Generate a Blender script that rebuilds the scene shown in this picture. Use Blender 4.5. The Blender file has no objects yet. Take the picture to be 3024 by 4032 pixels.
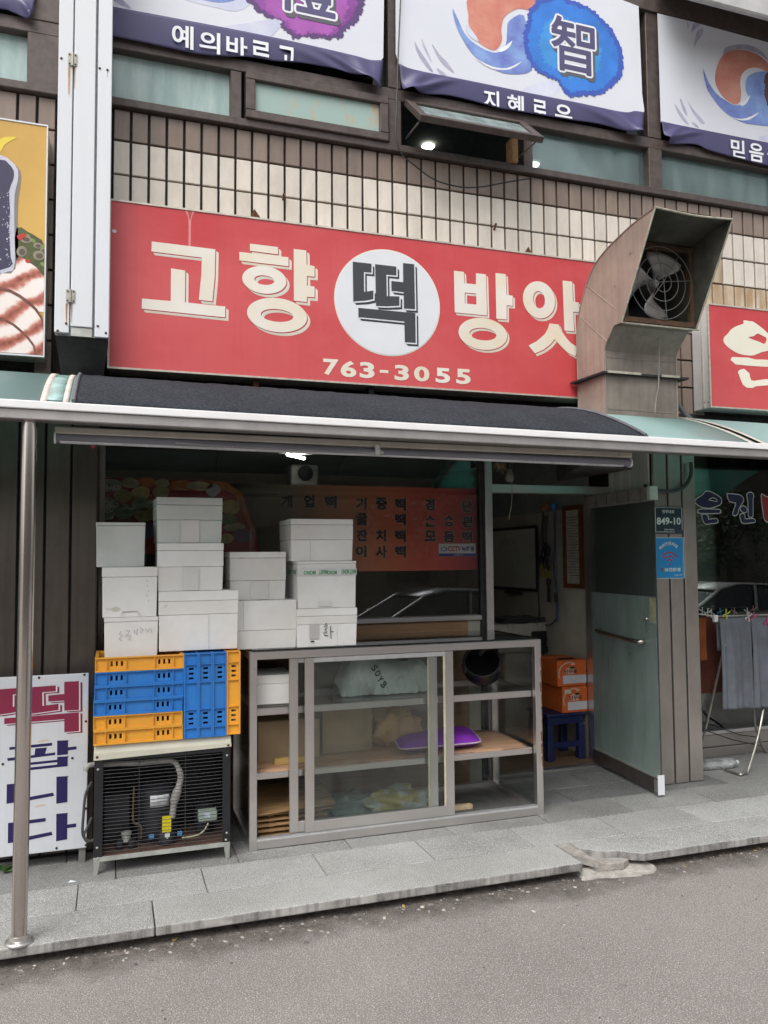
import bpy, bmesh, math, random
from mathutils import Vector, Matrix, geometry, noise
random.seed(7)
SC = bpy.context.scene
COL = SC.collection
# ---------------------------------------------------------------- camera
H_EYE = 1.55
FPX, PW, PH = 3159.6, 3024.0, 4032.0
yaw, pitch, roll = math.radians(18.79), math.radians(3.2845), math.radians(-.4505)
CF = Vector((math.sin(yaw)*math.cos(pitch), math.cos(yaw)*math.cos(pitch), math.sin(pitch)))
_r = CF.cross(Vector((0, 0, 1))).normalized(); _u = _r.cross(CF)
CR = _r*math.cos(roll)+_u*math.sin(roll); CU = -_r*math.sin(roll)+_u*math.cos(roll)
CAM = Vector((0, 0, H_EYE))
cd = bpy.data.cameras.new('camera'); cam = bpy.data.objects.new('camera', cd); COL.objects.link(cam)
cd.sensor_fit = 'HORIZONTAL'; cd.sensor_width = 36; cd.lens = FPX/PW*36; cd.clip_start = .05; cd.clip_end = 500
m3 = Matrix((CR, CU, -CF)).transposed()
cam.matrix_world = Matrix.Translation(CAM) @ m3.to_4x4()
SC.camera = cam
# ---------------------------------------------------------------- light: overcast day
SUN_EL, SUN_AZ = 54, 222      # azimuth measured clockwise from +Y
wd = bpy.data.worlds.new('World'); SC.world = wd; wd.use_nodes = True
nt = wd.node_tree; bg = nt.nodes['Background']
sky = nt.nodes.new('ShaderNodeTexSky'); sky.sky_type = 'NISHITA'; sky.sun_disc = False
sky.sun_elevation = math.radians(SUN_EL); sky.sun_rotation = math.radians(SUN_AZ)
sky.air_density = 1.0; sky.dust_density = 4.0; sky.ozone_density = 1.0
hs = nt.nodes.new('ShaderNodeHueSaturation'); hs.inputs['Saturation'].default_value = .22
nt.links.new(sky.outputs[0], hs.inputs['Color']); nt.links.new(hs.outputs[0], bg.inputs['Color'])
bg.inputs['Strength'].default_value = .15
sl = bpy.data.lights.new('sun', 'SUN'); so = bpy.data.objects.new('sun', sl); COL.objects.link(so)
sl.energy = 1.5; sl.angle = math.radians(45); sl.color = (1, .97, .93)
e, a = math.radians(SUN_EL), math.radians(SUN_AZ)
sd = Vector((math.sin(a)*math.cos(e), math.cos(a)*math.cos(e), math.sin(e)))
so.rotation_euler = (-sd).to_track_quat('-Z', 'Y').to_euler()
so.location = sd*30
vs = SC.view_settings
vs.view_transform = 'Standard'; vs.look = 'None'; vs.gamma = 1; vs.exposure = 0.5
SC.render.engine = 'CYCLES'
SC.cycles.max_bounces = 10; SC.cycles.transparent_max_bounces = 16; SC.cycles.transmission_bounces = 8
# ---------------------------------------------------------------- photo pixel -> ray -> point on a known plane
def ray(u, v): return CF*FPX+CR*(u-PW/2)-CU*(v-PH/2)
def at(u, v, X=None, Y=None, Z=None):
    d = ray(u, v)
    t = X/d.x if X is not None else Y/d.y if Y is not None else (Z-H_EYE)/d.z
    return CAM+d*t
def Zf(ox, oy, s): return lambda x, y: (ox+x/s, oy+y/s)
z1 = Zf(0, 1700, 1.659); z2 = Zf(1000, 1700, 1.659); z3 = Zf(1900, 1700, 1.476); z4 = Zf(0, 2500, 1.659)
z5 = Zf(950, 2450, 1.3825); z6 = Zf(2000, 2350, 1.62); z7 = Zf(0, 3200, 1.0972); z8 = Zf(1512, 3000, 1.0972)
zA = Zf(0, 0, 1.0972); zB = Zf(1512, 0, 1.0972); zC = Zf(0, 700, 1.0972); zD = Zf(1512, 700, 1.0972)
L1 = Zf(500, 880, 1.9988); L2 = Zf(1290, 950, 3.5298); L3 = Zf(1750, 1020, 2.9625); L4 = Zf(1230, 1380, 2.4761)
L5 = Zf(0, 2640, 2.911); L6 = Zf(2640, 1120, 4.2526)
B1 = Zf(400, 0, 1.4553); B2 = Zf(1540, 0, 1.6265); B3 = Zf(2540, 0, 2.572); B4 = Zf(0, 0, 1.3826)
B5 = Zf(2200, 780, 2.0133); B6 = Zf(2500, 1880, 3.166); B7 = Zf(2680, 2350, 2.765); B8 = Zf(1880, 1760, 2.2419)
DD = Zf(0, 0, 1659/3024)
def pl(zf, pts, Y):                      # picture points -> (X, Z) on the upright plane Y
    out = []
    for x, y in pts:
        p = at(*zf(x, y), Y=Y); out.append((p.x, p.z))
    return out
# ---------------------------------------------------------------- materials
MATS = {}
def mat(name, col, rough=.6, metal=0., var=.12, scale=14., col2=None, c2amt=.5, streak=0., bump=0., bscale=80., spec=.5,
        stretch=(1, 1, 1), detail=5., coat=0., emit=None, estr=0., speck=None, rvar=.1, lo=.35, hi=.65, coord='Object'):
    if name in MATS: return MATS[name]
    m = bpy.data.materials.new(name); m.use_nodes = True; MATS[name] = m
    nt = m.node_tree; N = nt.nodes; L = nt.links; b = N['Principled BSDF']
    b.inputs['Roughness'].default_value = rough; b.inputs['Metallic'].default_value = metal
    b.inputs['Specular IOR Level'].default_value = spec; b.inputs['Coat Weight'].default_value = coat
    tc = N.new('ShaderNodeTexCoord'); oi = N.new('ShaderNodeObjectInfo')
    add = N.new('ShaderNodeVectorMath'); add.operation = 'MULTIPLY_ADD'
    L.new(oi.outputs['Random'], add.inputs[0]); add.inputs[1].default_value = (37, 19, 53); L.new(tc.outputs[coord], add.inputs[2])
    mp = N.new('ShaderNodeMapping'); L.new(add.outputs[0], mp.inputs['Vector']); mp.inputs['Scale'].default_value = stretch
    n1 = N.new('ShaderNodeTexNoise'); n1.inputs['Scale'].default_value = scale; n1.inputs['Detail'].default_value = detail
    n1.inputs['Roughness'].default_value = .62; L.new(mp.outputs[0], n1.inputs['Vector'])
    r1 = N.new('ShaderNodeMapRange'); r1.inputs[1].default_value = lo; r1.inputs[2].default_value = hi; L.new(n1.outputs[0], r1.inputs[0])
    mx = N.new('ShaderNodeMix'); mx.data_type = 'RGBA'; L.new(r1.outputs[0], mx.inputs[0])
    c = Vector(col[:3]); d = Vector(col2[:3]) if col2 else c*(1-var*1.6)
    lite = [min(1, x) for x in (c*(1+var*.6) if not col2 else c)]
    mx.inputs[6].default_value = (*lite, 1); mx.inputs[7].default_value = (*(c*(1-c2amt)+d*c2amt if col2 else d), 1)
    # object-to-object variation
    hv = N.new('ShaderNodeHueSaturation'); L.new(mx.outputs[2], hv.inputs['Color'])
    rv = N.new('ShaderNodeMapRange'); rv.inputs[3].default_value = 1-var*.5; rv.inputs[4].default_value = 1+var*.5
    L.new(oi.outputs['Random'], rv.inputs[0]); L.new(rv.outputs[0], hv.inputs['Value'])
    last = hv.outputs[0]
    if streak:
        ms = N.new('ShaderNodeMapping'); L.new(add.outputs[0], ms.inputs['Vector']); ms.inputs['Scale'].default_value = (18, 18, .8)
        ns = N.new('ShaderNodeTexNoise'); ns.inputs['Scale'].default_value = 2.; ns.inputs['Detail'].default_value = 6; L.new(ms.outputs[0], ns.inputs['Vector'])
        rs = N.new('ShaderNodeMapRange'); rs.inputs[1].default_value = .45; rs.inputs[2].default_value = .75; rs.inputs[4].default_value = streak; L.new(ns.outputs[0], rs.inputs[0])
        m2 = N.new('ShaderNodeMix'); m2.data_type = 'RGBA'; L.new(rs.outputs[0], m2.inputs[0]); L.new(last, m2.inputs[6])
        m2.inputs[7].default_value = (*(Vector(d)*.55), 1); last = m2.outputs[2]
    if speck:                            # (scale, colour, threshold)
        for ssc, scol, th in speck:
            vo = N.new('ShaderNodeTexNoise'); vo.inputs['Scale'].default_value = ssc; vo.inputs['Detail'].default_value = 2; L.new(add.outputs[0], vo.inputs['Vector'])
            rr = N.new('ShaderNodeMapRange'); rr.inputs[1].default_value = th; rr.inputs[2].default_value = th+.05; L.new(vo.outputs[0], rr.inputs[0])
            m4 = N.new('ShaderNodeMix'); m4.data_type = 'RGBA'; L.new(rr.outputs[0], m4.inputs[0]); L.new(last, m4.inputs[6]); m4.inputs[7].default_value = (*scol, 1); last = m4.outputs[2]
    L.new(last, b.inputs['Base Color'])
    rr = N.new('ShaderNodeMapRange'); rr.inputs[3].default_value = max(.02, rough-rvar); rr.inputs[4].default_value = min(1, rough+rvar); L.new(n1.outputs[0], rr.inputs[0]); L.new(rr.outputs[0], b.inputs['Roughness'])
    if bump:
        nb = N.new('ShaderNodeTexNoise'); nb.inputs['Scale'].default_value = bscale; nb.inputs['Detail'].default_value = 4; L.new(mp.outputs[0], nb.inputs['Vector'])
        bp = N.new('ShaderNodeBump'); bp.inputs['Strength'].default_value = bump; bp.inputs['Distance'].default_value = .01; L.new(nb.outputs[0], bp.inputs['Height']); L.new(bp.outputs[0], b.inputs['Normal'])
    if emit:
        b.inputs['Emission Color'].default_value = (*emit, 1); b.inputs['Emission Strength'].default_value = estr
    return m
def glass(name, tint=(.8, .9, .88), rough=.02, dirt=.06, gloss=1., dcol=(.35, .4, .38), milk=0.):
    """thin sheet: tinted see-through + fresnel reflection + a little dust"""
    if name in MATS: return MATS[name]
    m = bpy.data.materials.new(name); m.use_nodes = True; MATS[name] = m
    N = m.node_tree.nodes; L = m.node_tree.links
    for n in list(N):
        if n.type != 'OUTPUT_MATERIAL': N.remove(n)
    out = N['Material Output']
    tr = N.new('ShaderNodeBsdfTransparent'); tr.inputs[0].default_value = (*tint, 1)
    gl = N.new('ShaderNodeBsdfGlossy'); gl.inputs['Roughness'].default_value = rough
    fr = N.new('ShaderNodeFresnel'); fr.inputs[0].default_value = 1.5
    fm = N.new('ShaderNodeMath'); fm.operation = 'MULTIPLY'; fm.inputs[1].default_value = gloss; L.new(fr.outputs[0], fm.inputs[0])
    mx = N.new('ShaderNodeMixShader'); L.new(fm.outputs[0], mx.inputs[0]); L.new(tr.outputs[0], mx.inputs[1]); L.new(gl.outputs[0], mx.inputs[2])
    df = N.new('ShaderNodeBsdfDiffuse'); df.inputs[0].default_value = (*dcol, 1)
    tc = N.new('ShaderNodeTexCoord'); mp = N.new('ShaderNodeMapping'); mp.inputs['Scale'].default_value = (3, 3, 1); L.new(tc.outputs['Object'], mp.inputs[0])
    no = N.new('ShaderNodeTexNoise'); no.inputs['Scale'].default_value = 3; no.inputs['Detail'].default_value = 6; L.new(mp.outputs[0], no.inputs['Vector'])
    rr = N.new('ShaderNodeMapRange'); rr.inputs[1].default_value = .35; rr.inputs[2].default_value = .75; rr.inputs[3].default_value = milk; rr.inputs[4].default_value = min(1, milk+dirt); L.new(no.outputs[0], rr.inputs[0])
    m2 = N.new('ShaderNodeMixShader'); L.new(rr.outputs[0], m2.inputs[0]); L.new(mx.outputs[0], m2.inputs[1]); L.new(df.outputs[0], m2.inputs[2])
    L.new(m2.outputs[0], out.inputs[0])
    return m
# ---------------------------------------------------------------- mesh collector
class MB:
    def __init__(s): s.v = []; s.f = []
    def add(s, vs, fs):
        k = len(s.v); s.v += [tuple(p) for p in vs]; s.f += [tuple(i+k for i in f) for f in fs]; return s
    def box(s, x0, x1, y0, y1, z0, z1):
        return s.add([(x0, y0, z0), (x1, y0, z0), (x1, y1, z0), (x0, y1, z0), (x0, y0, z1), (x1, y0, z1), (x1, y1, z1), (x0, y1, z1)],
                     [(3, 2, 1, 0), (4, 5, 6, 7), (0, 1, 5, 4), (1, 2, 6, 5), (2, 3, 7, 6), (3, 0, 4, 7)])
    def hexa(s, a, b):                   # two quads (4 pts each), a = one end, b = other end
        return s.add(list(a)+list(b), [(3, 2, 1, 0), (4, 5, 6, 7), (0, 1, 5, 4), (1, 2, 6, 5), (2, 3, 7, 6), (3, 0, 4, 7)])
    def prism(s, poly, axis, a0, a1):
        n = len(poly)
        def mk(p, a): return (a, p[0], p[1]) if axis == 'x' else (p[0], a, p[1]) if axis == 'y' else (p[0], p[1], a)
        return s.add([mk(p, a0) for p in poly]+[mk(p, a1) for p in poly],
                     [tuple(range(n)), tuple(range(2*n-1, n-1, -1))]+[(i, i+n, (i+1) % n+n, (i+1) % n) for i in range(n)])
    def tube(s, pts, r, n=8, cap=True, close=False):
        pts = [Vector(p) for p in pts]; rs = r if isinstance(r, (list, tuple)) else [r]*len(pts)
        rings = []; m = len(pts); up = None
        for i, p in enumerate(pts):
            if close: d = pts[(i+1) % m]-pts[i-1]
            else: d = pts[min(i+1, m-1)]-pts[max(i-1, 0)]
            d.normalize()
            if up is None:
                up = Vector((0, 0, 1)) if abs(d.z) < .9 else Vector((1, 0, 0))
            x = d.cross(up).normalized(); up = x.cross(d).normalized()
            rings.append([p+(x*math.cos(2*math.pi*k/n)+up*math.sin(2*math.pi*k/n))*rs[i] for k in range(n)])
        vs = [q for R in rings for q in R]; fs = []
        for i in range(m if close else m-1):
            j = (i+1) % m
            for k in range(n): fs.append((i*n+k, i*n+(k+1) % n, j*n+(k+1) % n, j*n+k))
        if cap and not close: fs += [tuple(range(n-1, -1, -1)), tuple((m-1)*n+k for k in range(n))]
        return s.add(vs, fs)
    def lathe(s, prof, o=(0, 0, 0), ax='z', n=20):
        vs = []; fs = []; o = Vector(o)
        for r, h in prof:
            for k in range(n):
                c, q = r*math.cos(2*math.pi*k/n), r*math.sin(2*math.pi*k/n)
                vs.append(o+Vector((c, q, h) if ax == 'z' else (h, c, q) if ax == 'x' else (q, h, c)))
        for i in range(len(prof)-1):
            for k in range(n): fs.append((i*n+k, i*n+(k+1) % n, (i+1)*n+(k+1) % n, (i+1)*n+k))
        if prof[0][0] > 1e-5: fs.append(tuple(range(n-1, -1, -1)))
        if prof[-1][0] > 1e-5: fs.append(tuple((len(prof)-1)*n+k for k in range(n)))
        return s.add(vs, fs)
    def grid(s, fn, nu, nv):
        vs = [fn(i/nu, j/nv) for j in range(nv+1) for i in range(nu+1)]
        fs = [(j*(nu+1)+i, j*(nu+1)+i+1, (j+1)*(nu+1)+i+1, (j+1)*(nu+1)+i) for j in range(nv) for i in range(nu)]
        return s.add(vs, fs)
    def sheet(s, loops, Y, t=.0015):     # flat print: outer loop + holes in (X, Z); front at Y-t
        flat = [p for l in loops for p in l]
        tris = geometry.tessellate_polygon([[Vector((x, z, 0)) for x, z in l] for l in loops])
        n = len(flat); vs = [(x, Y-t, z) for x, z in flat]+[(x, Y, z) for x, z in flat]; fs = []
        for a, b, c in tris:
            (ax, az), (bx, bz), (cx, cz) = flat[a], flat[b], flat[c]
            if (bx-ax)*(cz-az)-(bz-az)*(cx-ax) < 0: b, c = c, b
            fs.append((a, b, c))
        k = 0
        for l in loops:
            m = len(l)
            for i in range(m): fs.append((k+i, k+(i+1) % m, n+k+(i+1) % m, n+k+i))
            k += m
        return s.add(vs, fs)
    def xf(s, M, i0=0):
        s.v[i0:] = [tuple(M @ Vector(p)) for p in s.v[i0:]]; return s
    def mesh(s, name, m, smooth=False):
        me = bpy.data.meshes.new(name); me.from_pydata(s.v, [], s.f); me.materials.append(m)
        bm = bmesh.new(); bm.from_mesh(me); bmesh.ops.recalc_face_normals(bm, faces=bm.faces); bm.to_mesh(me); bm.free()
        if smooth:
            me.polygons.foreach_set('use_smooth', [True]*len(me.polygons))
            me.set_sharp_from_angle(angle=math.radians(40))
        me.update(); return me
    def build(s, name, m, parent=None, smooth=False, bevel=0, seg=1, solid=0):
        return link(name, s.mesh(name, m, smooth), parent, bevel, seg, solid)
def link(name, me, parent=None, bevel=0, seg=1, solid=0):
    o = bpy.data.objects.new(name, me); COL.objects.link(o)
    if parent is not None:
        o.parent = parent
        if 'base' in WB.get(parent.name, {}): o.matrix_parent_inverse = Matrix.Translation(-WB[parent.name]['base'])
    if solid:
        md = o.modifiers.new('solid', 'SOLIDIFY'); md.thickness = solid; md.offset = 0
    if bevel:
        md = o.modifiers.new('bevel', 'BEVEL'); md.width = bevel; md.segments = seg; md.limit_method = 'ANGLE'; md.angle_limit = math.radians(40); md.harden_normals = False
    return o
WB = {}
def tag(o, label, cat, group=None, kind=None):
    if label: o['label'] = label
    if cat: o['category'] = cat
    if group: o['group'] = group
    if kind: o['kind'] = kind
    return o
def struct(o): o['kind'] = 'structure'; return o
def thing(name, label, cat, loc, group=None, local=False, rz=0.):
    o = bpy.data.objects.new(name, None); COL.objects.link(o); o.empty_display_size = .05
    o.location = loc; o.rotation_euler = (0, 0, rz)
    if not local: WB[o.name] = {'base': Vector(loc)}
    return tag(o, label, cat, group)
def bx(name, m, parent, x0, x1, y0, y1, z0, z1, bevel=0, seg=1):
    return MB().box(x0, x1, y0, y1, z0, z1).build(name, m, parent, bevel=bevel, seg=seg)
TXC = {}
def glyphs(body, bold=0., sp=1.):
    k = (body, bold, sp)
    if k not in TXC:
        cu = bpy.data.curves.new('text', 'FONT'); cu.body = body; cu.offset = bold; cu.space_character = sp; cu.resolution_u = 4
        o = bpy.data.objects.new('text', cu); COL.objects.link(o)
        dg = bpy.context.evaluated_depsgraph_get()
        me = bpy.data.meshes.new_from_object(o.evaluated_get(dg))
        bpy.data.objects.remove(o); bpy.data.curves.remove(cu)
        vs = [tuple(v.co) for v in me.vertices]; fs = [tuple(p.vertices) for p in me.polygons]
        bpy.data.meshes.remove(me); TXC[k] = (vs, fs)
    vs, fs = TXC[k]
    x0 = min(v[0] for v in vs); x1 = max(v[0] for v in vs); y0 = min(v[1] for v in vs); y1 = max(v[1] for v in vs)
    return [((v[0]-x0)/(x1-x0), (v[1]-y0)/(y1-y0)) for v in vs], fs
def text_mb(mb, body, o, ux, uz, bold=0., sp=1.):
    """lettering stretched over the parallelogram o + a*ux + b*uz"""
    vs, fs = glyphs(body, bold, sp); o, ux, uz = Vector(o), Vector(ux), Vector(uz)
    return mb.add([o+ux*a+uz*b for a, b in vs], fs)
def text(name, body, m, parent, x0, x1, z0, z1, Y, bold=0., sp=1., shear=0.):
    mb = MB(); text_mb(mb, body, (x0, Y, z0), (x1-x0, 0, shear), (0, 0, z1-z0), bold, sp)
    return mb.build(name, m, parent)
def ptext(name, body, m, parent, zf, x0, y0, x1, y1, Y, bold=0., sp=1.):      # rectangle given by picture points
    a = at(*zf(x0, y1), Y=Y); b = at(*zf(x1, y0), Y=Y)
    return text(name, body, m, parent, a.x, b.x, a.z, b.z, Y, bold, sp)
def ellipse(cx, cz, rx, rz, n=40, rot=0., a0=0., a1=2*math.pi):
    out = []
    for k in range(n):
        t = a0+(a1-a0)*k/n; x, z = rx*math.cos(t), rz*math.sin(t)
        out.append((cx+x*math.cos(rot)-z*math.sin(rot), cz+x*math.sin(rot)+z*math.cos(rot)))
    return out
def spline(pts, n=8, close=False):
    P = [Vector(p) for p in pts]; out = []; m = len(P)
    for i in range(m if close else m-1):
        if close: a, b, c, d = P[i-1], P[i], P[(i+1) % m], P[(i+2) % m]
        else: a, b, c, d = P[max(i-1, 0)], P[i], P[i+1], P[min(i+2, m-1)]
        for k in range(n):
            t = k/n
            out.append(.5*((2*b)+(c-a)*t+(2*a-5*b+4*c-d)*t*t+(3*b-a-3*c+d)*t**3))
    if not close: out.append(P[-1])
    return out
# ================================================================ shared materials
M_STEEL = mat('brushed steel', (.62, .59, .57), .32, .88, .06, 8, rvar=.03)
M_STEELH = mat('brushed steel profile', (.66, .635, .615), .3, .92, .05, 5, col2=(.57, .54, .515), c2amt=.6, rvar=.03, stretch=(.3, .3, 1))
M_CHROME = mat('polished steel tube', (.62, .57, .53), .18, .95, .12, 6, col2=(.42, .37, .33), stretch=(1, 1, .2))
M_BROWN = mat('brown anodised window frame', (.066, .049, .043), .5, .2, .18, 20, col2=(.115, .092, .084), c2amt=.7, bump=.03)
M_CLAD = mat('brown steel cladding', (.165, .142, .12), .36, .7, .2, 3.2, col2=(.105, .09, .076), c2amt=1, stretch=(1, 1, .6), streak=.3)
M_CLADR = mat('grey brown steel cladding', (.46, .42, .385), .33, .75, .15, 2.6, col2=(.35, .315, .285), c2amt=1, stretch=(1, 1, .8))
M_BLACK = mat('black gap', (.012, .012, .013), .8, 0, .1)
M_DARK = mat('dark grimy metal', (.03, .03, .03), .7, .2, .2)
M_GROUT = mat('black grout', (.028, .024, .022), .95, 0, .3, 40, bump=.3)
M_TBROWN = mat('brown glazed tile', (.235, .178, .142), .33, 0, .22, 9, col2=(.17, .128, .105), c2amt=.8, streak=.25, stretch=(1, 1, .5))
M_TCREAM = mat('cream glazed tile', (.64, .585, .515), .2, 0, .13, 10, col2=(.52, .465, .40), c2amt=.75, streak=.12, stretch=(1, 1, .45))
M_TSTAIN = mat('rust stained cream tile', (.50, .43, .34), .32, 0, .12, 14, col2=(.34, .21, .09), c2amt=.85, streak=.5, stretch=(1, 1, .3))
M_ASPH = mat('asphalt', (.28, .254, .239), .92, 0, .16, .8, col2=(.205, .184, .172), c2amt=1, bump=.55, bscale=130,
             speck=[(190, (.43, .40, .38), .56), (220, (.125, .112, .106), .555), (75, (.54, .51, .49), .72)])
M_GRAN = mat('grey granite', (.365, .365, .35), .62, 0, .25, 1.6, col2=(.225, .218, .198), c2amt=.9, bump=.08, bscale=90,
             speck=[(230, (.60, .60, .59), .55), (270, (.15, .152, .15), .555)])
M_GRAN2 = mat('trodden shade-darkened granite', (.185, .19, .188), .5, 0, .25, 1.5, col2=(.115, .116, .11), c2amt=1, bump=.06, bscale=90, speck=[(230, (.34, .345, .34), .565), (270, (.07, .072, .07), .555)])  # rows by the door: dirt plus awning shade put into the granite colour
M_GRAN3 = mat('worn half-shaded granite', (.275, .275, .265), .58, 0, .25, 1.6, col2=(.165, .16, .148), c2amt=1, bump=.07, bscale=90, speck=[(230, (.46, .46, .45), .555), (270, (.11, .112, .11), .555)])  # middle rows: wear plus some awning shade in the colour
M_GRANE = mat('stained granite edge', (.38, .365, .345), .8, 0, .2, 5, col2=(.09, .085, .08), c2amt=.9, streak=.75, bump=.2, speck=[(200, (.36, .36, .35), .6)])
M_MORT = mat('cracked mortar', (.42, .40, .365), .9, 0, .25, 16, col2=(.25, .23, .205), c2amt=.9, bump=.6, bscale=60, speck=[(60, (.18, .165, .15), .68)])
M_WALLIN = mat('cream interior wall paint', (.42, .40, .33), .8, 0, .12, 3)
M_CEIL = mat('grey ceiling board', (.16, .16, .15), .9, 0, .15, 3)
M_WOOD = mat('brown wood floor', (.16, .10, .06), .5, 0, .25, 6, stretch=(1, 12, 1), col2=(.09, .055, .03))
M_PANEL = mat('mid brown wood panel', (.30, .175, .085), .5, 0, .2, 5, stretch=(1, 1, 14), col2=(.19, .10, .05))
M_WHITE = mat('white painted metal', (.64, .665, .695), .35, 0, .05, 6, col2=(.66, .67, .68), c2amt=.5, streak=.06)
M_RUST = mat('rusty screw', (.16, .08, .045), .8, .3, .3, 60)
M_BLKPL = mat('black plastic', (.018, .018, .02), .45, 0, .15)
M_RUBBER = mat('grey rubber hose', (.10, .11, .12), .55, 0, .1)
# ================================================================ ground
def road_z(y): return -.085 if y > .6 else -.085-.36*min(1, (.6-y)/3.2)
road = MB()
ys = [-45, -20, -9, -5, -2.6, -1, 0, .6, 2, 3.2, 3.72, 5.3]
xs = [-45, -10, -3, -1, 0, 1, 2, 3, 4, 6, 12, 45]
road.grid(lambda u, v: (xs[round(u*11)], ys[round(v*11)], road_z(ys[round(v*11)])), 11, 11)
struct(road.build('road', M_ASPH))
pav = MB().box(-6, 9, 3.70, 5.30, -.20, -.042).build('pavement', mat('bedding mortar', (.06, .055, .05), .95, 0, .2, 20, bump=.5, bscale=30)); struct(pav)
def slab(x0, x1, y0, y1, edge=False):
    g = .0022
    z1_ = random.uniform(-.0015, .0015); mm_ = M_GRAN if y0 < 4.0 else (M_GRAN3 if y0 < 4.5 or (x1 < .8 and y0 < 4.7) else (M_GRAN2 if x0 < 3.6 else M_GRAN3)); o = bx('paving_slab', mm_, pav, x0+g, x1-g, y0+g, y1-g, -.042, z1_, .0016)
    return o
# front edge stones: granite top, stained face (two materials on one stone)
def edge_slab(x0, x1, y0=3.622, y1=3.905):
    g = .0025; me = MB().box(x0+g, x1-g, y0, y1-g, -.042, 0).mesh('paving_slab', M_GRAN); me.materials.append(M_GRANE)
    for p in me.polygons:
        if p.normal.y < -.5: p.material_index = 1
    link('paving_slab', me, pav, .006, 2)
ex = [-5.8, -3.8, -1.8, .195, 2.285]
for a_, b_ in zip(ex, ex[1:]): edge_slab(a_, b_)
me = MB().prism([(2.29, 3.905), (2.29, 3.76), (2.36, 3.655), (2.372, 3.622), (2.374, 3.62), (2.3745, 3.905)], 'z', -.042, -.004).mesh('paving_slab', M_MORT)
link('paving_slab', me, pav, .004)['label'] = 'mortar fill where the edge stone is broken'
me = MB().prism([(2.38, 3.905), (2.38, 3.80), (2.47, 3.725), (2.56, 3.70), (2.60, 3.655), (2.66, 3.625), (4.5, 3.622), (4.5, 3.905)], 'z', -.042, 0).mesh('paving_slab', M_GRAN); me.materials.append(M_GRANE)
for p in me.polygons:
    if p.normal.y < -.5: p.material_index = 1
link('paving_slab', me, pav, .005, 2)
edge_slab(4.5, 6.6); edge_slab(6.6, 8.8)
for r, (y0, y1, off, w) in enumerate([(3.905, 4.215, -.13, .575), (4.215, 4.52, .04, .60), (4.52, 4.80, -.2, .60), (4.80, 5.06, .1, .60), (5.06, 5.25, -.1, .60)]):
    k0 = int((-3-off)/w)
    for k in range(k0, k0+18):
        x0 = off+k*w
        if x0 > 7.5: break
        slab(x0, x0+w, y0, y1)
# broken mortar apron spilling on the road
mm = MB(); pts = []
for (x, y) in [(838, 470), (870, 455), (930, 440), (1000, 440), (1060, 425), (1130, 425), (1178, 465), (1140, 478), (1080, 488), (1010, 494), (940, 495), (880, 505), (845, 500)]:
    p = at(*z8(x, y), Z=-.075); pts.append((p.x, p.y))
n = len(pts); cx = sum(p[0] for p in pts)/n; cy = sum(p[1] for p in pts)/n
fine = [tuple(p) for p in spline([(*p, 0) for p in pts], 5, True)]; n = len(fine)
fine = [(cx+(p[0]-cx)*k, cy+(p[1]-cy)*k) for p in fine for k in [1+.16*noise.noise(Vector((p[0]*45, p[1]*45, 3.)))]]
rg = [1.0, .93, .8, .62, .42, .2]; vs_ = []
for r in rg:
    for p in fine:
        x, y = cx+(p[0]-cx)*r, cy+(p[1]-cy)*r
        up = 0 if r == 1 else .006*min(1, (1-r)/.1)+max(0, (y-3.57))*.16
        vs_.append((x, y, -.0856+up+(.0075*noise.noise(Vector((x*38, y*38, 0)))+.004*noise.noise(Vector((x*110, y*110, 5)))) * (r < 1)))
vs_.append((cx, cy, -.07))
mm.add(vs_, [(k*n+i, k*n+(i+1) % n, (k+1)*n+(i+1) % n, (k+1)*n+i) for k in range(5) for i in range(n)]+[(5*n+i, 5*n+(i+1) % n, 6*n) for i in range(n)])
o = mm.build('mortar_patch', M_MORT, pav); o['label'] = 'pale mortar spilled over the asphalt below the broken edge stone'
mm2 = MB().prism([(2.38, 3.70), (2.44, 3.64), (2.53, 3.63), (2.585, 3.66), (2.55, 3.69), (2.47, 3.715), (2.385, 3.79)], 'z', -.07, -.03)
mm2.build('mortar_fill', M_MORT, pav, bevel=.006, seg=2)
# dirt strip + grit along the kerb
dirt = MB()
def dfn(u, v):
    x = -3.0+11*u; y = 3.745-.50*v
    return (x, y, -.0835+(.022*max(0, 1-v*6)**1.5+.004*noise.noise(Vector((x*20, y*20, 0)))*(v < .3)))
dirt.grid(dfn, 300, 14)
md = mat('dark kerb dirt', (.125, .108, .095), .97, 0, .35, 25, bump=.6, bscale=110, speck=[(130, (.3, .27, .24), .62)])
def fade(m):                                # dirt thins out away from the kerb, with a ragged edge of its own
    N = m.node_tree.nodes; L = m.node_tree.links; b = N['Principled BSDF']; tc = N.new('ShaderNodeTexCoord'); sp = N.new('ShaderNodeSeparateXYZ'); L.new(tc.outputs['Object'], sp.inputs[0])
    r = N.new('ShaderNodeMapRange'); r.inputs[1].default_value = 3.30; r.inputs[2].default_value = 3.70; L.new(sp.outputs[1], r.inputs[0])
    n = N.new('ShaderNodeTexNoise'); n.inputs['Scale'].default_value = 5; n.inputs['Detail'].default_value = 9; n.inputs['Roughness'].default_value = .7; L.new(tc.outputs['Object'], n.inputs['Vector'])
    a = N.new('ShaderNodeMath'); a.operation = 'ADD'; L.new(r.outputs[0], a.inputs[0]); L.new(n.outputs[0], a.inputs[1])
    q = N.new('ShaderNodeMapRange'); q.inputs[1].default_value = .80; q.inputs[2].default_value = 1.45; q.inputs[4].default_value = .92; L.new(a.outputs[0], q.inputs[0]); L.new(q.outputs[0], b.inputs['Alpha'])
fade(md)
tag(dirt.build('dirt_strip', md, smooth=True), None, None, kind='structure')
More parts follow.
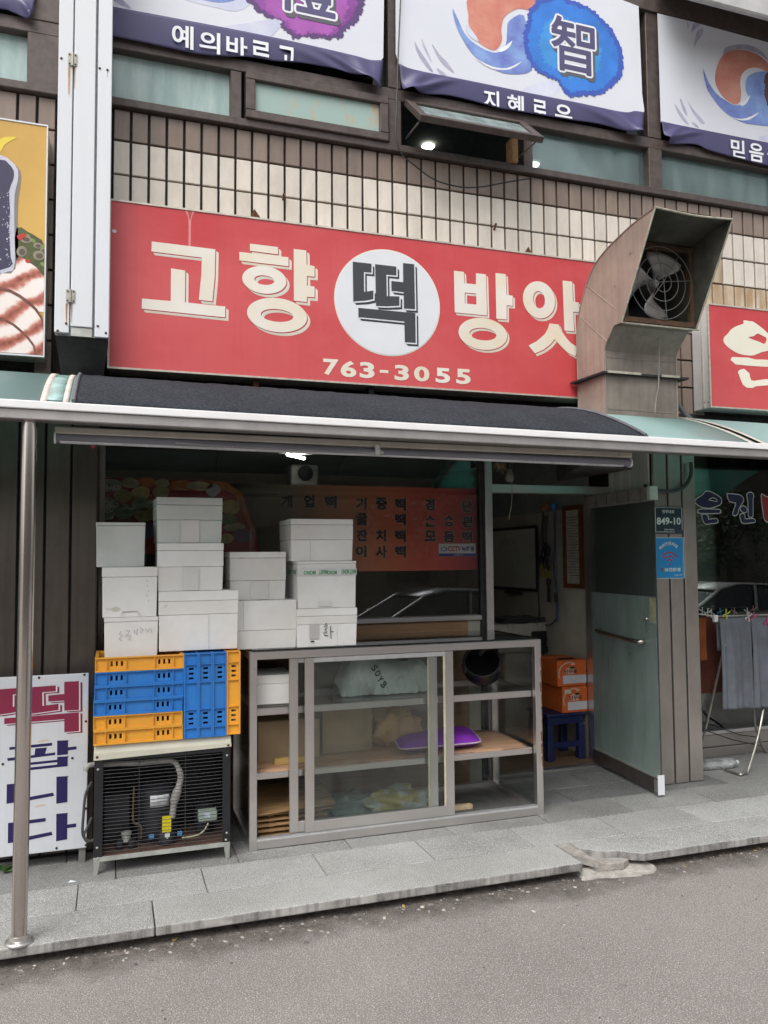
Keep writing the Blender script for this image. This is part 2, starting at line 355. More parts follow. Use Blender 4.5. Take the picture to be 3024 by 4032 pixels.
GCOL = [mat('pale stone chip', (.48, .44, .38), .8, 0, .3), mat('dark stone chip', (.13, .12, .115), .85, 0, .3), mat('grey stone chip', (.30, .28, .27), .85, 0, .3)]
for gi, cnt in ((0, 150), (1, 260), (2, 420)):
    gm = MB()
    for _ in range(cnt):
        x = random.uniform(-1.2, 5); near = random.random()
        y = 3.66-abs(random.gauss(0, .10 if near < .7 else .7)); 
        if y < 1.6: continue
        s = random.uniform(.0025, .0075)*(1.2 if near < .5 else .8); z = road_z(y)-.001
        ang = random.random()*6.3; c, q = math.cos(ang), math.sin(ang); lx, ly, lz = s*random.uniform(.8, 1.6), s*random.uniform(.6, 1), s*random.uniform(.5, .9)
        P = []
        for (a_, b_, h_) in ((-1, -1, 0), (1, -1, 0), (1, 1, 0), (-1, 1, 0), (-.6, -.5, 1), (.5, -.7, 1), (.6, .5, 1), (-.4, .6, 1)):
            P.append((x+(a_*lx*c-b_*ly*q), y+(a_*lx*q+b_*ly*c), z+h_*lz))
        gm.add(P, [(4, 5, 6, 7), (0, 1, 5, 4), (1, 2, 6, 5), (2, 3, 7, 6), (3, 0, 4, 7)])
    tag(gm.build('grit', GCOL[gi]), ['pale stone chips scattered along the pavement edge', 'dark grit scattered along the pavement edge', 'grey grit scattered along the pavement edge'][gi], 'grit', kind='stuff')
# a few dry leaves and scraps, weeds
M_LEAFD = mat('dry leaf', (.42, .27, .11), .8, 0, .3, 40); M_WEED = mat('weed green', (.07, .15, .035), .6, 0, .3, 30)
for i, (zf, x, y, s) in enumerate([(z8, 85, 625, .016), (z8, 300, 567, .010), (z8, 1340, 412, .014), (z8, 1467, 393, .012), (z8, 1605, 383, .016), (z8, 1620, 372, .013), (z8, 1303, 452, .010), (z7, 755, 548, .016)]):
    p = at(*zf(x, y), Z=-.080); q = MB(); r = random.random()*6
    pts = [(-1, 0, .1), (-.3, .5, .35), (.6, .35, .15), (1, 0, .5), (.4, -.5, .3), (-.5, -.4, .1)]
    q.add([(p.x+s*(a_*math.cos(r)-b_*math.sin(r)), p.y+s*(a_*math.sin(r)+b_*math.cos(r)), p.z-.003+s*c_) for a_, b_, c_ in pts], [(0, 1, 5), (1, 4, 5), (1, 2, 4), (2, 3, 4)])
    tag(q.build('dry_leaf', M_LEAFD, solid=.0008), 'small curled dry leaf lying on the asphalt near the pavement edge', 'leaf', 'dry leaves along the kerb')
def weed(x, y, z, s, n, label):
    q = MB()
    for k in range(n):
        a_ = k*2.4+random.random(); l = s*random.uniform(.6, 1.1); el = random.uniform(.25, 1.1)
        d = Vector((math.cos(a_)*math.cos(el), math.sin(a_)*math.cos(el), math.sin(el))); sdv = d.cross(Vector((0, 0, 1))).normalized()
        b_ = Vector((x, y, z))
        q.add([b_, b_+d*l*.5+sdv*l*.22, b_+d*l+Vector((0, 0, -l*.1)), b_+d*l*.5-sdv*l*.22], [(0, 1, 2, 3)])
    tag(q.build('weed', M_WEED, solid=.0006), label, 'weed')
p = at(*z7(15, 255), Z=0); weed(p.x, p.y, 0, .085, 9, 'green weed sprouting by the wall under the white board')
p = at(*z8(735, 492), Z=-.08); weed(p.x, p.y, -.08, .03, 6, 'tiny weed at the kerb beside the mortar patch')
p = at(*z8(560, 520), Z=-.08); weed(p.x, p.y, -.08, .028, 6, 'tiny weed growing below the middle of the long edge stone')
p = at(*z8(65, 603), Z=-.08); weed(p.x, p.y, -.08, .025, 5, 'tiny pale weed in the kerb dirt under the showcase')
p = at(*z7(312, 303), Z=.0)
q = MB(); q.add([(p.x-.02, p.y, .004), (p.x+.012, p.y-.012, .006), (p.x+.022, p.y+.005, .002), (p.x-.008, p.y+.012, .009)], [(0, 1, 2, 3)])
tag(q.build('paper_scrap', mat('white paper scrap', (.75, .78, .8), .7), solid=.0006), 'small white paper scrap on the granite before the condenser unit', 'litter')
# ================================================================ building
bld = thing('commercial_building', 'two-storey building with cream and brown tiles above small shops', 'building', (1.5, 4.7, 0))
YW = 4.62
tw = MB().box(-3.2, 7, YW+.018, YW+.16, 2.30, 4.088).build('tile_wall', M_GROUT, bld)
tpx, tp0, g = .0978, -.0165, .0115
tile_me = {}
def tile(x0, x1, z0, z1, m):
    key = (round(x1-x0, 4), round(z1-z0, 4), m.name)
    if key not in tile_me:
        w, h = (x1-x0)/2, (z1-z0)/2; b_ = .003
        mb = MB().hexa([(-w, .02, -h), (w, .02, -h), (w, .02, h), (-w, .02, h)], [(-w, .003, -h), (w, .003, -h), (w, .003, h), (-w, .003, h)])
        mb.add([(-w, .003, -h), (w, .003, -h), (w, .003, h), (-w, .003, h), (-w+b_, 0, -h+b_), (w-b_, 0, -h+b_), (w-b_, 0, h-b_), (-w+b_, 0, h-b_)],
               [(4, 5, 6, 7), (0, 1, 5, 4), (1, 2, 6, 5), (2, 3, 7, 6), (3, 0, 4, 7)])
        tile_me[key] = mb.mesh('tile', m)
    o = bpy.data.objects.new('tile', tile_me[key]); COL.objects.link(o); o.parent = tw
    o.location = ((x0+x1)/2, YW+random.uniform(-.001, .0012), (z0+z1)/2); o.rotation_euler = (random.gauss(0, .004), random.gauss(0, .003), random.gauss(0, .006))
rows = [(3.905, 4.087)]+[(3.905-.195*(i+1), 3.905-.195*i) for i in range(7)]
for ri, (z0, z1_) in enumerate(rows):
    for k in range(-9, 52):
        x0 = tp0+k*tpx; x1 = x0+tpx; xm = (x0+x1)/2
        vis = (-.86 < xm < -.30) if xm < -.2 else (ri <= 2 if xm < 2.9 else (ri <= 3 or 3.3 < xm < 4.0))
        if xm < -.3 and ri > 1 and xm < -.45: vis = False
        if xm > 4.85 or not vis or (-.30 < xm < -.06): continue
        m = M_TBROWN if (ri == 0 or ri >= 5) else M_TCREAM
        if xm < -.2 and ri >= 1: m = M_TBROWN
        if ri >= 1 and ri < 5 and (4.02 < xm < 4.16 or (ri == 3 and xm > 3.95)): m = M_TSTAIN
        tile(x0+g/2+.0012, x1-g/2-.0012, z0+g/2, z1_-g/2, m)
# ---- upper window band
YF = 4.60
def member(name, x0, x1, z0, z1_, y0=YF, y1=YF+.09, parent=None): return bx(name, M_BROWN, parent or bld, x0, x1, y0, y1, z0, z1_, .004)
member('window_sill', -3, 7, 4.089, 4.135, YF-.015)
member('transom', -3, 7, 4.425, 4.50)
member('head_rail', -3, 7, 5.42, 5.60, YF-.02)
for x0, x1 in ((-.46, -.30), (1.615, 1.70), (3.555, 3.665), (5.2, 5.3)):
    member('mullion', x0, x1, 4.5, 5.42, YF-.004); member('mullion', x0, x1, 4.135, 4.425, YF-.004)
for x0, x1 in ((.635, .70), (2.565, 2.635), (4.70, 4.77)): member('mullion', x0, x1, 4.135, 4.425, YF+.003)
M_FILM = mat('frosted teal window film', (.46, .58, .55), .14, 0, .2, 3, col2=(.28, .40, .385), c2amt=1, stretch=(3, 1, .6), rvar=.05)
M_TEALG = glass('teal window glass', (.82, .92, .91), .03, .16, 1.9, (.42, .58, .56), .14)
M_DKGL = glass('dark window glass', (.16, .2, .2), .02, .06, 1.1)
def pane(name, m, x0, x1, z0, z1_, y=YF+.06, parent=None): return bx(name, m, parent or bld, x0, x1, y, y+.006, z0, z1_)
pane('window_pane', M_FILM, -2.9, -.46, 4.135, 4.425); pane('window_pane', M_FILM, -.30, .635, 4.135, 4.425)
pane('window_pane', M_TEALG, 2.635, 3.555, 4.135, 4.425); pane('window_pane', M_TEALG, 3.665, 4.70, 4.135, 4.425); pane('window_pane', M_TEALG, 4.77, 5.2, 4.135, 4.425)
for x0, x1 in ((-2.9, -.46), (-.3, 1.615), (1.70, 3.555), (3.665, 5.2)): pane('window_pane', M_DKGL, x0, x1, 4.5, 5.42)
# closed projecting sash with rust-stained film
sx0, sx1 = .72, 1.605
sash = MB()
for (a_, b_, c_, d_) in ((sx0, sx1, 4.135, 4.185), (sx0, sx1, 4.37, 4.42), (sx0, sx0+.055, 4.185, 4.37), (sx1-.055, sx1, 4.185, 4.37)): sash.box(a_, b_, YF-.035, YF+.03, c_, d_)
sash = sash.build('window_sash', M_BROWN, bld, bevel=.004)
M_FILMR = mat('rust stained film', (.34, .46, .42), .2, 0, .2, 2.4, col2=(.62, .30, .09), c2amt=.9, stretch=(4, 1, 1.2), lo=.56, hi=.72, rvar=.05)
pane('pane', M_FILMR, sx0+.055, sx1-.055, 4.185, 4.37, YF-.005, sash)
# open top-hung sash
th = math.radians(47); W = Matrix.Translation((0, YF-.01, 4.418)) @ Matrix.Rotation(-th, 4, 'X')
osx0, osx1 = 1.72, 2.555; s2 = MB()
for (a_, b_, c_, d_) in ((osx0, osx1, -.36, -.315), (osx0, osx1, -.05, 0), (osx0, osx0+.05, -.315, -.05), (osx1-.05, osx1, -.315, -.05)): s2.box(a_, b_, -.02, .02, c_, d_)
s2.xf(W); s2o = s2.build('open_window_sash', M_BROWN, bld, bevel=.003); s2o['label'] = 'top-hung sash propped open above the sign'
g2 = MB().box(osx0+.05, osx1-.05, -.004, .004, -.315, -.05).xf(W); g2.build('pane', glass('sash glass', (.6, .72, .72), .05, .3, 1.2, (.35, .42, .42), .35), s2o)
bx('stay_block', mat('raw wood block', (.40, .2, .09), .7, 0, .2, 20), bld, 2.46, 2.50, YF-.04, YF+.05, 4.138, 4.30)
for x in (osx0+.02, osx1-.02): MB().tube([(x, YF+.02, 4.2), (x, YF-.2, 4.19)], .006, 6).build('stay_arm', M_STEEL, s2o)
# second floor room behind
MR = mat('dark upper room wall', (.10, .15, .155), .8, 0, .1)
rm = MB(); rm.box(-3, 7, 9.0, 9.1, 4.0, 6.2); rm.build('upper_room_wall', MR, bld)
bx('upper_room_ceiling', mat('upper room ceiling', (.10, .11, .11), .9), bld, -3, 7, YW+.1, 9, 5.95, 6.05); bx('upper_room_floor', MR, bld, -3, 7, YW+.17, 9, 3.9, 4.0)
bx('upper_wall', M_BROWN, bld, -3, 7, YF, YW+.2, 5.60, 6.4)
M_DL = mat('lit downlight', (.9, .95, .8), .4, 0, 0, emit=(1, .98, .82), estr=5)
for (x, y) in ((925, 314), (1545, 424), (1152, 354)):
    p = at(*DD(x, y), Z=5.94); r = .07
    MB().lathe([(r, -.02), (r*.8, -.035), (.001, -.045)], (p.x, p.y, 5.95), 'z', 24).build('ceiling_light', M_DL, bld, smooth=True)
# pale curtain behind the right pane
cur = MB(); cur.grid(lambda u, v: (3.78+.5*u+.10*(1-v)*u, 4.95+.04*math.sin(u*30+v*2), 4.10+.5*v), 60, 8)
cur.build('curtain', mat('pale green curtain', (.75, .85, .72), .9, 0, .1), bld, smooth=True)
# eave at the very top
ev = MB(); ev.prism([(4.56, 5.64), (4.23, 5.262), (4.19, 5.262), (4.19, 5.62), (4.62, 5.74)], 'x', 3.6, 7)
ev.build('eave', mat('pale grey eave metal', (.52, .51, .5), .5, .2, .1, 6), bld, bevel=.01)
# ---- ground floor: cladding
clL = [-2.2, -1.6, -1.0, -.60]+[at(*z1(x, 900), Y=YW).x for x in (112, 288, 458, 636)]
for a_, b_ in zip(clL, clL[1:]): bx('cladding_panel', M_CLAD, bld, a_+.006, b_-.006, YW, YW+.03, .02, 2.52, .003)
bx('pillar_core', M_BLACK, bld, -2.2, clL[-1]-.01, YW+.02, 5.5, 0, 2.45)
bx('pillar_return', M_CLAD, bld, clL[-1]-.012, clL[-1]-.002, YW+.035, 5.14, .02, 2.45)
clR = [3.530, 3.652, 3.772, 3.892]
for a_, b_ in zip(clR, clR[1:]): bx('cladding_panel', M_CLADR, bld, a_+.007, b_-.007, YW, YW+.03, .004, 2.52, .004)
bx('pillar_core', M_BLACK, bld, 3.536, 3.886, YW+.02, 5.4, 0, 2.45)
bx('pillar_return', mat('lightened grey green return', (.52, .56, .52), .5, .1, .15, 2, stretch=(1, 8, .3)), bld, 3.52, 3.532, YW+.035, 5.12, .02, 2.45)  # steel return, colour lightened to show in the unlit gap behind the door
bx('fascia_board', M_DARK, bld, -3, 7, YW+.0, YW+.017, 2.40, 2.545)     # behind the awning, under the signs
# ---- shop window
YG = 5.14; xe = 2.49
bx('window_head', M_DARK, bld, clL[-1], 3.53, YG-.05, YG+.1, 2.27, 2.55)
bx('soffit', M_DARK, bld, clL[-1], 3.53, YW+.17, YG-.05, 2.42, 2.46)
bx('window_jamb', M_STEEL, bld, clL[-1], clL[-1]+.03, YG-.03, YG+.05, 0, 2.27)
pst = bx('window_post', M_STEEL, bld, xe, xe+.055, YG-.04, YG+.04, 0, 2.27, .003)
bx('window_post', M_DARK, bld, xe-.035, xe-.001, YG-.015, YG+.03, 0, 2.27)
bx('door_beam', M_STEELH, bld, xe+.055, 3.53, YG-.03, YG+.04, 2.007, 2.068, .003)
bx('window_sill', M_STEELH, bld, clL[-1]+.03, xe-.035, YG-.03, YG+.05, 1.115, 1.15, .003)
shopg = bx('shop_window_pane', glass('shop window glass', (.98, .99, .985), .008, .015, 1.5), bld, clL[-1]+.03, xe-.035, YG, YG+.008, 1.15, 2.27)
bx('wood_panel', M_PANEL, bld, clL[-1]+.03, 2.36, YG, YG+.03, 0, 1.115); bx('cream_panel', M_WALLIN, bld, 2.361, xe-.036, YG, YG+.03, 0, 1.115)
# ---- shop interior
struct(bx('shop_floor', M_WOOD, None, -.1, 3.53, 5.26, 8.8, -.06, .012))
bx('door_sill', M_STEELH, bld, xe+.056, 3.519, 5.2, 5.258, -.02, .014)
bx('interior_wall', M_WALLIN, bld, 3.50, 3.53, 5.40, 8.8, 0, 2.46); bx('interior_wall', M_WALLIN, bld, -.1, 3.5, 8.5, 8.6, 0, 2.46)
bx('interior_wall', M_WALLIN, bld, -.2, -.1, 5.2, 8.6, 0, 2.46); bx('interior_ceiling', M_CEIL, bld, -.2, 3.55, 5.25, 8.7, 2.46, 2.55)
bx('door_jamb', M_STEELH, bld, 3.47, 3.518, 5.14, 5.39, 0, 2.007)
bx('wall_trim', mat('grey green wall paint', (.2, .22, .2), .8), bld, 3.49, 3.499, 5.41, 8.49, 1.93, 2.459)
# lamp on the ceiling, seen through the window
p = at(*DD(640, 976), Z=2.44); lamp = bx('ceiling_lamp', M_WHITE, bld, p.x-.14, p.x+.14, p.y-.05, p.y+.05, 2.425, 2.459)
MB().tube([(p.x-.10, p.y-.12, 2.40), (p.x+.09, p.y+.1, 2.40)], .013, 8).build('tube', mat('lit fluorescent tube', (.9, .9, .9), .5, emit=(1, .97, .85), estr=15), lamp, smooth=True)
# ---- salon window on the right
YS = 5.16
bx('salon_sill', M_CLADR, bld, 3.893, 7, YS-.03, YS+.06, 0, .07, .003); bx('salon_sill', M_CLADR, bld, 3.893, 7, YS-.012, YS+.06, .073, .165, .003)
bx('salon_frame', M_STEELH, bld, 3.893, 7, YS-.025, YS+.05, .168, .195, .003)
bx('salon_window_pane', glass('salon window glass', (.78, .86, .82), .008, .02, 2.2), bld, 3.893, 7, YS, YS+.008, .195, 2.4)
bx('salon_head', M_DARK, bld, 3.893, 7, YS-.03, YS+.05, 2.4, 2.52); bx('pillar_return', M_CLADR, bld, 3.888, 3.8925, YW+.035, YS+.05, .02, 2.45)
bx('soffit', M_DARK, bld, 3.9, 7, YW+.17, YS-.03, 2.42, 2.46)
MSI = mat('dim salon wall', (.34, .38, .33), .8, 0, .2, 2)
bx('salon_wall', MSI, bld, 3.9, 8, 8.2, 8.3, 0, 2.5); bx('salon_ceiling', MSI, bld, 3.9, 8, 5.3, 8.3, 2.46, 2.55); bx('salon_floor', MSI, bld, 3.9, 8, 5.25, 8.3, -.05, .01)
bx('salon_wall', MSI, bld, 3.56, 3.6, 5.45, 8.3, 0, 2.46)
# ================================================================ awning
M_TEAL = bpy.data.materials.new('teal translucent canopy sheet'); M_TEAL.use_nodes = True
def _teal():
    N = M_TEAL.node_tree.nodes; L = M_TEAL.node_tree.links; b = N['Principled BSDF']; out = N['Material Output']
    b.inputs['Base Color'].default_value = (.20, .40, .40, 1); b.inputs['Roughness'].default_value = .28
    t = N.new('ShaderNodeBsdfTranslucent'); t.inputs[0].default_value = (.22, .56, .50, 1)
    mx = N.new('ShaderNodeMixShader'); mx.inputs[0].default_value = .55
    L.new(b.outputs[0], mx.inputs[1]); L.new(t.outputs[0], mx.inputs[2]); L.new(mx.outputs[0], out.inputs[0])
    tc = N.new('ShaderNodeTexCoord'); no = N.new('ShaderNodeTexNoise'); no.inputs['Scale'].default_value = 2.5; no.inputs['Detail'].default_value = 6; L.new(tc.outputs['Object'], no.inputs['Vector'])
    c = N.new('ShaderNodeMix'); c.data_type = 'RGBA'; c.inputs[6].default_value = (.46, .66, .66, 1); c.inputs[7].default_value = (.56, .67, .66, 1); L.new(no.outputs[0], c.inputs[0]); L.new(c.outputs[2], b.inputs['Base Color'])
_teal()
def weave(name, c1, c2, sx, sz):
    m = bpy.data.materials.new(name); m.use_nodes = True; N = m.node_tree.nodes; L = m.node_tree.links; b = N['Principled BSDF']
    tc = N.new('ShaderNodeTexCoord'); mp = N.new('ShaderNodeMapping'); mp.inputs['Scale'].default_value = (sx, sz, sz); L.new(tc.outputs['Object'], mp.inputs[0])
    no = N.new('ShaderNodeTexNoise'); no.inputs['Scale'].default_value = 1; no.inputs['Detail'].default_value = 3; L.new(mp.outputs[0], no.inputs['Vector'])
    rr = N.new('ShaderNodeMapRange'); rr.inputs[1].default_value = .42; rr.inputs[2].default_value = .6; L.new(no.outputs[0], rr.inputs[0])
    n2 = N.new('ShaderNodeTexNoise'); n2.inputs['Scale'].default_value = 3; n2.inputs['Detail'].default_value = 4; L.new(tc.outputs['Object'], n2.inputs['Vector'])
    c = N.new('ShaderNodeMix'); c.data_type = 'RGBA'; c.inputs[6].default_value = (*c1, 1); c.inputs[7].default_value = (*c2, 1); L.new(rr.outputs[0], c.inputs[0])
    c2_ = N.new('ShaderNodeMix'); c2_.data_type = 'RGBA'; c2_.blend_type = 'MULTIPLY'; c2_.inputs[0].default_value = .5; L.new(c.outputs[2], c2_.inputs[6]); L.new(n2.outputs[0], c2_.inputs[7])
    L.new(c2_.outputs[2], b.inputs['Base Color']); b.inputs['Roughness'].default_value = .9; b.inputs['Specular IOR Level'].default_value = .15
    bp = N.new('ShaderNodeBump'); bp.inputs['Strength'].default_value = .6; bp.inputs['Distance'].default_value = .004; L.new(no.outputs[0], bp.inputs['Height']); L.new(bp.outputs[0], b.inputs['Normal'])
    return m
M_MESH = weave('dark blue shade mesh', (.018, .022, .029), (.070, .079, .093), 80, 300)
def lip_z(x): return 2.203-.0083*(x+.44)
AB = .312
def arc(x, t, up=0.):                    # t 0 at the front lip, 1 at the wall
    return (x, 3.6+t-up*.6*(1-t), lip_z(x)+.008+up*.8+AB*(1-(1-t)**1.7))
aw = thing('awning', 'curved teal awning with white front rail and dark mesh cover over the shop', 'awning', (1.5, 4.6, 2.2))
cx0 = at(*DD(161, 872), Y=3.6).x; cx1 = at(*DD(1392, 945), Y=3.6).x
def canopy(x0, x1, up, name, m, sol=.004, jag=0):
    nn = max(2, int((x1-x0)/.03)) if jag else 2
    mb = MB(); mb.grid(lambda u, v: Vector(arc(x0+(x1-x0)*u, v, up))+(Vector((0, -random.uniform(0, jag), random.uniform(0, jag))) if jag and 0 < v < 1 else Vector()), nn, 20)
    return mb.build(name, m, aw, smooth=True, solid=sol)
canopy(-2.4, cx0-.115, 0, 'canopy_sheet', M_TEAL); canopy(cx0-.113, 1.29, 0, 'canopy_sheet', M_TEAL); canopy(1.292, cx1+.02, 0, 'canopy_sheet', M_TEAL)
xr = at(*DD(1640, 985), Y=3.6).x
canopy(cx1+.022, xr-.05, 0, 'canopy_sheet', M_TEAL); canopy(xr+.05, 6, 0, 'canopy_sheet', M_TEAL)
canopy(cx0, cx1, .006, 'shade_cloth', M_MESH, .004, .005)
M_PIPE = mat('grey rubber piping', (.13, .14, .16), .6)
for x in (cx0-.004, cx1+.004): MB().tube([arc(x, i/16, .016) for i in range(17)], .009, 6).build('edge_piping', M_PIPE, aw, smooth=True)
MB().tube([arc(cx1+.018, i/16, .008) for i in range(17)], .006, 6).build('edge_piping', M_PIPE, aw, smooth=True)
M_RIB = mat('weathered white rib', (.62, .58, .53), .6, 0, .2, 9, col2=(.34, .25, .18), c2amt=.5)
for x0, x1 in ((cx0-.135, cx0-.108), (cx0-.047, cx0-.024), (xr-.062, xr-.04), (xr+.03, xr+.055)):
    mb = MB(); mb.grid(lambda u, v: arc(x0+(x1-x0)*u, v, .005), 1, 20); mb.build('rib', M_RIB, aw, smooth=True, solid=.004)
mb = MB(); mb.grid(lambda u, v: arc(cx0-.108+.061*u, .02+.45*v, .006), 2, 12); mb.build('joint_plate', mat('pale teal plate', (.30, .45, .43), .4, 0, .2, 12), aw, smooth=True, solid=.004)
fx0, fx1 = -2.5, 6.2
def along(y0, y1, dz0, dz1, xa=fx0, xb=fx1):
    return MB().hexa([(xa, y0, lip_z(xa)+dz0), (xa, y1, lip_z(xa)+dz0), (xa, y1, lip_z(xa)+dz1), (xa, y0, lip_z(xa)+dz1)],
                     [(xb, y0, lip_z(xb)+dz0), (xb, y1, lip_z(xb)+dz0), (xb, y1, lip_z(xb)+dz1), (xb, y0, lip_z(xb)+dz1)])
M_FASC = mat('white powder coated rail', (.80, .80, .80), .3, 0, .04, 5, col2=(.66, .65, .64), c2amt=.5)
along(3.585, 3.63, -.022, .012).build('front_rail', M_FASC, aw, bevel=.004, seg=2)
along(3.600, 3.63, -.064, -.023).build('rail_lip', mat('grey aluminium lip', (.42, .40, .385), .4, .6, .1, 8), aw, bevel=.003)
along(3.632, 3.70, -.062, -.045).build('gutter', mat('dull steel gutter', (.2, .19, .18), .5, .5, .1), aw)
M_STR = mat('rafter paint', (.3, .32, .3), .6)
for x in (-1.3, -.2, .8, 1.8, 2.75, 3.5, 4.6):
    mb = MB()
    for i in range(16):
        a0, a1 = Vector(arc(x, i/16, -.03)), Vector(arc(x, (i+1)/16, -.03)); mb.hexa([a0+Vector((-.012, 0, -.02)), a0+Vector((.012, 0, -.02)), a0+Vector((.012, 0, .02)), a0+Vector((-.012, 0, .02))], [a1+Vector((-.012, 0, -.02)), a1+Vector((.012, 0, -.02)), a1+Vector((.012, 0, .02)), a1+Vector((-.012, 0, .02))])
    mb.build('rafter', M_STR, aw)
pb = at(*DD(41, 2036), Z=0); ptp = at(*DD(64.5, 905), Y=pb.y)
post = MB().tube([(pb.x, pb.y, .006), (pb.x+(ptp.x-pb.x)*.5, pb.y, 1.08), (ptp.x, pb.y, ptp.z)], .0305, 24).build('post', M_CHROME, aw, smooth=True)
MB().lathe([(.055, 0), (.055, .006), (.05, .012), (.036, .016), (.034, .03)], (pb.x, pb.y, .001), 'z', 24).build('post_flange', M_STEEL, aw, smooth=True)
bx('post_bracket', M_DARK, aw, ptp.x-.03, ptp.x+.1, pb.y-.05, pb.y+.02, ptp.z-.004, ptp.z+.006)
# ---- roller blind under the awning
YB_ = 3.74
bl = thing('roller_blind', 'rolled-up grey roller blind with a cream headrail hanging below the awning rail', 'blind', (1.2, YB_, 2.08))
def two(x0, y0, x1, y1, Y): return at(*DD(x0, y0), Y=Y), at(*DD(x1, y1), Y=Y)
a_, b_ = two(119, 930, 1361, 984, YB_); r = .0
mb = MB().hexa([(a_.x, YB_-.02, a_.z-.014), (a_.x, YB_+.03, a_.z-.014), (a_.x, YB_+.03, a_.z+.016), (a_.x, YB_-.02, a_.z+.016)], [(b_.x, YB_-.02, b_.z-.014), (b_.x, YB_+.03, b_.z-.014), (b_.x, YB_+.03, b_.z+.016), (b_.x, YB_-.02, b_.z+.016)])
mb.build('headrail', mat('cream headrail', (.5, .48, .42), .45, 0, .1, 6), bl, bevel=.004)
c_, d_ = two(119, 943, 1361, 998, YB_)
MB().tube([(c_.x, YB_+.004, c_.z-.004), ((c_.x+d_.x)/2, YB_+.004, (c_.z+d_.z)/2-.008), (d_.x, YB_+.004, d_.z-.004)], .021, 16).build('rolled_fabric', mat('grey blind fabric', (.20, .20, .225), .8, 0, .12, 4), bl, smooth=True)
mb = MB().hexa([(c_.x+.02, YB_-.012, c_.z-.028), (c_.x+.02, YB_+.01, c_.z-.028), (c_.x+.02, YB_+.01, c_.z-.019), (c_.x+.02, YB_-.012, c_.z-.019)], [(d_.x-.05, YB_-.012, d_.z-.028), (d_.x-.05, YB_+.01, d_.z-.028), (d_.x-.05, YB_+.01, d_.z-.019), (d_.x-.05, YB_-.012, d_.z-.019)])
mb.build('hem_bar', mat('pale hem bar', (.5, .5, .5), .4), bl)
for p in (c_, d_): MB().lathe([(.001, -.004), (.026, -.004), (.026, .004), (.001, .004)], (p.x, YB_+.004, p.z-.004), 'x', 16).build('end_cap', M_WHITE, bl)
bp0 = at(*z2(808, 120), Y=YB_-.03)
bx('chain_guide', mat('clear plastic clip', (.6, .6, .58), .3), bl, bp0.x-.012, bp0.x+.012, YB_-.035, YB_-.02, bp0.z-.025, bp0.z+.03, .003)
M_BEAD = mat('bead chain', (.5, .48, .42), .4)
ch0 = at(*z1(1150, 75), Y=YB_-.03)
mb = MB()
for sgn in (0, 1):
    pts = [(ch0.x, ch0.z+.002*sgn), ((ch0.x+bp0.x)*.5, (ch0.z+bp0.z)*.5-.012-.012*sgn), (bp0.x-.01, bp0.z-.012-.006*sgn), (bp0.x, bp0.z)]
    for i, p in enumerate(spline([(x, 0, z) for x, z in pts], 45)):
        mb.lathe([(.0005, -.0026), (.0026, 0), (.0005, .0026)], (p[0], YB_-.03-.006*sgn, p[2]), 'z', 5)
mb.build('bead_chain', M_BEAD, bl)['kind'] = 'stuff'
M_HOOK = mat('blind hook', (.45, .45, .42), .3, .7)
for (x, y) in ((1440, 958), (1485, 960), (1335, 985)):
    p = at(*DD(x if x < 1400 else x-430, y), Y=YB_-.02); MB().tube([(p.x, YB_-.03, p.z+.03), (p.x, YB_-.03, p.z)], .003, 5).build('hook', M_HOOK, bl)
# ================================================================ white riser cover (left)
YR = 4.30
rc = thing('riser_cover', 'tall white sheet metal riser cover between the yellow sign and the red sign', 'duct cover', (-.15, 4.45, 2.6))
xs_ = [at(*zC(x, 400), Y=YR).x for x in (238, 302, 308, 402, 412, 474)]; zb = 2.69
M_WHT = M_WHITE
for (x0, x1, z0, y0) in ((xs_[0], xs_[1], zb+.01, YR), (xs_[2], xs_[3], zb+.045, YR-.004), (xs_[4], xs_[5], zb, YR)):
    bx('panel', M_WHT, rc, x0, x1, y0, y0+.03, z0, 5.9, .003)
bx('panel_back', mat('white return in gap', (.6, .62, .64), .5), rc, xs_[0]+.004, xs_[5]-.004, YR+.032, YW-.003, zb+.002, 5.9)
bx('panel_foot', mat('bare grey sheet', (.5, .5, .46), .45, .3, .15), rc, xs_[2]+.002, xs_[3]-.002, YR+.004, YR+.03, zb-.002, zb+.042)
mb = MB().hexa([(xs_[0]+.004, YR+.02, zb-.002), (xs_[5]-.004, YR+.02, zb-.002), (xs_[5]-.004, YW-.004, zb-.002), (xs_[0]+.004, YW-.004, zb-.002)], [(xs_[0]+.03, YR+.16, zb-.20), (xs_[5]-.03, YR+.16, zb-.20), (xs_[5]-.03, YW-.004, zb-.20), (xs_[0]+.03, YW-.004, zb-.20)])
mb.build('dark_boot', M_DARK, rc)
M_HINGE = mat('dull zinc hinge', (.36, .35, .30), .5, .6, .2, 30)
for (x, y) in ((B4(395, 325)), (B4(384, 1612))):
    p = at(x, y, Y=YR-.006); hg = bx('hinge', M_HINGE, rc, p.x-.021, p.x+.021, YR-.009, YR-.0045, p.z-.033, p.z+.033, .001)
    MB().tube([(p.x, YR-.011, p.z-.034), (p.x, YR-.011, p.z+.034)], .0045, 8).build('pin', M_HINGE, hg, smooth=True)
    for dx in (-.014, .014):
        for dz in (-.024, .024): MB().lathe([(.0045, 0), (.003, -.004), (.0005, -.005)], (p.x+dx, YR-.009, p.z+dz), 'y', 8).build('screw', M_RUST, hg)
for (x, y) in ((334, 317), (543, 372), (585, 381), (360, 1760), (314, 1800), (532, 1775), (576, 1813)):
    p = at(*B4(x, y), Y=YR); MB().lathe([(.007, 0), (.005, -.004), (.0005, -.006)], (p.x, YR, p.z), 'y', 8).build('screw', M_RUST, rc)
M_RSTK = mat('thin rust run', (.48, .26, .10), .8, 0, .3, 30, stretch=(6, 1, .5))
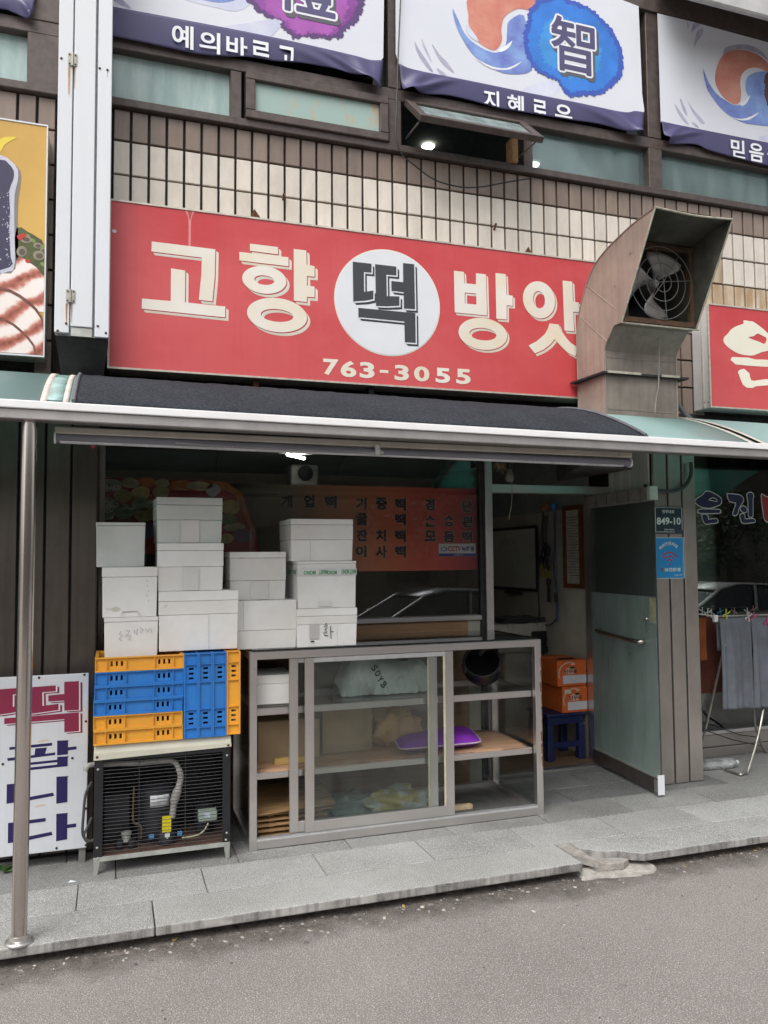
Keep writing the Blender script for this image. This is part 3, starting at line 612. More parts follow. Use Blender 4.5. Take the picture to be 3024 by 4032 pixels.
for (x, y, l, w) in ((376, 365, 150, .004), (408, 365, 120, .003), (363, 1652, 120, .005), (391, 1652, 110, .004), (585, 390, 30, .002)):
    p = at(*B4(x, y), Y=YR); q = at(*B4(x, y+l), Y=YR)
    MB().sheet([[(p.x-w, p.z), (p.x+w, p.z), (p.x+w*.4, q.z), (p.x-w*.3, q.z)]], YR-.0042 if 372 < x < 520 else YR-.0004, .0006).build('rust_run', M_RSTK, rc)
# ================================================================ exhaust hood
hx0, hx1 = 2.83, 3.36
hd = thing('exhaust_hood', 'pinkish beige sheet metal exhaust hood with a fan behind a wire guard', 'exhaust fan', (3.1, 4.28, 2.4))
M_HOOD = mat('faded beige paint on sheet metal', (.385, .292, .242), .6, .1, .14, 4, col2=(.285, .218, .182), c2amt=1, streak=.3, bump=.12, bscale=5, speck=[(8, (.17, .13, .115), .68), (16, (.2, .15, .13), .72)])
M_HOODF = mat('shaded grey beige sheet metal', (.30, .26, .22), .5, .3, .14, 6, col2=(.21, .18, .15), c2amt=1, streak=.4, bump=.1, bscale=6)  # front sheet: same hood metal, its shaded side put into a darker colour
M_HOODI = mat('shaded hood inside', (.085, .083, .065), .8, .1, .3, 6)  # lack of light inside the hood put into a dark olive colour
back = [tuple(p) for p in spline([(4.42, 2.40, 0), (4.42, 2.70, 0), (4.42, 2.98, 0), (4.365, 3.16, 0), (4.20, 3.362, 0), (3.88, 3.452, 0), (3.617, 3.476, 0)], 6)]
back = [(p[0], p[1]) for p in back]
front = [(3.948, 2.923), (4.022, 2.926), (4.103, 2.845), (4.133, 2.80), (4.133, 2.40)]
prof = back+front
for x, nm in ((hx0, 'side_panel'), (hx1, 'side_panel')):
    d = .0022; mb = MB(); mb.prism(prof, 'x', x-d, x+d); o = mb.build(nm, M_HOOD, hd)
for x in (hx0+.006, hx1-.006): MB().prism(prof, 'x', x-.001, x+.001).build('side_lining', M_HOODI, hd)  # added inner sheets that carry the interior shade
mb = MB(); nb = len(back)
mb.add([(hx0+.003, y, z) for y, z in back]+[(hx1-.003, y, z) for y, z in back], [(i, i+1, nb+i+1, nb+i) for i in range(nb-1)]); mb.build('back_sheet', M_HOODI, hd, smooth=True, solid=.003)
mb = MB(); mb.add([(hx0+.003, y, z) for y, z in front]+[(hx1-.003, y, z) for y, z in front], [(i, i+1, 6+i, 5+i) for i in range(4)]); mb.build('front_sheet', M_HOODF, hd, solid=.003)
M_EDGE = mat('pale folded edge', (.5, .47, .38), .5, .2, .2, 20)
TL, BL = (3.617, 3.476), (3.948, 2.923)
edge = [((hx0, *TL), (hx1, *TL)), ((hx0, *BL), (hx1+.02, *BL)), ((hx0, *TL), (hx0, *BL)), ((hx1, *TL), (hx1, *BL))]
for p, q in edge:
    pm = (Vector(p)+Vector(q))/2+Vector((0, 0, -.012 if p[0] != q[0] and p[1] == TL[0] else 0))
    MB().tube(spline([p, pm, q], 5), .0055, 6).build('folded_edge', M_EDGE, hd, smooth=True)
for x in (hx0-.004, hx1+.004): MB().tube([(x, y, z) for y, z in back[:nb]], .004, 5).build('seam', M_HOOD, hd, smooth=True)
for (a0, a1) in (((4.40, 3.10), (4.10, 2.85)), ((4.30, 3.26), (4.0, 3.02))): MB().tube([(hx0-.003, *a0), (hx0-.003, *a1)], .0025, 5).build('seam', M_HOOD, hd)
# flange with pale strips
fz = 2.655
mb = MB(); o_ = .045
mb.prism([(hx0-.05, 4.44), (hx0-.03, 4.10), (hx1+.065, 4.10), (hx1+.065, 4.44)], 'z', fz, fz+.012); mb.build('flange', M_DARK, hd)
for x0, x1 in ((hx0+.0, hx0+.235), (hx0+.385, hx0+.52)): bx('flange_strip', M_EDGE, hd, x0, x1, 4.092, 4.10, fz+.002, fz+.016)
for z in (2.44, 2.76): bx('crease', M_HOODF, hd, hx0+.02, hx1-.02, 4.1295, 4.135, z, z+.006)
for x in (hx0+.004, hx1-.004): MB().tube([(x, 4.131, 2.40), (x, 4.131, 2.83)], .006, 6).build('corner_fold', M_HOODF, hd, smooth=True)
# fan in its frame
fy = 3.955; fc = at(*B5(778, 680), Y=fy); M_FRM = mat('rusty fan frame', (.04, .034, .028), .8, .2, .3, 12, col2=(.20, .09, .03), c2amt=.6)
fx_0, fx_1, fz0, fz1 = hx0+.012, hx1-.012, 2.932, 3.425
for (x0, x1, z0, z1_) in ((fx_0, fx_1, fz0, fz0+.03), (fx_0, fx_1, fz1-.03, fz1), (fx_0, fx_0+.03, fz0+.03, fz1-.03), (fx_1-.03, fx_1, fz0+.03, fz1-.03)): bx('fan_frame', M_FRM, hd, x0, x1, fy-.015, fy+.015, z0, z1_)
bx('inner_baffle', M_BLACK, hd, hx0+.006, hx1-.006, 4.20, 4.21, 2.93, 3.35)
M_WIRE = mat('grey guard wire', (.20, .20, .19), .5, .5)
gc = Vector(((hx0+hx1)/2+.012, fy-.02, 3.185))
for rr_ in (.06, .115, .17, .222): MB().tube([(gc.x+rr_*math.cos(t*math.pi/18), gc.y-.02*(1-rr_/.222), gc.z+rr_*math.sin(t*math.pi/18)) for t in range(36)], .0028, 5, close=True).build('guard_ring', M_WIRE, hd, smooth=True)
for k in range(4):
    t = .15+k*math.pi/4; 
    if k == 3: continue
    MB().tube([(gc.x-.222*math.cos(t), gc.y, gc.z-.222*math.sin(t)), (gc.x, gc.y-.022, gc.z), (gc.x+.222*math.cos(t), gc.y, gc.z+.222*math.sin(t))], .0026, 5).build('guard_spoke', M_WIRE, hd, smooth=True)
M_BLADE = mat('grey aluminium fan blade', (.42, .40, .38), .45, .3, .15, 10, col2=(.22, .2, .18), c2amt=.7)
for k, t0 in enumerate((-math.pi/2-.06, math.pi/2-.55, math.pi-.08)):
    def blade(u, v):
        rad = .03+.185*u; w = (.25+.75*math.sin(min(1, u*1.15)*math.pi/2))*.62
        t = t0+(v-.5)*w*1.9*(1 if u < .9 else .92)+.25*(u-.5)
        return (gc.x-.012+rad*math.cos(t), fy+.035+(v-.5)*.07, gc.z+.008+rad*math.sin(t))
    mb = MB(); mb.grid(blade, 12, 10); mb.build('fan_blade', M_BLADE, hd, smooth=True, solid=.002)
MB().lathe([(.026, .06), (.026, .0), (.018, -.012), (.006, -.014), (.006, -.004), (.001, -.004)], (gc.x-.012, fy+.02, gc.z+.008), 'y', 18).build('fan_hub', M_BLADE, hd, smooth=True)
MB().lathe([(.06, .17), (.06, .03), (.03, .0)], (gc.x-.012, fy+.07, gc.z+.008), 'y', 18).build('fan_motor', M_DARK, hd, smooth=True)
cp = [at(*B5(x, y), Y=4.115) for x, y in ((728, 1055), (742, 1110), (757, 1230), (768, 1400), (765, 1500), (748, 1600), (737, 1715))]
cp = [(p.x, 4.05+.0075*i if i < 3 else 4.085, p.z) for i, p in enumerate(cp)]
MB().tube(spline(cp, 5), .0045, 6).build('fan_cable', mat('grey cable', (.24, .22, .2), .6), hd, smooth=True)
# bend under the awning that feeds the hood
pts = [at(*B8(x, y), Z=2.17) for x, y in ((680, 322), (905, 168), (1560, 208), (1330, 356))]
M_BEND = mat('dark galvanised bend', (.16, .145, .135), .55, .4, .15, 6)
mb = MB().hexa([(p.x, p.y, 2.17) for p in pts], [(p.x, p.y+.02, 2.30) for p in pts]); mb.build('duct_bend', M_BEND, hd, bevel=.004)
bx('duct_bend', M_BEND, hd, 2.86, 3.34, 4.15, 4.41, 2.301, 2.40)
hp = [(3.43, 4.35, 2.75), (3.45, 4.33, 2.62), (3.52, 4.28, 2.49), (3.58, 4.25, 2.40), (3.66, 4.3, 2.3)]
tag(MB().tube(spline(hp, 5), .017, 10).build('grey_hose', M_RUBBER, smooth=True), 'grey hose passing through the awning beside the exhaust hood', 'hose')
hp = [at(*B6(x, y), Y=4.59) for x, y in ((690, -190), (695, -60), (665, 40), (600, 120), (500, 165), (400, 178), (300, 170), (215, 165))]
hq = at(*B6(-90, 130), Y=4.9)
tag(MB().tube(spline([(p.x, 4.585, p.z) for p in hp]+[(hq.x, 4.7, hq.z)], 6), .0135, 10).build('drain_hose', mat('dark green hose', (.035, .05, .045), .5), smooth=True), 'dark hose looping down across the steel pillar above the house number plate', 'hose')
# ================================================================ glass door, swung open
Hh, Ff = Vector((3.452, 5.27, 0)), Vector((3.372, 4.405, 0)); dd = (Ff-Hh); dl = dd.length; dd.normalize(); dn = Vector((-dd.y, dd.x, 0))
if dn.x > 0: dn = -dn                       # towards the doorway (left)
def dbox(s0, s1, t0, t1, z0, z1_):          # s along the door from the hinge, t thickness towards the left
    c = [Hh+dd*s+dn*t for s, t in ((s0, t0), (s1, t0), (s1, t1), (s0, t1))]
    return MB().hexa([(p.x, p.y, z0) for p in c], [(p.x, p.y, z1_) for p in c])
door = dbox(0, dl, -.005, .005, .115, 1.93).build('glass_door', glass('clear greenish door glass', (.94, .97, .955), .01, .06, 1.4, (.34, .40, .375), .07), bld)
door['label'] = 'glass door standing open with a frosted lower half'
M_FROST = glass('frosted door film', (.72, .80, .77), .25, .18, .8, (.36, .45, .42), .38)
fzt = at(*B8(1400, 1310), X=3.39).z
dbox(.0, dl-.001, .006, .0075, .116, fzt).build('frosted_film', M_FROST, door)
M_DKST = mat('dark bronze rail', (.11, .095, .085), .4, .6, .15)
dbox(-.004, dl-.02, -.022, .022, .03, .114).build('bottom_rail', M_DKST, door)
dbox(-.004, dl-.02, -.023, .0235, .114, .12).build('rail_trim', M_STEEL, door)
dbox(.0, dl, -.025, .03, 1.915, 2.005).build('top_rail', mat('taped grey top rail', (.25, .24, .22), .6, 0, .15, 14), door, bevel=.004)
dbox(dl-.03, dl+.004, -.027, .033, 1.918, 2.008).build('top_rail_end', mat('pale green tape', (.55, .68, .6), .6), door)
dbox(dl-.045, dl-.003, -.02, .027, .03, .108).build('pivot_plate', M_STEEL, door)
dbox(dl-.003, dl+.002, -.02, .027, .015, .14).build('pivot_cap', M_WHITE, door)
for s_ in (.15, .30, .45, .60, .75): dbox(s_, s_+.006, .0305, .0312, 1.92, 2.0).build('tape_mark', M_DARK, door)
def dpt(s, t, z): p = Hh+dd*s+dn*t; return (p.x, p.y, z)
hz0 = .985
MB().tube(spline([dpt(.14, .006, hz0+.02), dpt(.15, .05, hz0+.02), dpt(.22, .06, hz0+.018), dpt(.62, .06, hz0-.002), dpt(.72, .05, hz0-.004), dpt(.73, .006, hz0-.004)], 6), .0165, 10).build('handle', M_CHROME, door, smooth=True)
lk = dpt(.775, .006, 1.135); MB().lathe([(.014, .0), (.014, -.02), (.010, -.026), (.001, -.026)], lk, 'x', 14).build('lock', M_CHROME, door, smooth=True)
dbox(dl-.075, dl-.005, .0078, .0085, 1.11, fzt-.01).build('sticker', mat('aged yellow sticker', (.34, .36, .22), .6, 0, .2, 20), door)
# ================================================================ signs
def inflate(poly, d):
    n = len(poly); ar = sum(poly[i][0]*poly[(i+1) % n][1]-poly[(i+1) % n][0]*poly[i][1] for i in range(n)); sg = 1 if ar > 0 else -1; out = []
    for i in range(n):
        a, b, c = Vector(poly[i-1]), Vector(poly[i]), Vector(poly[(i+1) % n])
        e1, e2 = (b-a), (c-b)
        if e1.length < 1e-9 or e2.length < 1e-9: out.append(tuple(b)); continue
        n1 = Vector((e1.y, -e1.x)).normalized()*sg; n2 = Vector((e2.y, -e2.x)).normalized()*sg; m = n1+n2
        if m.length < .2: m = n1
        m.normalize(); k = 1/max(.45, m.dot(n1)); out.append(tuple(b+m*d*k))
    return out
def smooth2(poly, n=4): return [(p[0], p[1]) for p in spline([(x, y, 0) for x, y in poly], n, True)]
def flatmat(name, c, r=.5, var=.05, sc=8, **k): return mat(name, c, r, 0, var, sc, **k)
def pell(cx, cy, rx, ry, rot, n=40): return ellipse(cx, cy, rx, ry, n, math.radians(rot))
M_RED = mat('sun-faded red sign face', (.46, .026, .033), .38, 0, .1, .75, col2=(.55, .078, .082), c2amt=1, lo=.30, hi=.55, stretch=(1, 1, 1.5), streak=.10, detail=8)
M_REDL = flatmat('red sign line', (.40, .045, .05))
M_CREAM = flatmat('cream sign lettering', (.70, .625, .485), .45, .05, 3, col2=(.72, .71, .70), c2amt=.7)
M_INK = flatmat('charcoal sign lettering', (.040, .043, .050))
M_DISC = flatmat('white sign disc', (.66, .68, .71), .4, .03, 3)
M_TRIM = mat('aged aluminium sign trim', (.56, .52, .44), .45, .4, .15, 20)
YN = 4.45
def sign_box(t, x0, x1, z0, z1_, face, side=M_TRIM, yb=YW-.004):
    bx('face', face, t, x0+.008, x1-.008, YN, YN+.01, z0+.008, z1_-.008)
    bx('box', side, t, x0+.003, x1-.003, YN+.012, yb, z0+.003, z1_-.003)
    for a in ((x0, x1, z1_-.010, z1_), (x0, x1, z0, z0+.010), (x0, x0+.010, z0+.010, z1_-.010), (x1-.010, x1, z0+.010, z1_-.010)): bx('trim', M_TRIM, t, a[0], a[1], YN-.005, YN+.011, a[2], a[3])
sx0_, sx1_, sz0, sz1 = -.030, 3.30, 2.566, 3.488
sg = thing('shop_sign', 'long faded red shop sign with big cream Korean letters and a white disc', 'sign', (1.6, YW, sz0))
sign_box(sg, sx0_, sx1_, sz0, sz1, M_RED)
def letters(t, zf, polys, off, m, line, Y, name='letter', steps=4, gap=.28):
    """each stroke: drop shadow (swept), thin line, face"""
    for loops in polys:
        def sh(k): return [pl(zf, [(x+off[0]*k, y+off[1]*k) for x, y in l], Y) for l in loops]
        mb = MB()
        for i in range(steps): mb.sheet(sh(gap*1.5+(1-gap*1.5)*(i+1)/steps), Y-.0004*(steps-i), .0003)
        s_ = mb.build('letter_shadow', m, t)
        b_ = Y-.0004*(steps+1)
        if line: MB().sheet(sh(gap), b_-.0002, .0004).build('letter_line', line, t)
        MB().sheet(sh(0), b_-.0008, .0006).build(name, m, t)
GO = [[[(195, 143), (695, 205), (690, 420), (672, 614), (565, 602), (585, 400), (588, 270), (192, 222)]],
      [[(346, 355), (458, 372), (456, 622), (773, 655), (771, 740), (116, 672), (118, 592), (344, 612)]]]
HYANG = [[[(967, 160), (1188, 188), (1188, 245), (967, 216)]], [[(884, 225), (1270, 268), (1270, 338), (884, 292)]],
         [pell(1080, 445, 175, 108, 8), pell(1080, 447, 78, 37, 8)],
         [[(1311, 202), (1410, 214), (1413, 325), (1475, 338), (1475, 420), (1415, 415), (1417, 490), (1475, 498), (1475, 583), (1415, 578), (1415, 620), (1313, 608)]],
         [pell(1180, 722, 238, 133, 8), pell(1180, 725, 128, 50, 6)]]
letters(sg, L1, GO, (27, 28), M_CREAM, M_REDL, YN); letters(sg, L1, HYANG, (26, 28), M_CREAM, M_REDL, YN)
BANG = [[[(107, 138), (224, 152), (230, 284), (365, 297), (365, 168), (481, 180), (495, 660), (118, 624)], [(234, 393), (370, 405), (370, 533), (236, 520)]],
        [[(592, 165), (711, 178), (722, 420), (793, 430), (793, 547), (722, 540), (724, 707), (603, 697)]],
        [pell(446, 875, 286, 184, 9), pell(446, 878, 157, 72, 7)]]
AT = [[pell(1100, 478, 184, 220, -18), pell(1100, 476, 68, 101, -10)],
      [[(1375, 253), (1487, 266), (1497, 498), (1562, 510), (1568, 620), (1500, 618), (1510, 845), (1397, 835)]],
      [[(1222, 752), (1330, 766), (1345, 815), (1400, 900), (1470, 980), (1555, 1033), (1523, 1140), (1430, 1090), (1350, 1010), (1283, 935), (1230, 1000), (1150, 1060), (1052, 1103), (978, 1010), (1080, 955), (1170, 875), (1205, 810)]]]
letters(sg, L3, BANG, (28, 32), M_CREAM, M_REDL, YN); letters(sg, L3, AT, (28, 32), M_CREAM, M_REDL, YN)
c0 = at(*L2(826, 853), Y=YN); cl, cr_ = at(*L2(103, 760), Y=YN), at(*L2(1548, 945), Y=YN); ct, cb_ = at(*L2(745, 120), Y=YN), at(*L2(905, 1587), Y=YN)
rx, rz_ = (cr_.x-cl.x)/2, (ct.z-cb_.z)/2; dcx, dcz = (cl.x+cr_.x)/2, (ct.z+cb_.z)/2
MB().sheet([ellipse(dcx, dcz, rx+.006, rz_+.006, 72)], YN, .0008).build('disc_rim', M_CREAM, sg)
MB().sheet([ellipse(dcx, dcz, rx, rz_, 72)], YN-.001, .0012).build('disc', M_DISC, sg)
TTEOK = [[[(347, 286), (608, 315), (608, 440), (502, 430), (505, 705), (634, 687), (634, 805), (520, 828), (355, 837)]],
         [[(658, 320), (953, 355), (953, 478), (815, 466), (820, 765), (995, 768), (995, 897), (830, 905), (672, 900)]],
         [[(1046, 305), (1200, 322), (1213, 947), (1060, 937), (1055, 710), (885, 690), (884, 553), (1050, 572)]],
         [[(424, 927), (1217, 1000), (1222, 1415), (1072, 1405), (1065, 1117), (427, 1055)]]]
letters(sg, L2, TTEOK, (42, 48), M_INK, M_DISC, YN-.0024, gap=.42)
for ch, x0, y0, x1, y1 in (('7', 105, 80, 255, 245), ('6', 275, 97, 428, 265), ('3', 460, 110, 605, 275), ('-', 657, 187, 740, 223), ('3', 800, 138, 940, 297), ('0', 990, 152, 1140, 307), ('5', 1200, 167, 1342, 322), ('5', 1400, 177, 1542, 333)):
    a = at(*L4((x0+x1)/2-(x1-x0)/2, (y0+y1)/2), Y=YN).x; b = at(*L4(x1, (y0+y1)/2), Y=YN).x
    zt = at(*L4((x0+x1)/2, y0+4), Y=YN).z; zb_ = at(*L4((x0+x1)/2, y1-4), Y=YN).z
    text('phone_digit', ch, M_CREAM, sg, a, b, zb_, zt, YN-.0015, .035 if ch != '-' else .02)
# wear: bird dropping streak, rust bracket stubs, pale chip
p = at(*zC(820, 140), Y=YN); q = at(*zC(818, 290), Y=YN)
MB().sheet([smooth2([(p.x-.028, p.z), (p.x+.026, p.z), (p.x+.008, p.z-.05), (p.x+.006, q.z), (p.x-.006, q.z), (p.x-.007, p.z-.05)], 3)], YN, .0006).build('pale_streak', flatmat('pale pink run', (.66, .22, .22)), sg)
MB().sheet([[(p.x-.014, p.z), (p.x+.014, p.z), (p.x+.001, p.z-.06)]], YN-.0008, .0006).build('rust_streak', flatmat('dull rust run', (.36, .06, .04)), sg)
p = at(*zC(494, 231), Y=YN); MB().sheet([ellipse(p.x, p.z, .012, .010, 8)], YN, .003).build('plug', M_DISC, sg)
for (x, y, zf) in ((1100, 155, zC), (620, 315, zD)):
    p = at(*zf(x, y), Y=4.52); MB().add([(p.x-.03, 4.52, p.z-.03), (p.x+.035, 4.52, p.z-.02), (p.x-.005, 4.5, p.z+.02), (p.x-.01, 4.55, p.z-.02)], [(0, 1, 2), (0, 2, 3), (1, 2, 3), (0, 1, 3)]).build('bracket_stub', M_RUST, sg)
for (x, y) in ((1225, 850),): p = at(*zA(x, y), Y=YW-.01); MB().tube([(p.x, YW, p.z-.015), (p.x, YW-.03, p.z+.012)], .008, 6).build('bracket_stub', M_RUST, sg)
p = at(*zD(478, 210), Y=YW-.01); MB().tube([(p.x, YW, p.z-.02), (p.x, YW-.03, p.z+.012)], .008, 6).build('bracket_stub', M_RUST, sg)
for x, y in ((1105, 880), (1600, 935)):
    p = at(*zC(x, y), Y=4.52); bx('bracket', M_RUST if x < 1200 else M_DARK, sg, p.x-.015, p.x+.015, 4.5, 4.6, 2.50, 2.568)
# ---- neighbour's red sign
s2_ = thing('neighbour_sign', 'second red sign with cream brush lettering beside the exhaust hood', 'sign', (4.6, YW, 2.566))
MB_X0 = 3.888
sign_box(s2_, MB_X0, 6.2, 2.566, 3.296, M_RED, mat('pale sign side', (.62, .62, .62), .4, .3, .06, 6), yb=4.612)
bx('side_rib', M_TRIM, s2_, MB_X0-.003, MB_X0+.002, YN+.06, YN+.068, 2.57, 3.29)
M_CR2 = flatmat('ivory brush lettering', (.76, .72, .60), .45, .04, 3)
EUN = [[smooth2([(1228, 600), (1340, 620), (1370, 618), (1480, 690), (1600, 790), (1680, 880), (1720, 960), (1700, 1060), (1630, 1110), (1520, 1135), (1400, 1185), (1300, 1190), (1140, 1160), (1000, 1080), (930, 1020), (890, 960), (895, 890), (960, 825), (1000, 770), (1080, 710), (1180, 672), (1225, 650)], 2), [(1297, 890), (1330, 877), (1390, 868), (1440, 830), (1470, 823), (1600, 890), (1610, 930), (1590, 985), (1555, 997), (1490, 965), (1380, 925)]],
       [[(1030, 1215), (1170, 1222), (1300, 1225), (1420, 1258), (1520, 1258), (1900, 1275), (1900, 1380), (1560, 1378), (1300, 1360), (1090, 1340), (1005, 1265)]],
       [[(1130, 1465), (1160, 1430), (1230, 1412), (1320, 1490), (1330, 1555), (1350, 1605), (1400, 1615), (1500, 1600), (1590, 1588), (1850, 1600), (1850, 1670), (1500, 1700), (1430, 1705), (1370, 1735), (1280, 1730), (1210, 1680), (1165, 1570)]]]
for l in EUN: MB().sheet([pl(L6, q_, YN) for q_ in l], YN, .0015).build('letter', M_CR2, s2_)
for (x, y) in ((560, 1975), (632, 1968)): p = at(*L6(x, y), X=MB_X0); MB().lathe([(.006, 0), (.004, -.004), (.001, -.005)], (MB_X0+.003, p.y, p.z), 'x', 8).build('screw', M_RUST, s2_)
# ---- yellow meat restaurant sign, cut by the frame
s3 = thing('restaurant_sign', 'yellow restaurant sign with a printed photo of sliced meat beside the white riser', 'sign', (-1.0, YW, 2.6))
ysx1 = -.338
bx('face', mat('mustard yellow print', (.60, .37, .085), .4, 0, .06, 1.5, col2=(.50, .29, .055), c2amt=1, stretch=(1, 1, .8)), s3, -1.9, ysx1-.006, YN, YN+.01, 2.612, 3.83)
bx('box', M_TRIM, s3, -1.9, ysx1-.002, YN+.012, YW-.004, 2.609, 3.833)
for a in ((-1.9, ysx1, 3.832, 3.840), (-1.9, ysx1, 2.602, 2.610), (ysx1-.006, ysx1, 2.610, 3.832)): bx('trim', M_WHITE, s3, a[0], a[1], YN-.004, YN+.011, a[2], a[3])
def prt(t, zf, pts, m, layer, name, Y=YN, sm=2):
    q = smooth2(pts, sm) if sm else pts
    return MB().sheet([[(min(x, ysx1-.007), max(z, 2.613)) for x, z in pl(zf, q, Y)]], Y-.0008*layer, .0007).build(name, m, t)
NAVY = flatmat('deep navy print', (.035, .030, .075)); LAV = flatmat('lavender outline print', (.50, .50, .58)); SHD = flatmat('grey print shadow', (.20, .175, .15)); 
prt(s3, B4, [(-180, 840), (0, 845), (60, 880), (110, 930), (112, 1000), (100, 1080), (96, 1200), (102, 1380), (95, 1450), (60, 1490), (0, 1490), (-180, 1490)], SHD, 1, 'glyph_shadow')
prt(s3, B4, [(-180, 835), (0, 845), (60, 878), (98, 925), (96, 990), (80, 1060), (78, 1200), (82, 1380), (75, 1460), (40, 1480), (-180, 1480)], LAV, 2, 'glyph_outline')
prt(s3, B4, [(-180, 865), (0, 870), (40, 885), (75, 930), (72, 980), (50, 1040), (55, 1150), (50, 1250), (58, 1400), (52, 1455), (-180, 1450)], NAVY, 3, 'glyph')
for _ in range(46):
    x, y = random.uniform(0, 52), random.uniform(1030, 1440); w, h = random.uniform(2, 10), random.uniform(2, 12)
    if random.random() < .5: x = random.uniform(34, 54)
    prt(s3, B4, [(x, y), (x+w, y+1), (x+w*.8, y+h), (x+1, y+h*.8)], LAV, 4, 'brush_gap', sm=0)
prt(s3, B4, [(-30, 820), (0, 760), (40, 745), (92, 748), (60, 765), (25, 790), (0, 830)], flatmat('bright yellow flame print', (.72, .55, .05)), 1, 'flame')
prt(s3, B4, [(90, 1240), (150, 1262), (200, 1290), (248, 1340), (248, 1500), (90, 1420)], flatmat('dark olive salad print', (.055, .065, .02), .5, .3, 25, col2=(.12, .15, .03)), 1, 'salad_print')
MUSH = flatmat('mushroom print', (.30, .25, .18), .5, .25, 30, col2=(.16, .13, .09)); MUD = flatmat('mushroom hollow print', (.09, .075, .05))
for (x, y, rx_, ry_) in ((140, 1303, 34, 20), (205, 1338, 24, 16), (118, 1370, 28, 30), (212, 1392, 32, 26), (232, 1362, 14, 12)):
    prt(s3, B4, pell(x, y, rx_, ry_, 10, 12), MUSH, 3, 'mushroom_print'); prt(s3, B4, pell(x+3, y+2, rx_*.6, ry_*.55, 10, 10), MUD, 4, 'mushroom_print')
prt(s3, B4, [(92, 1285), (130, 1272), (145, 1285), (110, 1310)], flatmat('red pepper print', (.5, .03, .02)), 4, 'pepper_print'); prt(s3, B4, [(140, 1412), (165, 1418), (160, 1432), (140, 1428)], MATS['red pepper print'], 4, 'pepper_print')
for (x, y) in ((150, 1285), (180, 1310), (235, 1440), (240, 1345)): prt(s3, B4, pell(x, y, 16, 10, 30, 9), flatmat('lettuce print', (.18, .26, .05)), 2, 'lettuce_print')
FAT = flatmat('pale meat fat print', (.66, .56, .50), .4, .1, 9, col2=(.58, .40, .34), c2amt=.7, lo=.4, hi=.7); LEAN = flatmat('raw lean meat print', (.42, .10, .075), .4, .25, 22, col2=(.58, .30, .25), c2amt=.8, detail=8); BRN = flatmat('browned meat print', (.26, .09, .045), .4, .3, 18, col2=(.5, .3, .22))
def meat_mat():
    m = bpy.data.materials.new('sliced meat photo print'); m.use_nodes = True; N = m.node_tree.nodes; L = m.node_tree.links; b = N['Principled BSDF']; b.inputs['Roughness'].default_value = .4
    tc = N.new('ShaderNodeTexCoord'); mp = N.new('ShaderNodeMapping'); mp.inputs['Rotation'].default_value = (0, math.radians(32), 0); L.new(tc.outputs['Object'], mp.inputs[0])
    w = N.new('ShaderNodeTexWave'); w.wave_type = 'BANDS'; w.bands_direction = 'Z'; w.inputs['Scale'].default_value = 2.6; w.inputs['Distortion'].default_value = 3.2; w.inputs['Detail'].default_value = 5; w.inputs['Detail Scale'].default_value = 1.6; w.inputs['Detail Roughness'].default_value = .62; L.new(mp.outputs[0], w.inputs['Vector'])
    n = N.new('ShaderNodeTexNoise'); n.inputs['Scale'].default_value = 42; n.inputs['Detail'].default_value = 6; L.new(mp.outputs[0], n.inputs['Vector'])
    ad = N.new('ShaderNodeMath'); ad.operation = 'MULTIPLY_ADD'; ad.inputs[1].default_value = .42; L.new(n.outputs[0], ad.inputs[0]); L.new(w.outputs['Fac'], ad.inputs[2])
    r = N.new('ShaderNodeValToRGB'); L.new(ad.outputs[0], r.inputs[0]); e = r.color_ramp.elements; e[0].position = .12; e[0].color = (.17, .045, .02, 1); e[1].position = 1.0; e[1].color = (.80, .72, .68, 1)
    for pos, c in ((.30, (.40, .12, .08, 1)), (.46, (.50, .19, .15, 1)), (.60, (.62, .38, .32, 1)), (.76, (.74, .60, .55, 1))): k = e.new(pos); k.color = c
    L.new(r.outputs[0], b.inputs['Base Color']); return m
MEAT = meat_mat()
for k, pts in enumerate(([(-150, 1478), (60, 1490), (98, 1400), (160, 1430), (215, 1475), (246, 1545), (246, 1700), (-150, 1600)], [(-150, 1560), (0, 1570), (100, 1610), (190, 1680), (246, 1770), (246, 1950), (-150, 1950)], [(-150, 1720), (20, 1740), (110, 1800), (180, 1880), (190, 1950), (-150, 1950)])):
    prt(s3, B4, pts, MEAT, 2+k, 'meat_print', sm=3)
SHM = flatmat('meat shadow print', (.20, .07, .045), .5, .3, 20)
for pts in ([(-150, 1592), (0, 1563), (110, 1605), (200, 1680), (246, 1760), (246, 1778), (190, 1690), (100, 1618), (0, 1578)], [(-150, 1712), (20, 1733), (115, 1795), (188, 1878), (200, 1950), (190, 1950), (178, 1884), (108, 1806), (18, 1746)]): prt(s3, B4, pts, SHM, 5, 'meat_print', sm=2)
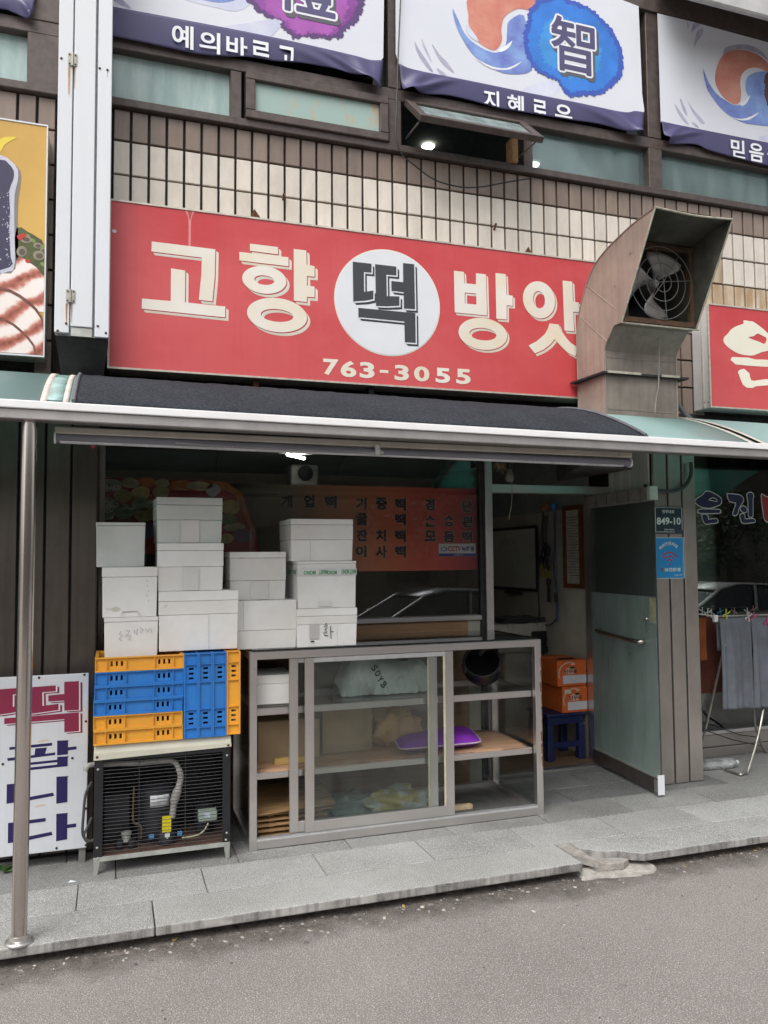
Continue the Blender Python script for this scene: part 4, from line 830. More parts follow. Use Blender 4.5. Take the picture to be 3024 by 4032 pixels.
# ---- white standing board
YD = 4.48
s4 = thing('standing_board', 'white standing board with crimson and navy Korean letters behind the steel awning post', 'sign', (-.3, YD, 0))
bx('panel', mat('white enamelled board', (.64, .66, .70), .35, 0, .05, 3, col2=(.55, .56, .57), c2amt=.6, streak=.08), s4, -.62, -.102, YD, YD+.012, .078, .966, .004, 2)
bx('leg', mat('grey painted leg', (.20, .20, .19), .6, .2, .2), s4, -.140, -.108, YD+.013, YD+.05, 0, .5); bx('leg', MATS['grey painted leg'], s4, -.60, -.568, YD+.013, YD+.05, 0, .5)
M_CRIM = flatmat('crimson board lettering', (.25, .016, .058)); M_NV = flatmat('navy board lettering', (.015, .008, .085)); M_BW = flatmat('white board gap', (.70, .72, .75))
TT2 = [[[(-150, 235), (0, 215), (240, 198), (240, 268), (148, 275), (148, 415), (240, 402), (240, 470), (0, 505), (-150, 500)]],
       [[(262, 198), (640, 170), (640, 237), (485, 250), (487, 405), (672, 380), (672, 452), (390, 492), (262, 496)]],
       [[(737, 130), (905, 120), (905, 450), (738, 460), (737, 345), (555, 355), (555, 285), (737, 268)]],
       [[(50, 548), (905, 478), (905, 693), (738, 705), (737, 557), (50, 614)]]]
letters(s4, L5, TT2, (40, 20), M_CRIM, M_BW, YD, gap=.42)
PAP = [[(107, 880), (597, 828), (597, 860), (107, 910)], [(405, 893), (540, 882), (515, 955), (633, 938), (633, 968), (90, 1037), (82, 1005), (395, 968)], [(190, 915), (290, 902), (300, 975), (215, 985)],
       [(655, 805), (790, 798), (780, 807), (780, 880), (877, 870), (877, 903), (780, 915), (778, 960), (655, 973)],
       [(180, 1072), (655, 1022), (655, 990), (788, 982), (776, 1000), (776, 1098), (655, 1108), (180, 1160), (180, 1130), (655, 1078), (655, 1050), (180, 1100)],
       [(78, 1305), (190, 1295), (190, 1478), (360, 1445), (607, 1400), (622, 1435), (360, 1485), (75, 1527)], [(647, 1217), (788, 1210), (775, 1222), (772, 1508), (645, 1527)],
       [(92, 1748), (180, 1738), (350, 1712), (523, 1690), (523, 1730), (350, 1752), (185, 1775), (185, 1930), (345, 1898), (590, 1848), (602, 1885), (345, 1940), (90, 1980)],
       [(645, 1643), (783, 1632), (773, 1645), (771, 1765), (873, 1752), (873, 1793), (771, 1807), (770, 1935), (643, 1957)]]
for l in PAP: MB().sheet([pl(L5, l, YD)], YD, .0012).build('letter', M_NV, s4)
for (x, y) in ((448, 83), (967, 50), (985, 583), (829, 1005), (33, 1073), (983, 1583), (648, 2037), (985, 2000)):
    p = at(*L5(x, y), Y=YD); MB().lathe([(.0065, 0), (.0055, -.003), (.001, -.0045)], (p.x, YD, p.z), 'y', 10).build('screw', M_DARK, s4)
for (x, y) in ((460, 1550), (500, 805)):
    p = at(*L5(x, y), Y=YD); MB().sheet([ellipse(p.x, p.z, .03, .005, 12, .12)], YD, .0004).build('rust_smear', flatmat('pale rust smear', (.62, .50, .38)), s4)
# ================================================================ banners on the upper windows
YBN = 4.565
M_BAN = mat('white banner vinyl', (.67, .69, .74), .45, 0, .04, 1.2, col2=(.60, .62, .68), c2amt=.6)
M_NAVY = mat('navy banner vinyl', (.075, .068, .16), .42, 0, .1, 2.5)
M_TXW = flatmat('white banner lettering', (.78, .79, .83))
B_RED = flatmat('brick red watercolour print', (.48, .13, .095), .5, .2, 5, col2=(.62, .30, .22), c2amt=1, lo=.3, hi=.7); B_BLUE = flatmat('violet blue watercolour print', (.12, .15, .46), .5, .2, 5, col2=(.26, .42, .72), c2amt=1, lo=.35, hi=.75)
B_MIST = flatmat('lilac mist print', (.52, .54, .70), .5, .1, 6, col2=(.68, .70, .77), c2amt=.8); B_STROKE = flatmat('grey violet brush stroke', (.33, .32, .44), .5, .2, 20, col2=(.6, .6, .68))
def ban_white(t, zf, pts): return MB().sheet([pl(zf, pts, YBN)], YBN+.002, .002).build('cloth', M_BAN, t)
def interp(pts, u):
    x = pts[0][0]+(pts[-1][0]-pts[0][0])*u
    for (a, b), (c, d) in zip(pts, pts[1:]):
        if a <= x <= c: return x, b+(d-b)*(x-a)/(c-a+1e-9)
    return pts[-1]
def band(t, zf, up, lo, folds):
    U = [(p[0], p[1]) for p in spline([(x, y, 0) for x, y in up], 8)]; Lo = [(p[0], p[1]) for p in spline([(x, y, 0) for x, y in lo], 8)]
    def fn(u, v):
        a = interp(U, u); b = interp(Lo, u); x, y = a[0]+(b[0]-a[0])*v, a[1]+(b[1]-a[1])*v
        p = at(*zf(x, y), Y=YBN); d = 0
        for (fu, w, amp, sl) in folds:
            k = (u-fu-(v-.5)*sl)/w; d += amp*math.exp(-k*k)*v
        return (p.x, YBN-.003-d+.012*v*v, p.z)
    mb = MB(); mb.grid(fn, 90, 14); return mb.build('navy_band', M_NAVY, t, smooth=True, solid=.0015)
def clip_text(o, p0, p1):                  # cut lettering along the folded lower edge
    me = o.data; bm = bmesh.new(); bm.from_mesh(me); a, b = Vector(p0), Vector(p1); d = b-a; n = Vector((-d.z, 0, d.x))
    bmesh.ops.bisect_plane(bm, geom=bm.verts[:]+bm.edges[:]+bm.faces[:], plane_co=a, plane_no=n, clear_inner=n.z > 0, clear_outer=n.z < 0); bm.to_mesh(me); bm.free()
def ban_text(t, zf, items, lo):
    for ch, x0, y0, x1, y1 in items:
        xm, ym = (x0+x1)/2, (y0+y1)/2; Y = YBN-.009
        a, b = at(*zf(x0, ym), Y=Y).x, at(*zf(x1, ym), Y=Y).x; zt, zb_ = at(*zf(xm, y0), Y=Y).z, at(*zf(xm, y1), Y=Y).z
        o = text('letter', ch, M_TXW, t, a, b, zb_, zt, Y, .022)
        la = interp(lo, (x0-lo[0][0])/(lo[-1][0]-lo[0][0])); lb = interp(lo, (x1-lo[0][0])/(lo[-1][0]-lo[0][0]))
        clip_text(o, at(*zf(la[0], la[1]-3), Y=Y), at(*zf(lb[0], lb[1]-3), Y=Y))
def jag(pts, amp, n=9):
    out = []; m = len(pts)
    for i in range(m):
        a, b = Vector(pts[i]), Vector(pts[(i+1) % m]); d = b-a; nn = Vector((d.y, -d.x)).normalized()
        for k in range(n): out.append(tuple(a+d*k/n+nn*random.uniform(-amp, amp)))
    return out
def scaled(pts, s, dx=0, dy=0):
    cx = sum(p[0] for p in pts)/len(pts); cy = sum(p[1] for p in pts)/len(pts); return [(cx+(x-cx)*s+dx, cy+(y-cy)*s+dy) for x, y in pts]
def pr(t, zf, pts, m, layer, name, sm=0):
    q = smooth2(pts, sm) if sm else pts
    return MB().sheet([pl(zf, q, YBN)], YBN-.0006*layer, .0005).build(name, m, t)
def hanja(t, zf, ch, x0, x1, yc, ybot, ink):
    Y = YBN-.0006*9; a, b = at(*zf(x0, yc), Y=Y).x, at(*zf(x1, yc), Y=Y).x; z0 = at(*zf((x0+x1)/2, ybot), Y=Y).z; w = b-a; h = w*1.12
    mk = lambda m, ex, dx, dz, dy, nm, bo: text(nm, ch, m, t, a-ex+dx, b+ex+dx, z0-ex+dz, z0+h+ex+dz, Y-dy, bo)
    def halo(m, r, dx, dz, dy, nm):
        mb = MB(); vs_, fs_ = glyphs(ch, 0)
        for i in range(14):
            k = i*2*math.pi/14; mb.add([(a+w*p+dx+r*math.cos(k), Y-dy-.00004*i, z0+h*q+dz+r*math.sin(k)) for p, q in vs_], fs_)
        mb.build(nm, m, t)
    halo(flatmat('grey letter shadow', (.10, .10, .12)), .020, .018, -.024, 0, 'character_shadow'); halo(M_TXW, .020, 0, 0, .001, 'character_outline'); halo(ink, .006, 0, 0, .0022, 'character'); return
PURP = [flatmat('dark purple splotch', (.10, .045, .17)), flatmat('purple splotch', (.23, .05, .29), .5, .15, 6), flatmat('magenta purple splotch', (.37, .09, .40), .5, .15, 6)]
BLUS = [flatmat('deep blue splotch', (.045, .10, .45)), flatmat('bright blue splotch', (.035, .19, .62), .5, .12, 6), flatmat('light blue splotch', (.055, .30, .72), .5, .12, 6)]
NVK = flatmat('navy character ink', (.085, .075, .17))
# first banner
b1 = thing('banner', 'white window banner with a purple ink splotch, next to the white riser', 'banner', (.8, YBN, 4.5), 'banners hung over the upper windows')
lo1 = [(-60, 172), (58, 200), (250, 240), (400, 272), (540, 302), (700, 318), (850, 322), (1000, 345), (1150, 355), (1300, 385), (1420, 420), (1500, 460), (1600, 515)]
up1 = [(-60, 8), (58, 38), (400, 102), (800, 178), (1100, 240), (1440, 318), (1540, 345), (1612, 345)]
ban_white(b1, B1, [(-60, -700), (1625, -500), (1614, 330), (1602, 345), (1540, 350), (1440, 325), (1100, 246), (800, 184), (400, 108), (58, 44), (-60, 14)])
band(b1, B1, up1, lo1, [(.93, .03, .05, .05), (.86, .03, .03, .15), (.98, .02, .03, 0), (.75, .05, .012, .2)])
ban_text(b1, B1, [('예', 403, 142, 527, 275), ('의', 560, 180, 680, 305), ('바', 715, 208, 835, 330), ('르', 855, 236, 970, 358), ('고', 1010, 266, 1112, 388)], lo1)
pr(b1, B1, [(480, -10), (560, 22), (660, 45), (760, 66), (830, 40), (860, -20), (700, -60)], B_MIST, 1, 'swirl_print', 4); pr(b1, B1, [(700, 160), (850, 130), (980, 110), (1040, 120), (1010, 170), (930, 218)], B_MIST, 1, 'mist_print', 4)
pr(b1, B1, [(520, -30), (600, 5), (700, 15), (790, -10), (800, -60)], B_BLUE, 2, 'swirl_print', 4); pr(b1, B1, [(60, -40), (120, 0), (170, 50), (110, 30), (60, -5)], B_STROKE, 1, 'brush_stroke', 3)
S1 = [(825, 0), (900, 70), (960, 105), (1030, 110), (1030, 160), (1075, 200), (1100, 225), (1200, 212), (1290, 226), (1370, 222), (1400, 172), (1460, 130), (1490, 70), (1510, 20), (1490, -60), (1300, -200), (1000, -200), (850, -100)]
pr(b1, B1, jag(S1, 9), PURP[0], 3, 'splotch'); pr(b1, B1, jag(scaled(S1, .86), 9), PURP[1], 4, 'splotch'); pr(b1, B1, jag(scaled(S1, .70, 0, 20), 14), PURP[2], 5, 'splotch')
hanja(b1, B1, '禮', 1000, 1335, 60, 78, NVK)
# second banner
b2 = thing('banner', 'white window banner with a bright blue ink splotch above the open window', 'banner', (2.6, YBN, 4.5), 'banners hung over the upper windows')
up2 = [(50, 408), (150, 448), (500, 518), (900, 600), (1200, 660), (1480, 718), (1560, 712), (1620, 722)]; lo2 = [(70, 588), (230, 598), (360, 605), (500, 635), (620, 668), (700, 690), (900, 722), (1150, 762), (1350, 792), (1480, 835), (1605, 882)]
ban_white(b2, B2, [(28, -560), (1585, 40), (1608, 600), (1622, 712), (1612, 722), (1560, 718), (1480, 724), (1200, 666), (900, 606), (500, 524), (150, 454), (48, 410), (30, 340)])
band(b2, B2, up2, lo2, [(.06, .03, .05, -.08), (.14, .03, .035, -.2), (.93, .025, .05, .1), (.985, .02, .03, 0), (.85, .05, .02, .2)])
ban_text(b2, B2, [('지', 592, 577, 692, 705), ('혜', 745, 607, 850, 728), ('로', 905, 640, 1000, 762), ('우', 1050, 670, 1160, 800)], lo2)
pr(b2, B2, [(520, -30), (495, 100), (500, 170), (540, 240), (570, 280), (620, 310), (660, 322), (690, 300), (710, 250), (705, 190), (720, 120), (760, 80), (820, 55), (890, 60), (925, -30)], B_RED, 2, 'swirl_print', 3)
pr(b2, B2, [(393, 55), (430, 130), (470, 215), (540, 285), (640, 335), (700, 330), (735, 285), (742, 200), (755, 135), (850, 100), (880, 300), (900, 450), (760, 475), (640, 435), (520, 345), (440, 220), (405, 130)], B_BLUE, 3, 'swirl_print', 3)
pr(b2, B2, [(540, 375), (640, 425), (740, 438), (835, 395), (760, 445), (640, 440)], M_TXW, 4, 'swirl_highlight', 3); pr(b2, B2, [(690, 320), (740, 290), (775, 262), (750, 310), (700, 335)], M_TXW, 4, 'swirl_highlight', 3)
pr(b2, B2, [(820, 590), (900, 545), (1000, 520), (1060, 525), (1080, 570), (1010, 625), (900, 605)], B_MIST, 1, 'mist_print', 4); pr(b2, B2, [(480, 160), (520, 200), (560, 262), (530, 255), (490, 215)], B_MIST, 3, 'mist_print', 3)
for pts in ([(150, 265), (180, 320), (215, 370), (270, 460), (240, 445), (190, 380), (160, 320)], [(195, 248), (225, 310), (262, 398), (240, 370), (205, 300)], [(260, 280), (310, 350), (360, 400), (405, 468), (350, 430), (300, 370)], [(290, 437), (330, 460), (355, 485), (315, 475)]): pr(b2, B2, pts, B_STROKE, 1, 'brush_stroke', 3)
S2 = [(880, 60), (930, 5), (1060, -40), (1150, 5), (1260, 40), (1330, 100), (1400, 170), (1445, 250), (1480, 320), (1487, 440), (1470, 500), (1400, 570), (1340, 612), (1230, 612), (1150, 628), (1090, 572), (1065, 520), (960, 482), (900, 430), (850, 320), (845, 220), (870, 130)]
pr(b2, B2, jag(S2, 8), BLUS[0], 5, 'splotch'); pr(b2, B2, jag(scaled(S2, .9), 9), BLUS[1], 6, 'splotch'); pr(b2, B2, jag(scaled(S2, .62, -20, 10), 16), BLUS[2], 7, 'splotch')
hanja(b2, B2, '智', 1030, 1300, 300, 462, NVK)
# third banner
b3 = thing('banner', 'white window banner with a red and blue swirl above the exhaust hood', 'banner', (4.3, YBN, 4.5), 'banners hung over the upper windows')
up3 = [(165, 1228), (220, 1243), (500, 1300), (900, 1380), (1245, 1448), (1900, 1580)]; lo3 = [(205, 1458), (400, 1450), (540, 1462), (640, 1510), (760, 1545), (880, 1580), (1000, 1610), (1245, 1672), (1900, 1800)]
ban_white(b3, B3, [(126, 135), (500, 225), (900, 335), (1245, 428), (1900, 600), (1900, 1590), (1245, 1455), (900, 1388), (500, 1308), (220, 1250), (160, 1232)])
band(b3, B3, up3, lo3, [(.05, .03, .05, -.15), (.12, .04, .03, -.3)]); ban_text(b3, B3, [('믿', 870, 1415, 1010, 1600), ('음', 1055, 1452, 1200, 1637), ('을', 1240, 1490, 1390, 1670)], lo3)
pr(b3, B3, [(880, 512), (780, 570), (725, 680), (708, 800), (730, 890), (790, 980), (840, 1025), (910, 1060), (960, 1030), (972, 940), (962, 830), (985, 745), (1060, 690), (1150, 690), (1260, 735), (1245, 650), (1150, 560), (1020, 510)], B_RED, 2, 'swirl_print', 3)
pr(b3, B3, [(585, 700), (640, 830), (720, 950), (830, 1030), (910, 1068), (1000, 1050), (1045, 980), (1020, 920), (1025, 800), (1100, 742), (1260, 735), (1500, 900), (1400, 1250), (1100, 1262), (950, 1225), (800, 1130), (690, 1000), (620, 880)], B_BLUE, 3, 'swirl_print', 3)
pr(b3, B3, [(775, 1135), (900, 1195), (1020, 1200), (1150, 1140), (1060, 1210), (940, 1215)], M_TXW, 4, 'swirl_highlight', 3); pr(b3, B3, [(960, 1050), (1010, 1020), (1062, 965), (1030, 1040), (980, 1075)], M_TXW, 4, 'swirl_highlight', 3)
pr(b3, B3, jag([(1205, 800), (1220, 740), (1300, 700), (1500, 700), (1500, 1100), (1245, 1090), (1210, 980)], 8), flatmat('dark brown splotch', (.10, .05, .035)), 5, 'splotch')
pr(b3, B3, [(830, 475), (960, 450), (1100, 470), (1200, 540), (1245, 610), (1150, 545), (1010, 500), (880, 515), (790, 570), (800, 510)], B_STROKE, 1, 'mist_print', 3); pr(b3, B3, [(1150, 1400), (1245, 1370), (1900, 1400), (1900, 1570), (1245, 1440)], B_MIST, 1, 'mist_print', 2)
for pts in ([(530, 310), (590, 290), (570, 360), (520, 430), (495, 490), (505, 400)], [(425, 215), (445, 260), (430, 285)], [(490, 235), (560, 250), (510, 290), (470, 330)], [(300, 1050), (350, 1120), (440, 1255), (400, 1240), (330, 1140)], [(350, 990), (400, 1080), (428, 1175), (380, 1110)], [(430, 1020), (480, 1100), (600, 1235), (570, 1250), (490, 1150)], [(470, 1235), (520, 1260), (545, 1300), (500, 1275)]): pr(b3, B3, pts, B_STROKE, 1, 'brush_stroke', 3)
# fourth: only its lower corner shows, far left
b4 = thing('banner', 'navy corner of a window banner above the yellow sign', 'banner', (-.9, YBN, 4.5), 'banners hung over the upper windows')
up4 = [(-700, -140), (-300, -70), (60, -10), (190, -4)]; lo4 = [(-700, 10), (-300, 20), (0, 42), (70, 62), (120, 85), (168, 105)]
band(b4, B4, up4, lo4, [(.96, .02, .04, .1)]); ban_white(b4, B4, [(-700, -700), (195, -700), (192, -6), (60, -12), (-300, -72), (-700, -142)])
# loose cable hanging from above
cpts = [at(*zB(x, y), Y=4.53) for x, y in ((78, -120), (70, 60), (62, 250), (56, 450), (52, 580), (75, 660), (130, 710), (220, 775), (330, 806), (420, 806), (520, 788), (648, 766))]
tag(MB().tube(spline([(p.x, 4.535, p.z) for p in cpts], 6), .0045, 6).build('loose_cable', M_BLKPL, smooth=True), 'thin black cable hanging past the banners and looping under the open window', 'cable')
# ================================================================ stainless showcase
YC, XC0, XC1, ZC, YCB = 4.36, .712, 2.487, 1.048, 5.0
cs = thing('showcase', 'stainless steel glass showcase with sliding doors in front of the shop window', 'showcase', ((XC0+XC1)/2, 4.68, 0))
b = .042
for (x0, x1) in ((XC0, XC0+b), (XC1-b, XC1)):
    bx('corner_post', M_STEELH, cs, x0, x1, YC, YC+b, 0, ZC-b, .002); bx('corner_post', M_STEELH, cs, x0, x1, YCB-b, YCB, 0, ZC-b, .002)
bx('top_rail', M_STEELH, cs, XC0, XC1, YC, YC+b, ZC-b, ZC, .002); bx('top_rail', M_STEELH, cs, XC0, XC1, YCB-b, YCB, ZC-b, ZC, .002)
for x0 in (XC0, XC1-b): bx('top_rail', M_STEELH, cs, x0, x0+b, YC+b, YCB-b, ZC-b, ZC-.001, .002)
bx('bottom_rail', M_STEELH, cs, XC0+b, XC1-b, YC, YC+b, .003, .048, .002); bx('bottom_rail', M_STEELH, cs, XC0+b, XC1-b, YCB-b, YCB, .003, .048, .002)
for x0 in (XC0, XC1-b): bx('bottom_rail', M_STEELH, cs, x0, x0+b, YC+b, YCB-b, .003, .048, .002)
bx('floor_plate', mat('dull steel floor plate', (.22, .22, .21), .5, .6, .2, 6), cs, XC0+b, XC1-b, YC+b, YCB-b, .012, .02)
M_CG = glass('showcase glass', (.97, .985, .98), .01, .02, .6, (.32, .36, .34), .006)
M_CGT = glass('showcase top glass', (.90, .94, .93), .015, .04, 1.2, (.3, .33, .31), .015)
bx('top_glass', M_CGT, cs, XC0+.02, XC1-.02, YC+.02, YCB-.02, ZC+.001, ZC+.009)
for x in (XC0+.018, XC1-.024): bx('side_glass', M_CG, cs, x, x+.006, YC+b, YCB-b, .048, ZC-b)
bx('back_glass', M_CG, cs, XC0+b, XC1-b, YCB-.02, YCB-.014, .048, ZC-b)
M_ALU = mat('bright aluminium track', (.62, .62, .62), .35, .7, .08, 20)
for dy in (.006, .020, .034): bx('track', M_ALU, cs, XC0+b, XC1-b, YC+dy, YC+dy+.004, .0485, .058)
bx('track_bed', M_ALU, cs, XC0+b, XC1-b, YC+.002, YC+.04, .0482, .0495)
# sliding doors
def slide(name, x0, x1, y, st, label):
    d = thing_part = bx(name, M_STEELH, cs, x0, x0+st, y, y+.018, .060, ZC-b-.004, .002); d['label'] = label
    bx('stile', M_STEELH, d, x1-st, x1, y, y+.018, .060, ZC-b-.004, .002)
    bx('rail', M_STEELH, d, x0+st, x1-st, y, y+.018, .060, .118, .002); bx('rail', M_ALU, d, x0+st, x1-st, y, y+.018, ZC-b-.03, ZC-b-.004, .002)
    bx('pane', glass('smudged sliding pane', (.97, .985, .98), .015, .03, .6, (.36, .40, .37), .004), d, x0+st, x1-st, y+.006, y+.012, .118, ZC-b-.03)
    bx('gasket', mat('yellowed gasket', (.5, .47, .33), .6), d, x1-st-.012, x1-st-.001, y-.002, y+.005, .118, ZC-b-.03)
    return d
slide('sliding_door', 1.018, 1.906, YC+.004, .052, 'front sliding door'); slide('sliding_door', .935, 1.812, YC+.024, .050, 'rear sliding door')
# shelves
for z, nm in ((.735, 'upper'), (.392, 'lower')):
    bx('shelf_bar', M_STEELH, cs, XC0+b, XC1-b, YC+.052, YC+.07, z-.038, z, .002); bx('shelf_bar', M_STEELH, cs, XC0+b, XC1-b, YCB-.075, YCB-.05, z-.038, z, .002)
    for x in (XC0+b, XC1-b-.02): bx('shelf_bar', M_STEELH, cs, x, x+.02, YC+.071, YCB-.076, z-.03, z-.002)
bx('glass_shelf', M_CG, cs, XC0+b+.002, XC1-b-.002, YC+.054, YCB-.052, .7365, .7425)
shp = MB(); shp.grid(lambda u, v: (XC0+b+.002+(XC1-XC0-2*b-.004)*u, YC+.05+.545*v, .394+.004*math.sin(u*17+v*3)*(1-v)+(-.006*(1-v)**8)), 60, 8)
shp.build('shelf_paper', mat('tan wood-print paper', (.45, .27, .165), .45, 0, .15, 5, stretch=(.5, 6, 1)), cs, smooth=True, solid=.002)
bx('glass_shelf', M_CG, cs, XC0+b+.002, XC1-b-.002, YC+.054, YCB-.052, .3805, .386)
o = MB(); p0 = at(*z5(1622, 450), Y=YC); 
for i in range(9):
    z = .93-.62*i/8*.95; w = random.uniform(.004, .016); o.sheet([[(XC1-w, z), (XC1-.001, z+.02), (XC1-.001, z-.06), (XC1-w*.7, z-.05)]], YC-.0002-.0002*(i % 3), .0002)
o.build('rust_stain', mat('brown rust stain', (.19, .10, .065), .7, .2, .3, 40), cs)
# ================================================================ foam boxes
M_FOAM = mat('white foam', (.84, .835, .815), .85, 0, .05, 3, col2=(.72, .70, .65), c2amt=.8, bump=.10, bscale=45, speck=[(11, (.60, .57, .50), .72)])
M_FOAM_SHADE = mat('shade-tinted white foam', (.66, .68, .65), .85, 0, .06, 4, col2=(.48, .50, .47), bump=.06, bscale=160)  # white foam with the awning's shade in its colour, for topmost boxes
M_PEN = flatmat('pencil', (.33, .33, .34)); M_MARK = flatmat('black marker', (.03, .03, .035)); M_CTAPE = mat('clear tape', (.72, .71, .67), .25, 0, .04, 6)
GF = 'foam boxes piled on the crates and the showcase'
def foam(label, u0, u1, vm, Yf, dep, z0, z1_, cuts=(.12,), rz=0., m=M_FOAM, grp=GF, notch=None):
    a, c = at(*DD(u0, vm), Y=Yf), at(*DD(u1, vm), Y=Yf); w = c.x-a.x; h = z1_-z0
    t = thing('foam_box', label, 'foam box', ((a.x+c.x)/2, Yf+dep/2, z0), grp, local=True, rz=rz)
    w2, d2 = w/2, dep/2; zc = sorted([h*(1-k) for k in cuts]); lev = [0]+zc+[h]
    for i in range(len(lev)-1):
        lo_, hi_ = lev[i], lev[i+1]; top = i == len(lev)-2; g0 = .0014 if i else 0
        ins0 = .004 if i == 0 else .0; ins1 = .0008 if i == 0 else 0; ex = .0 if i == 0 else .0008*i
        mb = MB().hexa([(-w2+ins0-ex, -d2+ins0-ex, lo_+g0), (w2-ins0+ex, -d2+ins0-ex, lo_+g0), (w2-ins0+ex, d2-ins0+ex, lo_+g0), (-w2+ins0-ex, d2-ins0+ex, lo_+g0)],
                       [(-w2+ins1-ex, -d2+ins1-ex, hi_), (w2-ins1+ex, -d2+ins1-ex, hi_), (w2-ins1+ex, d2-ins1+ex, hi_), (-w2+ins1-ex, d2-ins1+ex, hi_)])
        mb.build('lid' if top else ('body' if i == 0 else 'collar'), m, t, bevel=.0035, seg=2)
    t['w'] = w; t['h'] = h; t['d'] = dep
    return t, w, h, dep
zc0 = 1.072
bs = {}
bs[3] = foam('white foam box with pencil handwriting set in the topmost yellow crate', 224, 341, 1375, 4.335, .30, 1.045, 1.257, (.11,), .01)
bs[2] = foam('scuffed white foam box with a finger notch, midway up the stack by the brown pillar', 221, 341, 1270, 4.335, .31, 1.258, 1.514, (.20,), -.012)
bs[1] = foam('plain shade-tinted white foam box topmost of the stack by the brown pillar', 206, 313, 1170, 4.36, .30, 1.515, 1.745, (.075,), .015, M_FOAM_SHADE)
bs[6] = foam('widest white foam box, resting on the upright blue crates', 342, 514, 1340, 4.335, .32, 1.074, 1.385, (.17, .40), .012)
bs[5] = foam('white foam box halfway up the tallest pile, on the widest box', 341, 483, 1222, 4.345, .30, 1.386, 1.637, (.16, .5), -.01)
bs[4] = foam('white foam box, tinted as shaded, topmost of the tallest pile, before the printed rice cakes', 338, 479, 1117, 4.36, .30, 1.638, 1.880, (.17, .5), .02, M_FOAM_SHADE)
bs[8] = foam('white foam box on the showcase corner directly under another box', 512, 641, 1337, 4.42, .30, 1.0575, 1.322, (.62,), -.01)
bs[7] = foam('white foam box between the tallest pile and the green-taped box', 496, 617, 1226, 4.47, .30, 1.323, 1.590, (.13, .6), .012)
bs[11] = foam('white foam box with a barcode label and a black marker word, on the showcase glass', 641, 771, 1355, 4.40, .30, 1.0575, 1.270, (.20, .42), .006)
bs[10] = foam('white foam box wrapped with green lettered tape', 641, 769, 1262, 4.415, .32, 1.271, 1.535, (.06,), .018)
bs[9] = foam('white foam box standing upon the green-taped box', 628, 762, 1160, 4.43, .31, 1.536, 1.775, (.14, .5), .01)
bs[12] = foam('small white foam box inside the showcase on the upper shelf', 553, 635, 1498, 4.47, .30, .7435, .905, (.3,), -.05)
def on_front(k, name, body, m, fx0_, fx1_, fz0_, fz1_, bold=.0, flip=False, dy=.010):
    t, w, h, d = bs[k]; mb = MB(); x0, x1 = -w/2+w*fx0_, -w/2+w*fx1_; y = -d/2-.0062; z0, z1_ = h*fz0_, h*fz1_
    if flip: text_mb(mb, body, (x1, y, z1_), (x0-x1, 0, 0), (0, 0, z0-z1_), bold)
    else: text_mb(mb, body, (x0, y, z0), (x1-x0, 0, 0), (0, 0, z1_-z0), bold)
    return mb.build(name, m, t)
def stroke(k, name, m, pts, r):
    t, w, h, d = bs[k]; mb = MB(); mb.tube([(-w/2+w*x, -d/2-.0035, h*z) for x, z in pts], r, 5); return mb.build(name, m, t)
for s_ in ([(.30, .68), (.28, .60), (.34, .58), (.27, .50), (.33, .44)], [(.40, .69), (.47, .68), (.44, .60), (.39, .58)], [(.38, .54), (.50, .57), (.43, .47), (.49, .46)], [(.55, .70), (.56, .60)], [(.61, .72), (.60, .58)], [(.65, .74), (.72, .70), (.66, .62)], [(.76, .72), (.80, .64), (.83, .72)], [(.86, .73), (.88, .62)]): stroke(3, 'handwriting', M_PEN, s_, .0011)
for s_ in ([(.46, .58), (.49, .61)], [(.44, .53), (.50, .55)], [(.50, .50), (.45, .44), (.50, .38), (.43, .36), (.45, .30), (.51, .28)], [(.55, .54), (.555, .20)], [(.555, .38), (.60, .39)]): stroke(11, 'handwriting', M_MARK, s_, .0022)
def patch(k, name, m, fx0_, fx1_, fz0_, fz1_, off=.0035):
    t, w, h, d = bs[k]; return bx(name, m, t, -w/2+w*fx0_, -w/2+w*fx1_, -d/2-off-.001, -d/2-off, h*fz0_, h*fz1_)
patch(11, 'barcode_label', mat('grey printed label', (.55, .53, .52), .6, 0, .2, 40, col2=(.36, .34, .34), stretch=(1, 1, 6)), .20, .36, .22, .60, .0045); patch(11, 'barcode_label', M_MARK, .22, .28, .13, .165)
for k, x0, x1, z0, z1_ in ((4, .36, .64, .0, .50), (5, .38, .62, 0, .49), (6, .615, .622, 0, .58), (7, .36, .68, 0, .38), (8, .10, .115, .42, .98), (9, .3, .31, 0, .5), (11, .66, .665, 0, .55), (10, .35, .58, .03, .14)): patch(k, 'clear_tape', M_CTAPE, x0, x1, z0+.01, z1_, .0032)
mbp = MB(); t, w, h, d = bs[2]
mbp.tube([(-w/2+w*.35, -d/2-.003, .012), (-w/2+w*.36, -d/2-.004, .033), (-w/2+w*.64, -d/2-.004, .033), (-w/2+w*.67, -d/2-.003, .012)], .004, 6); mbp.build('finger_notch', M_FOAM, t, smooth=True)
for i in range(5): stroke(2, 'scuff', M_PEN, [(.80+random.uniform(-.02, .05), .3+.1*i), (.80+random.uniform(-.02, .06), .34+.1*i)], .0009)
M_GTAPE = flatmat('green tape print', (.06, .28, .12)); M_TPB = mat('whitish packing tape', (.70, .74, .70), .3, 0, .05)
t, w, h, d = bs[10]
bx('tape', M_TPB, t, -w/2-.001, w/2+.001, -d/2-.0052, -d/2-.0042, h*.70, h*.84); bx('tape', M_TPB, t, -w/2-.0052, -w/2-.0042, -d/2, d/2, h*.70, h*.84)
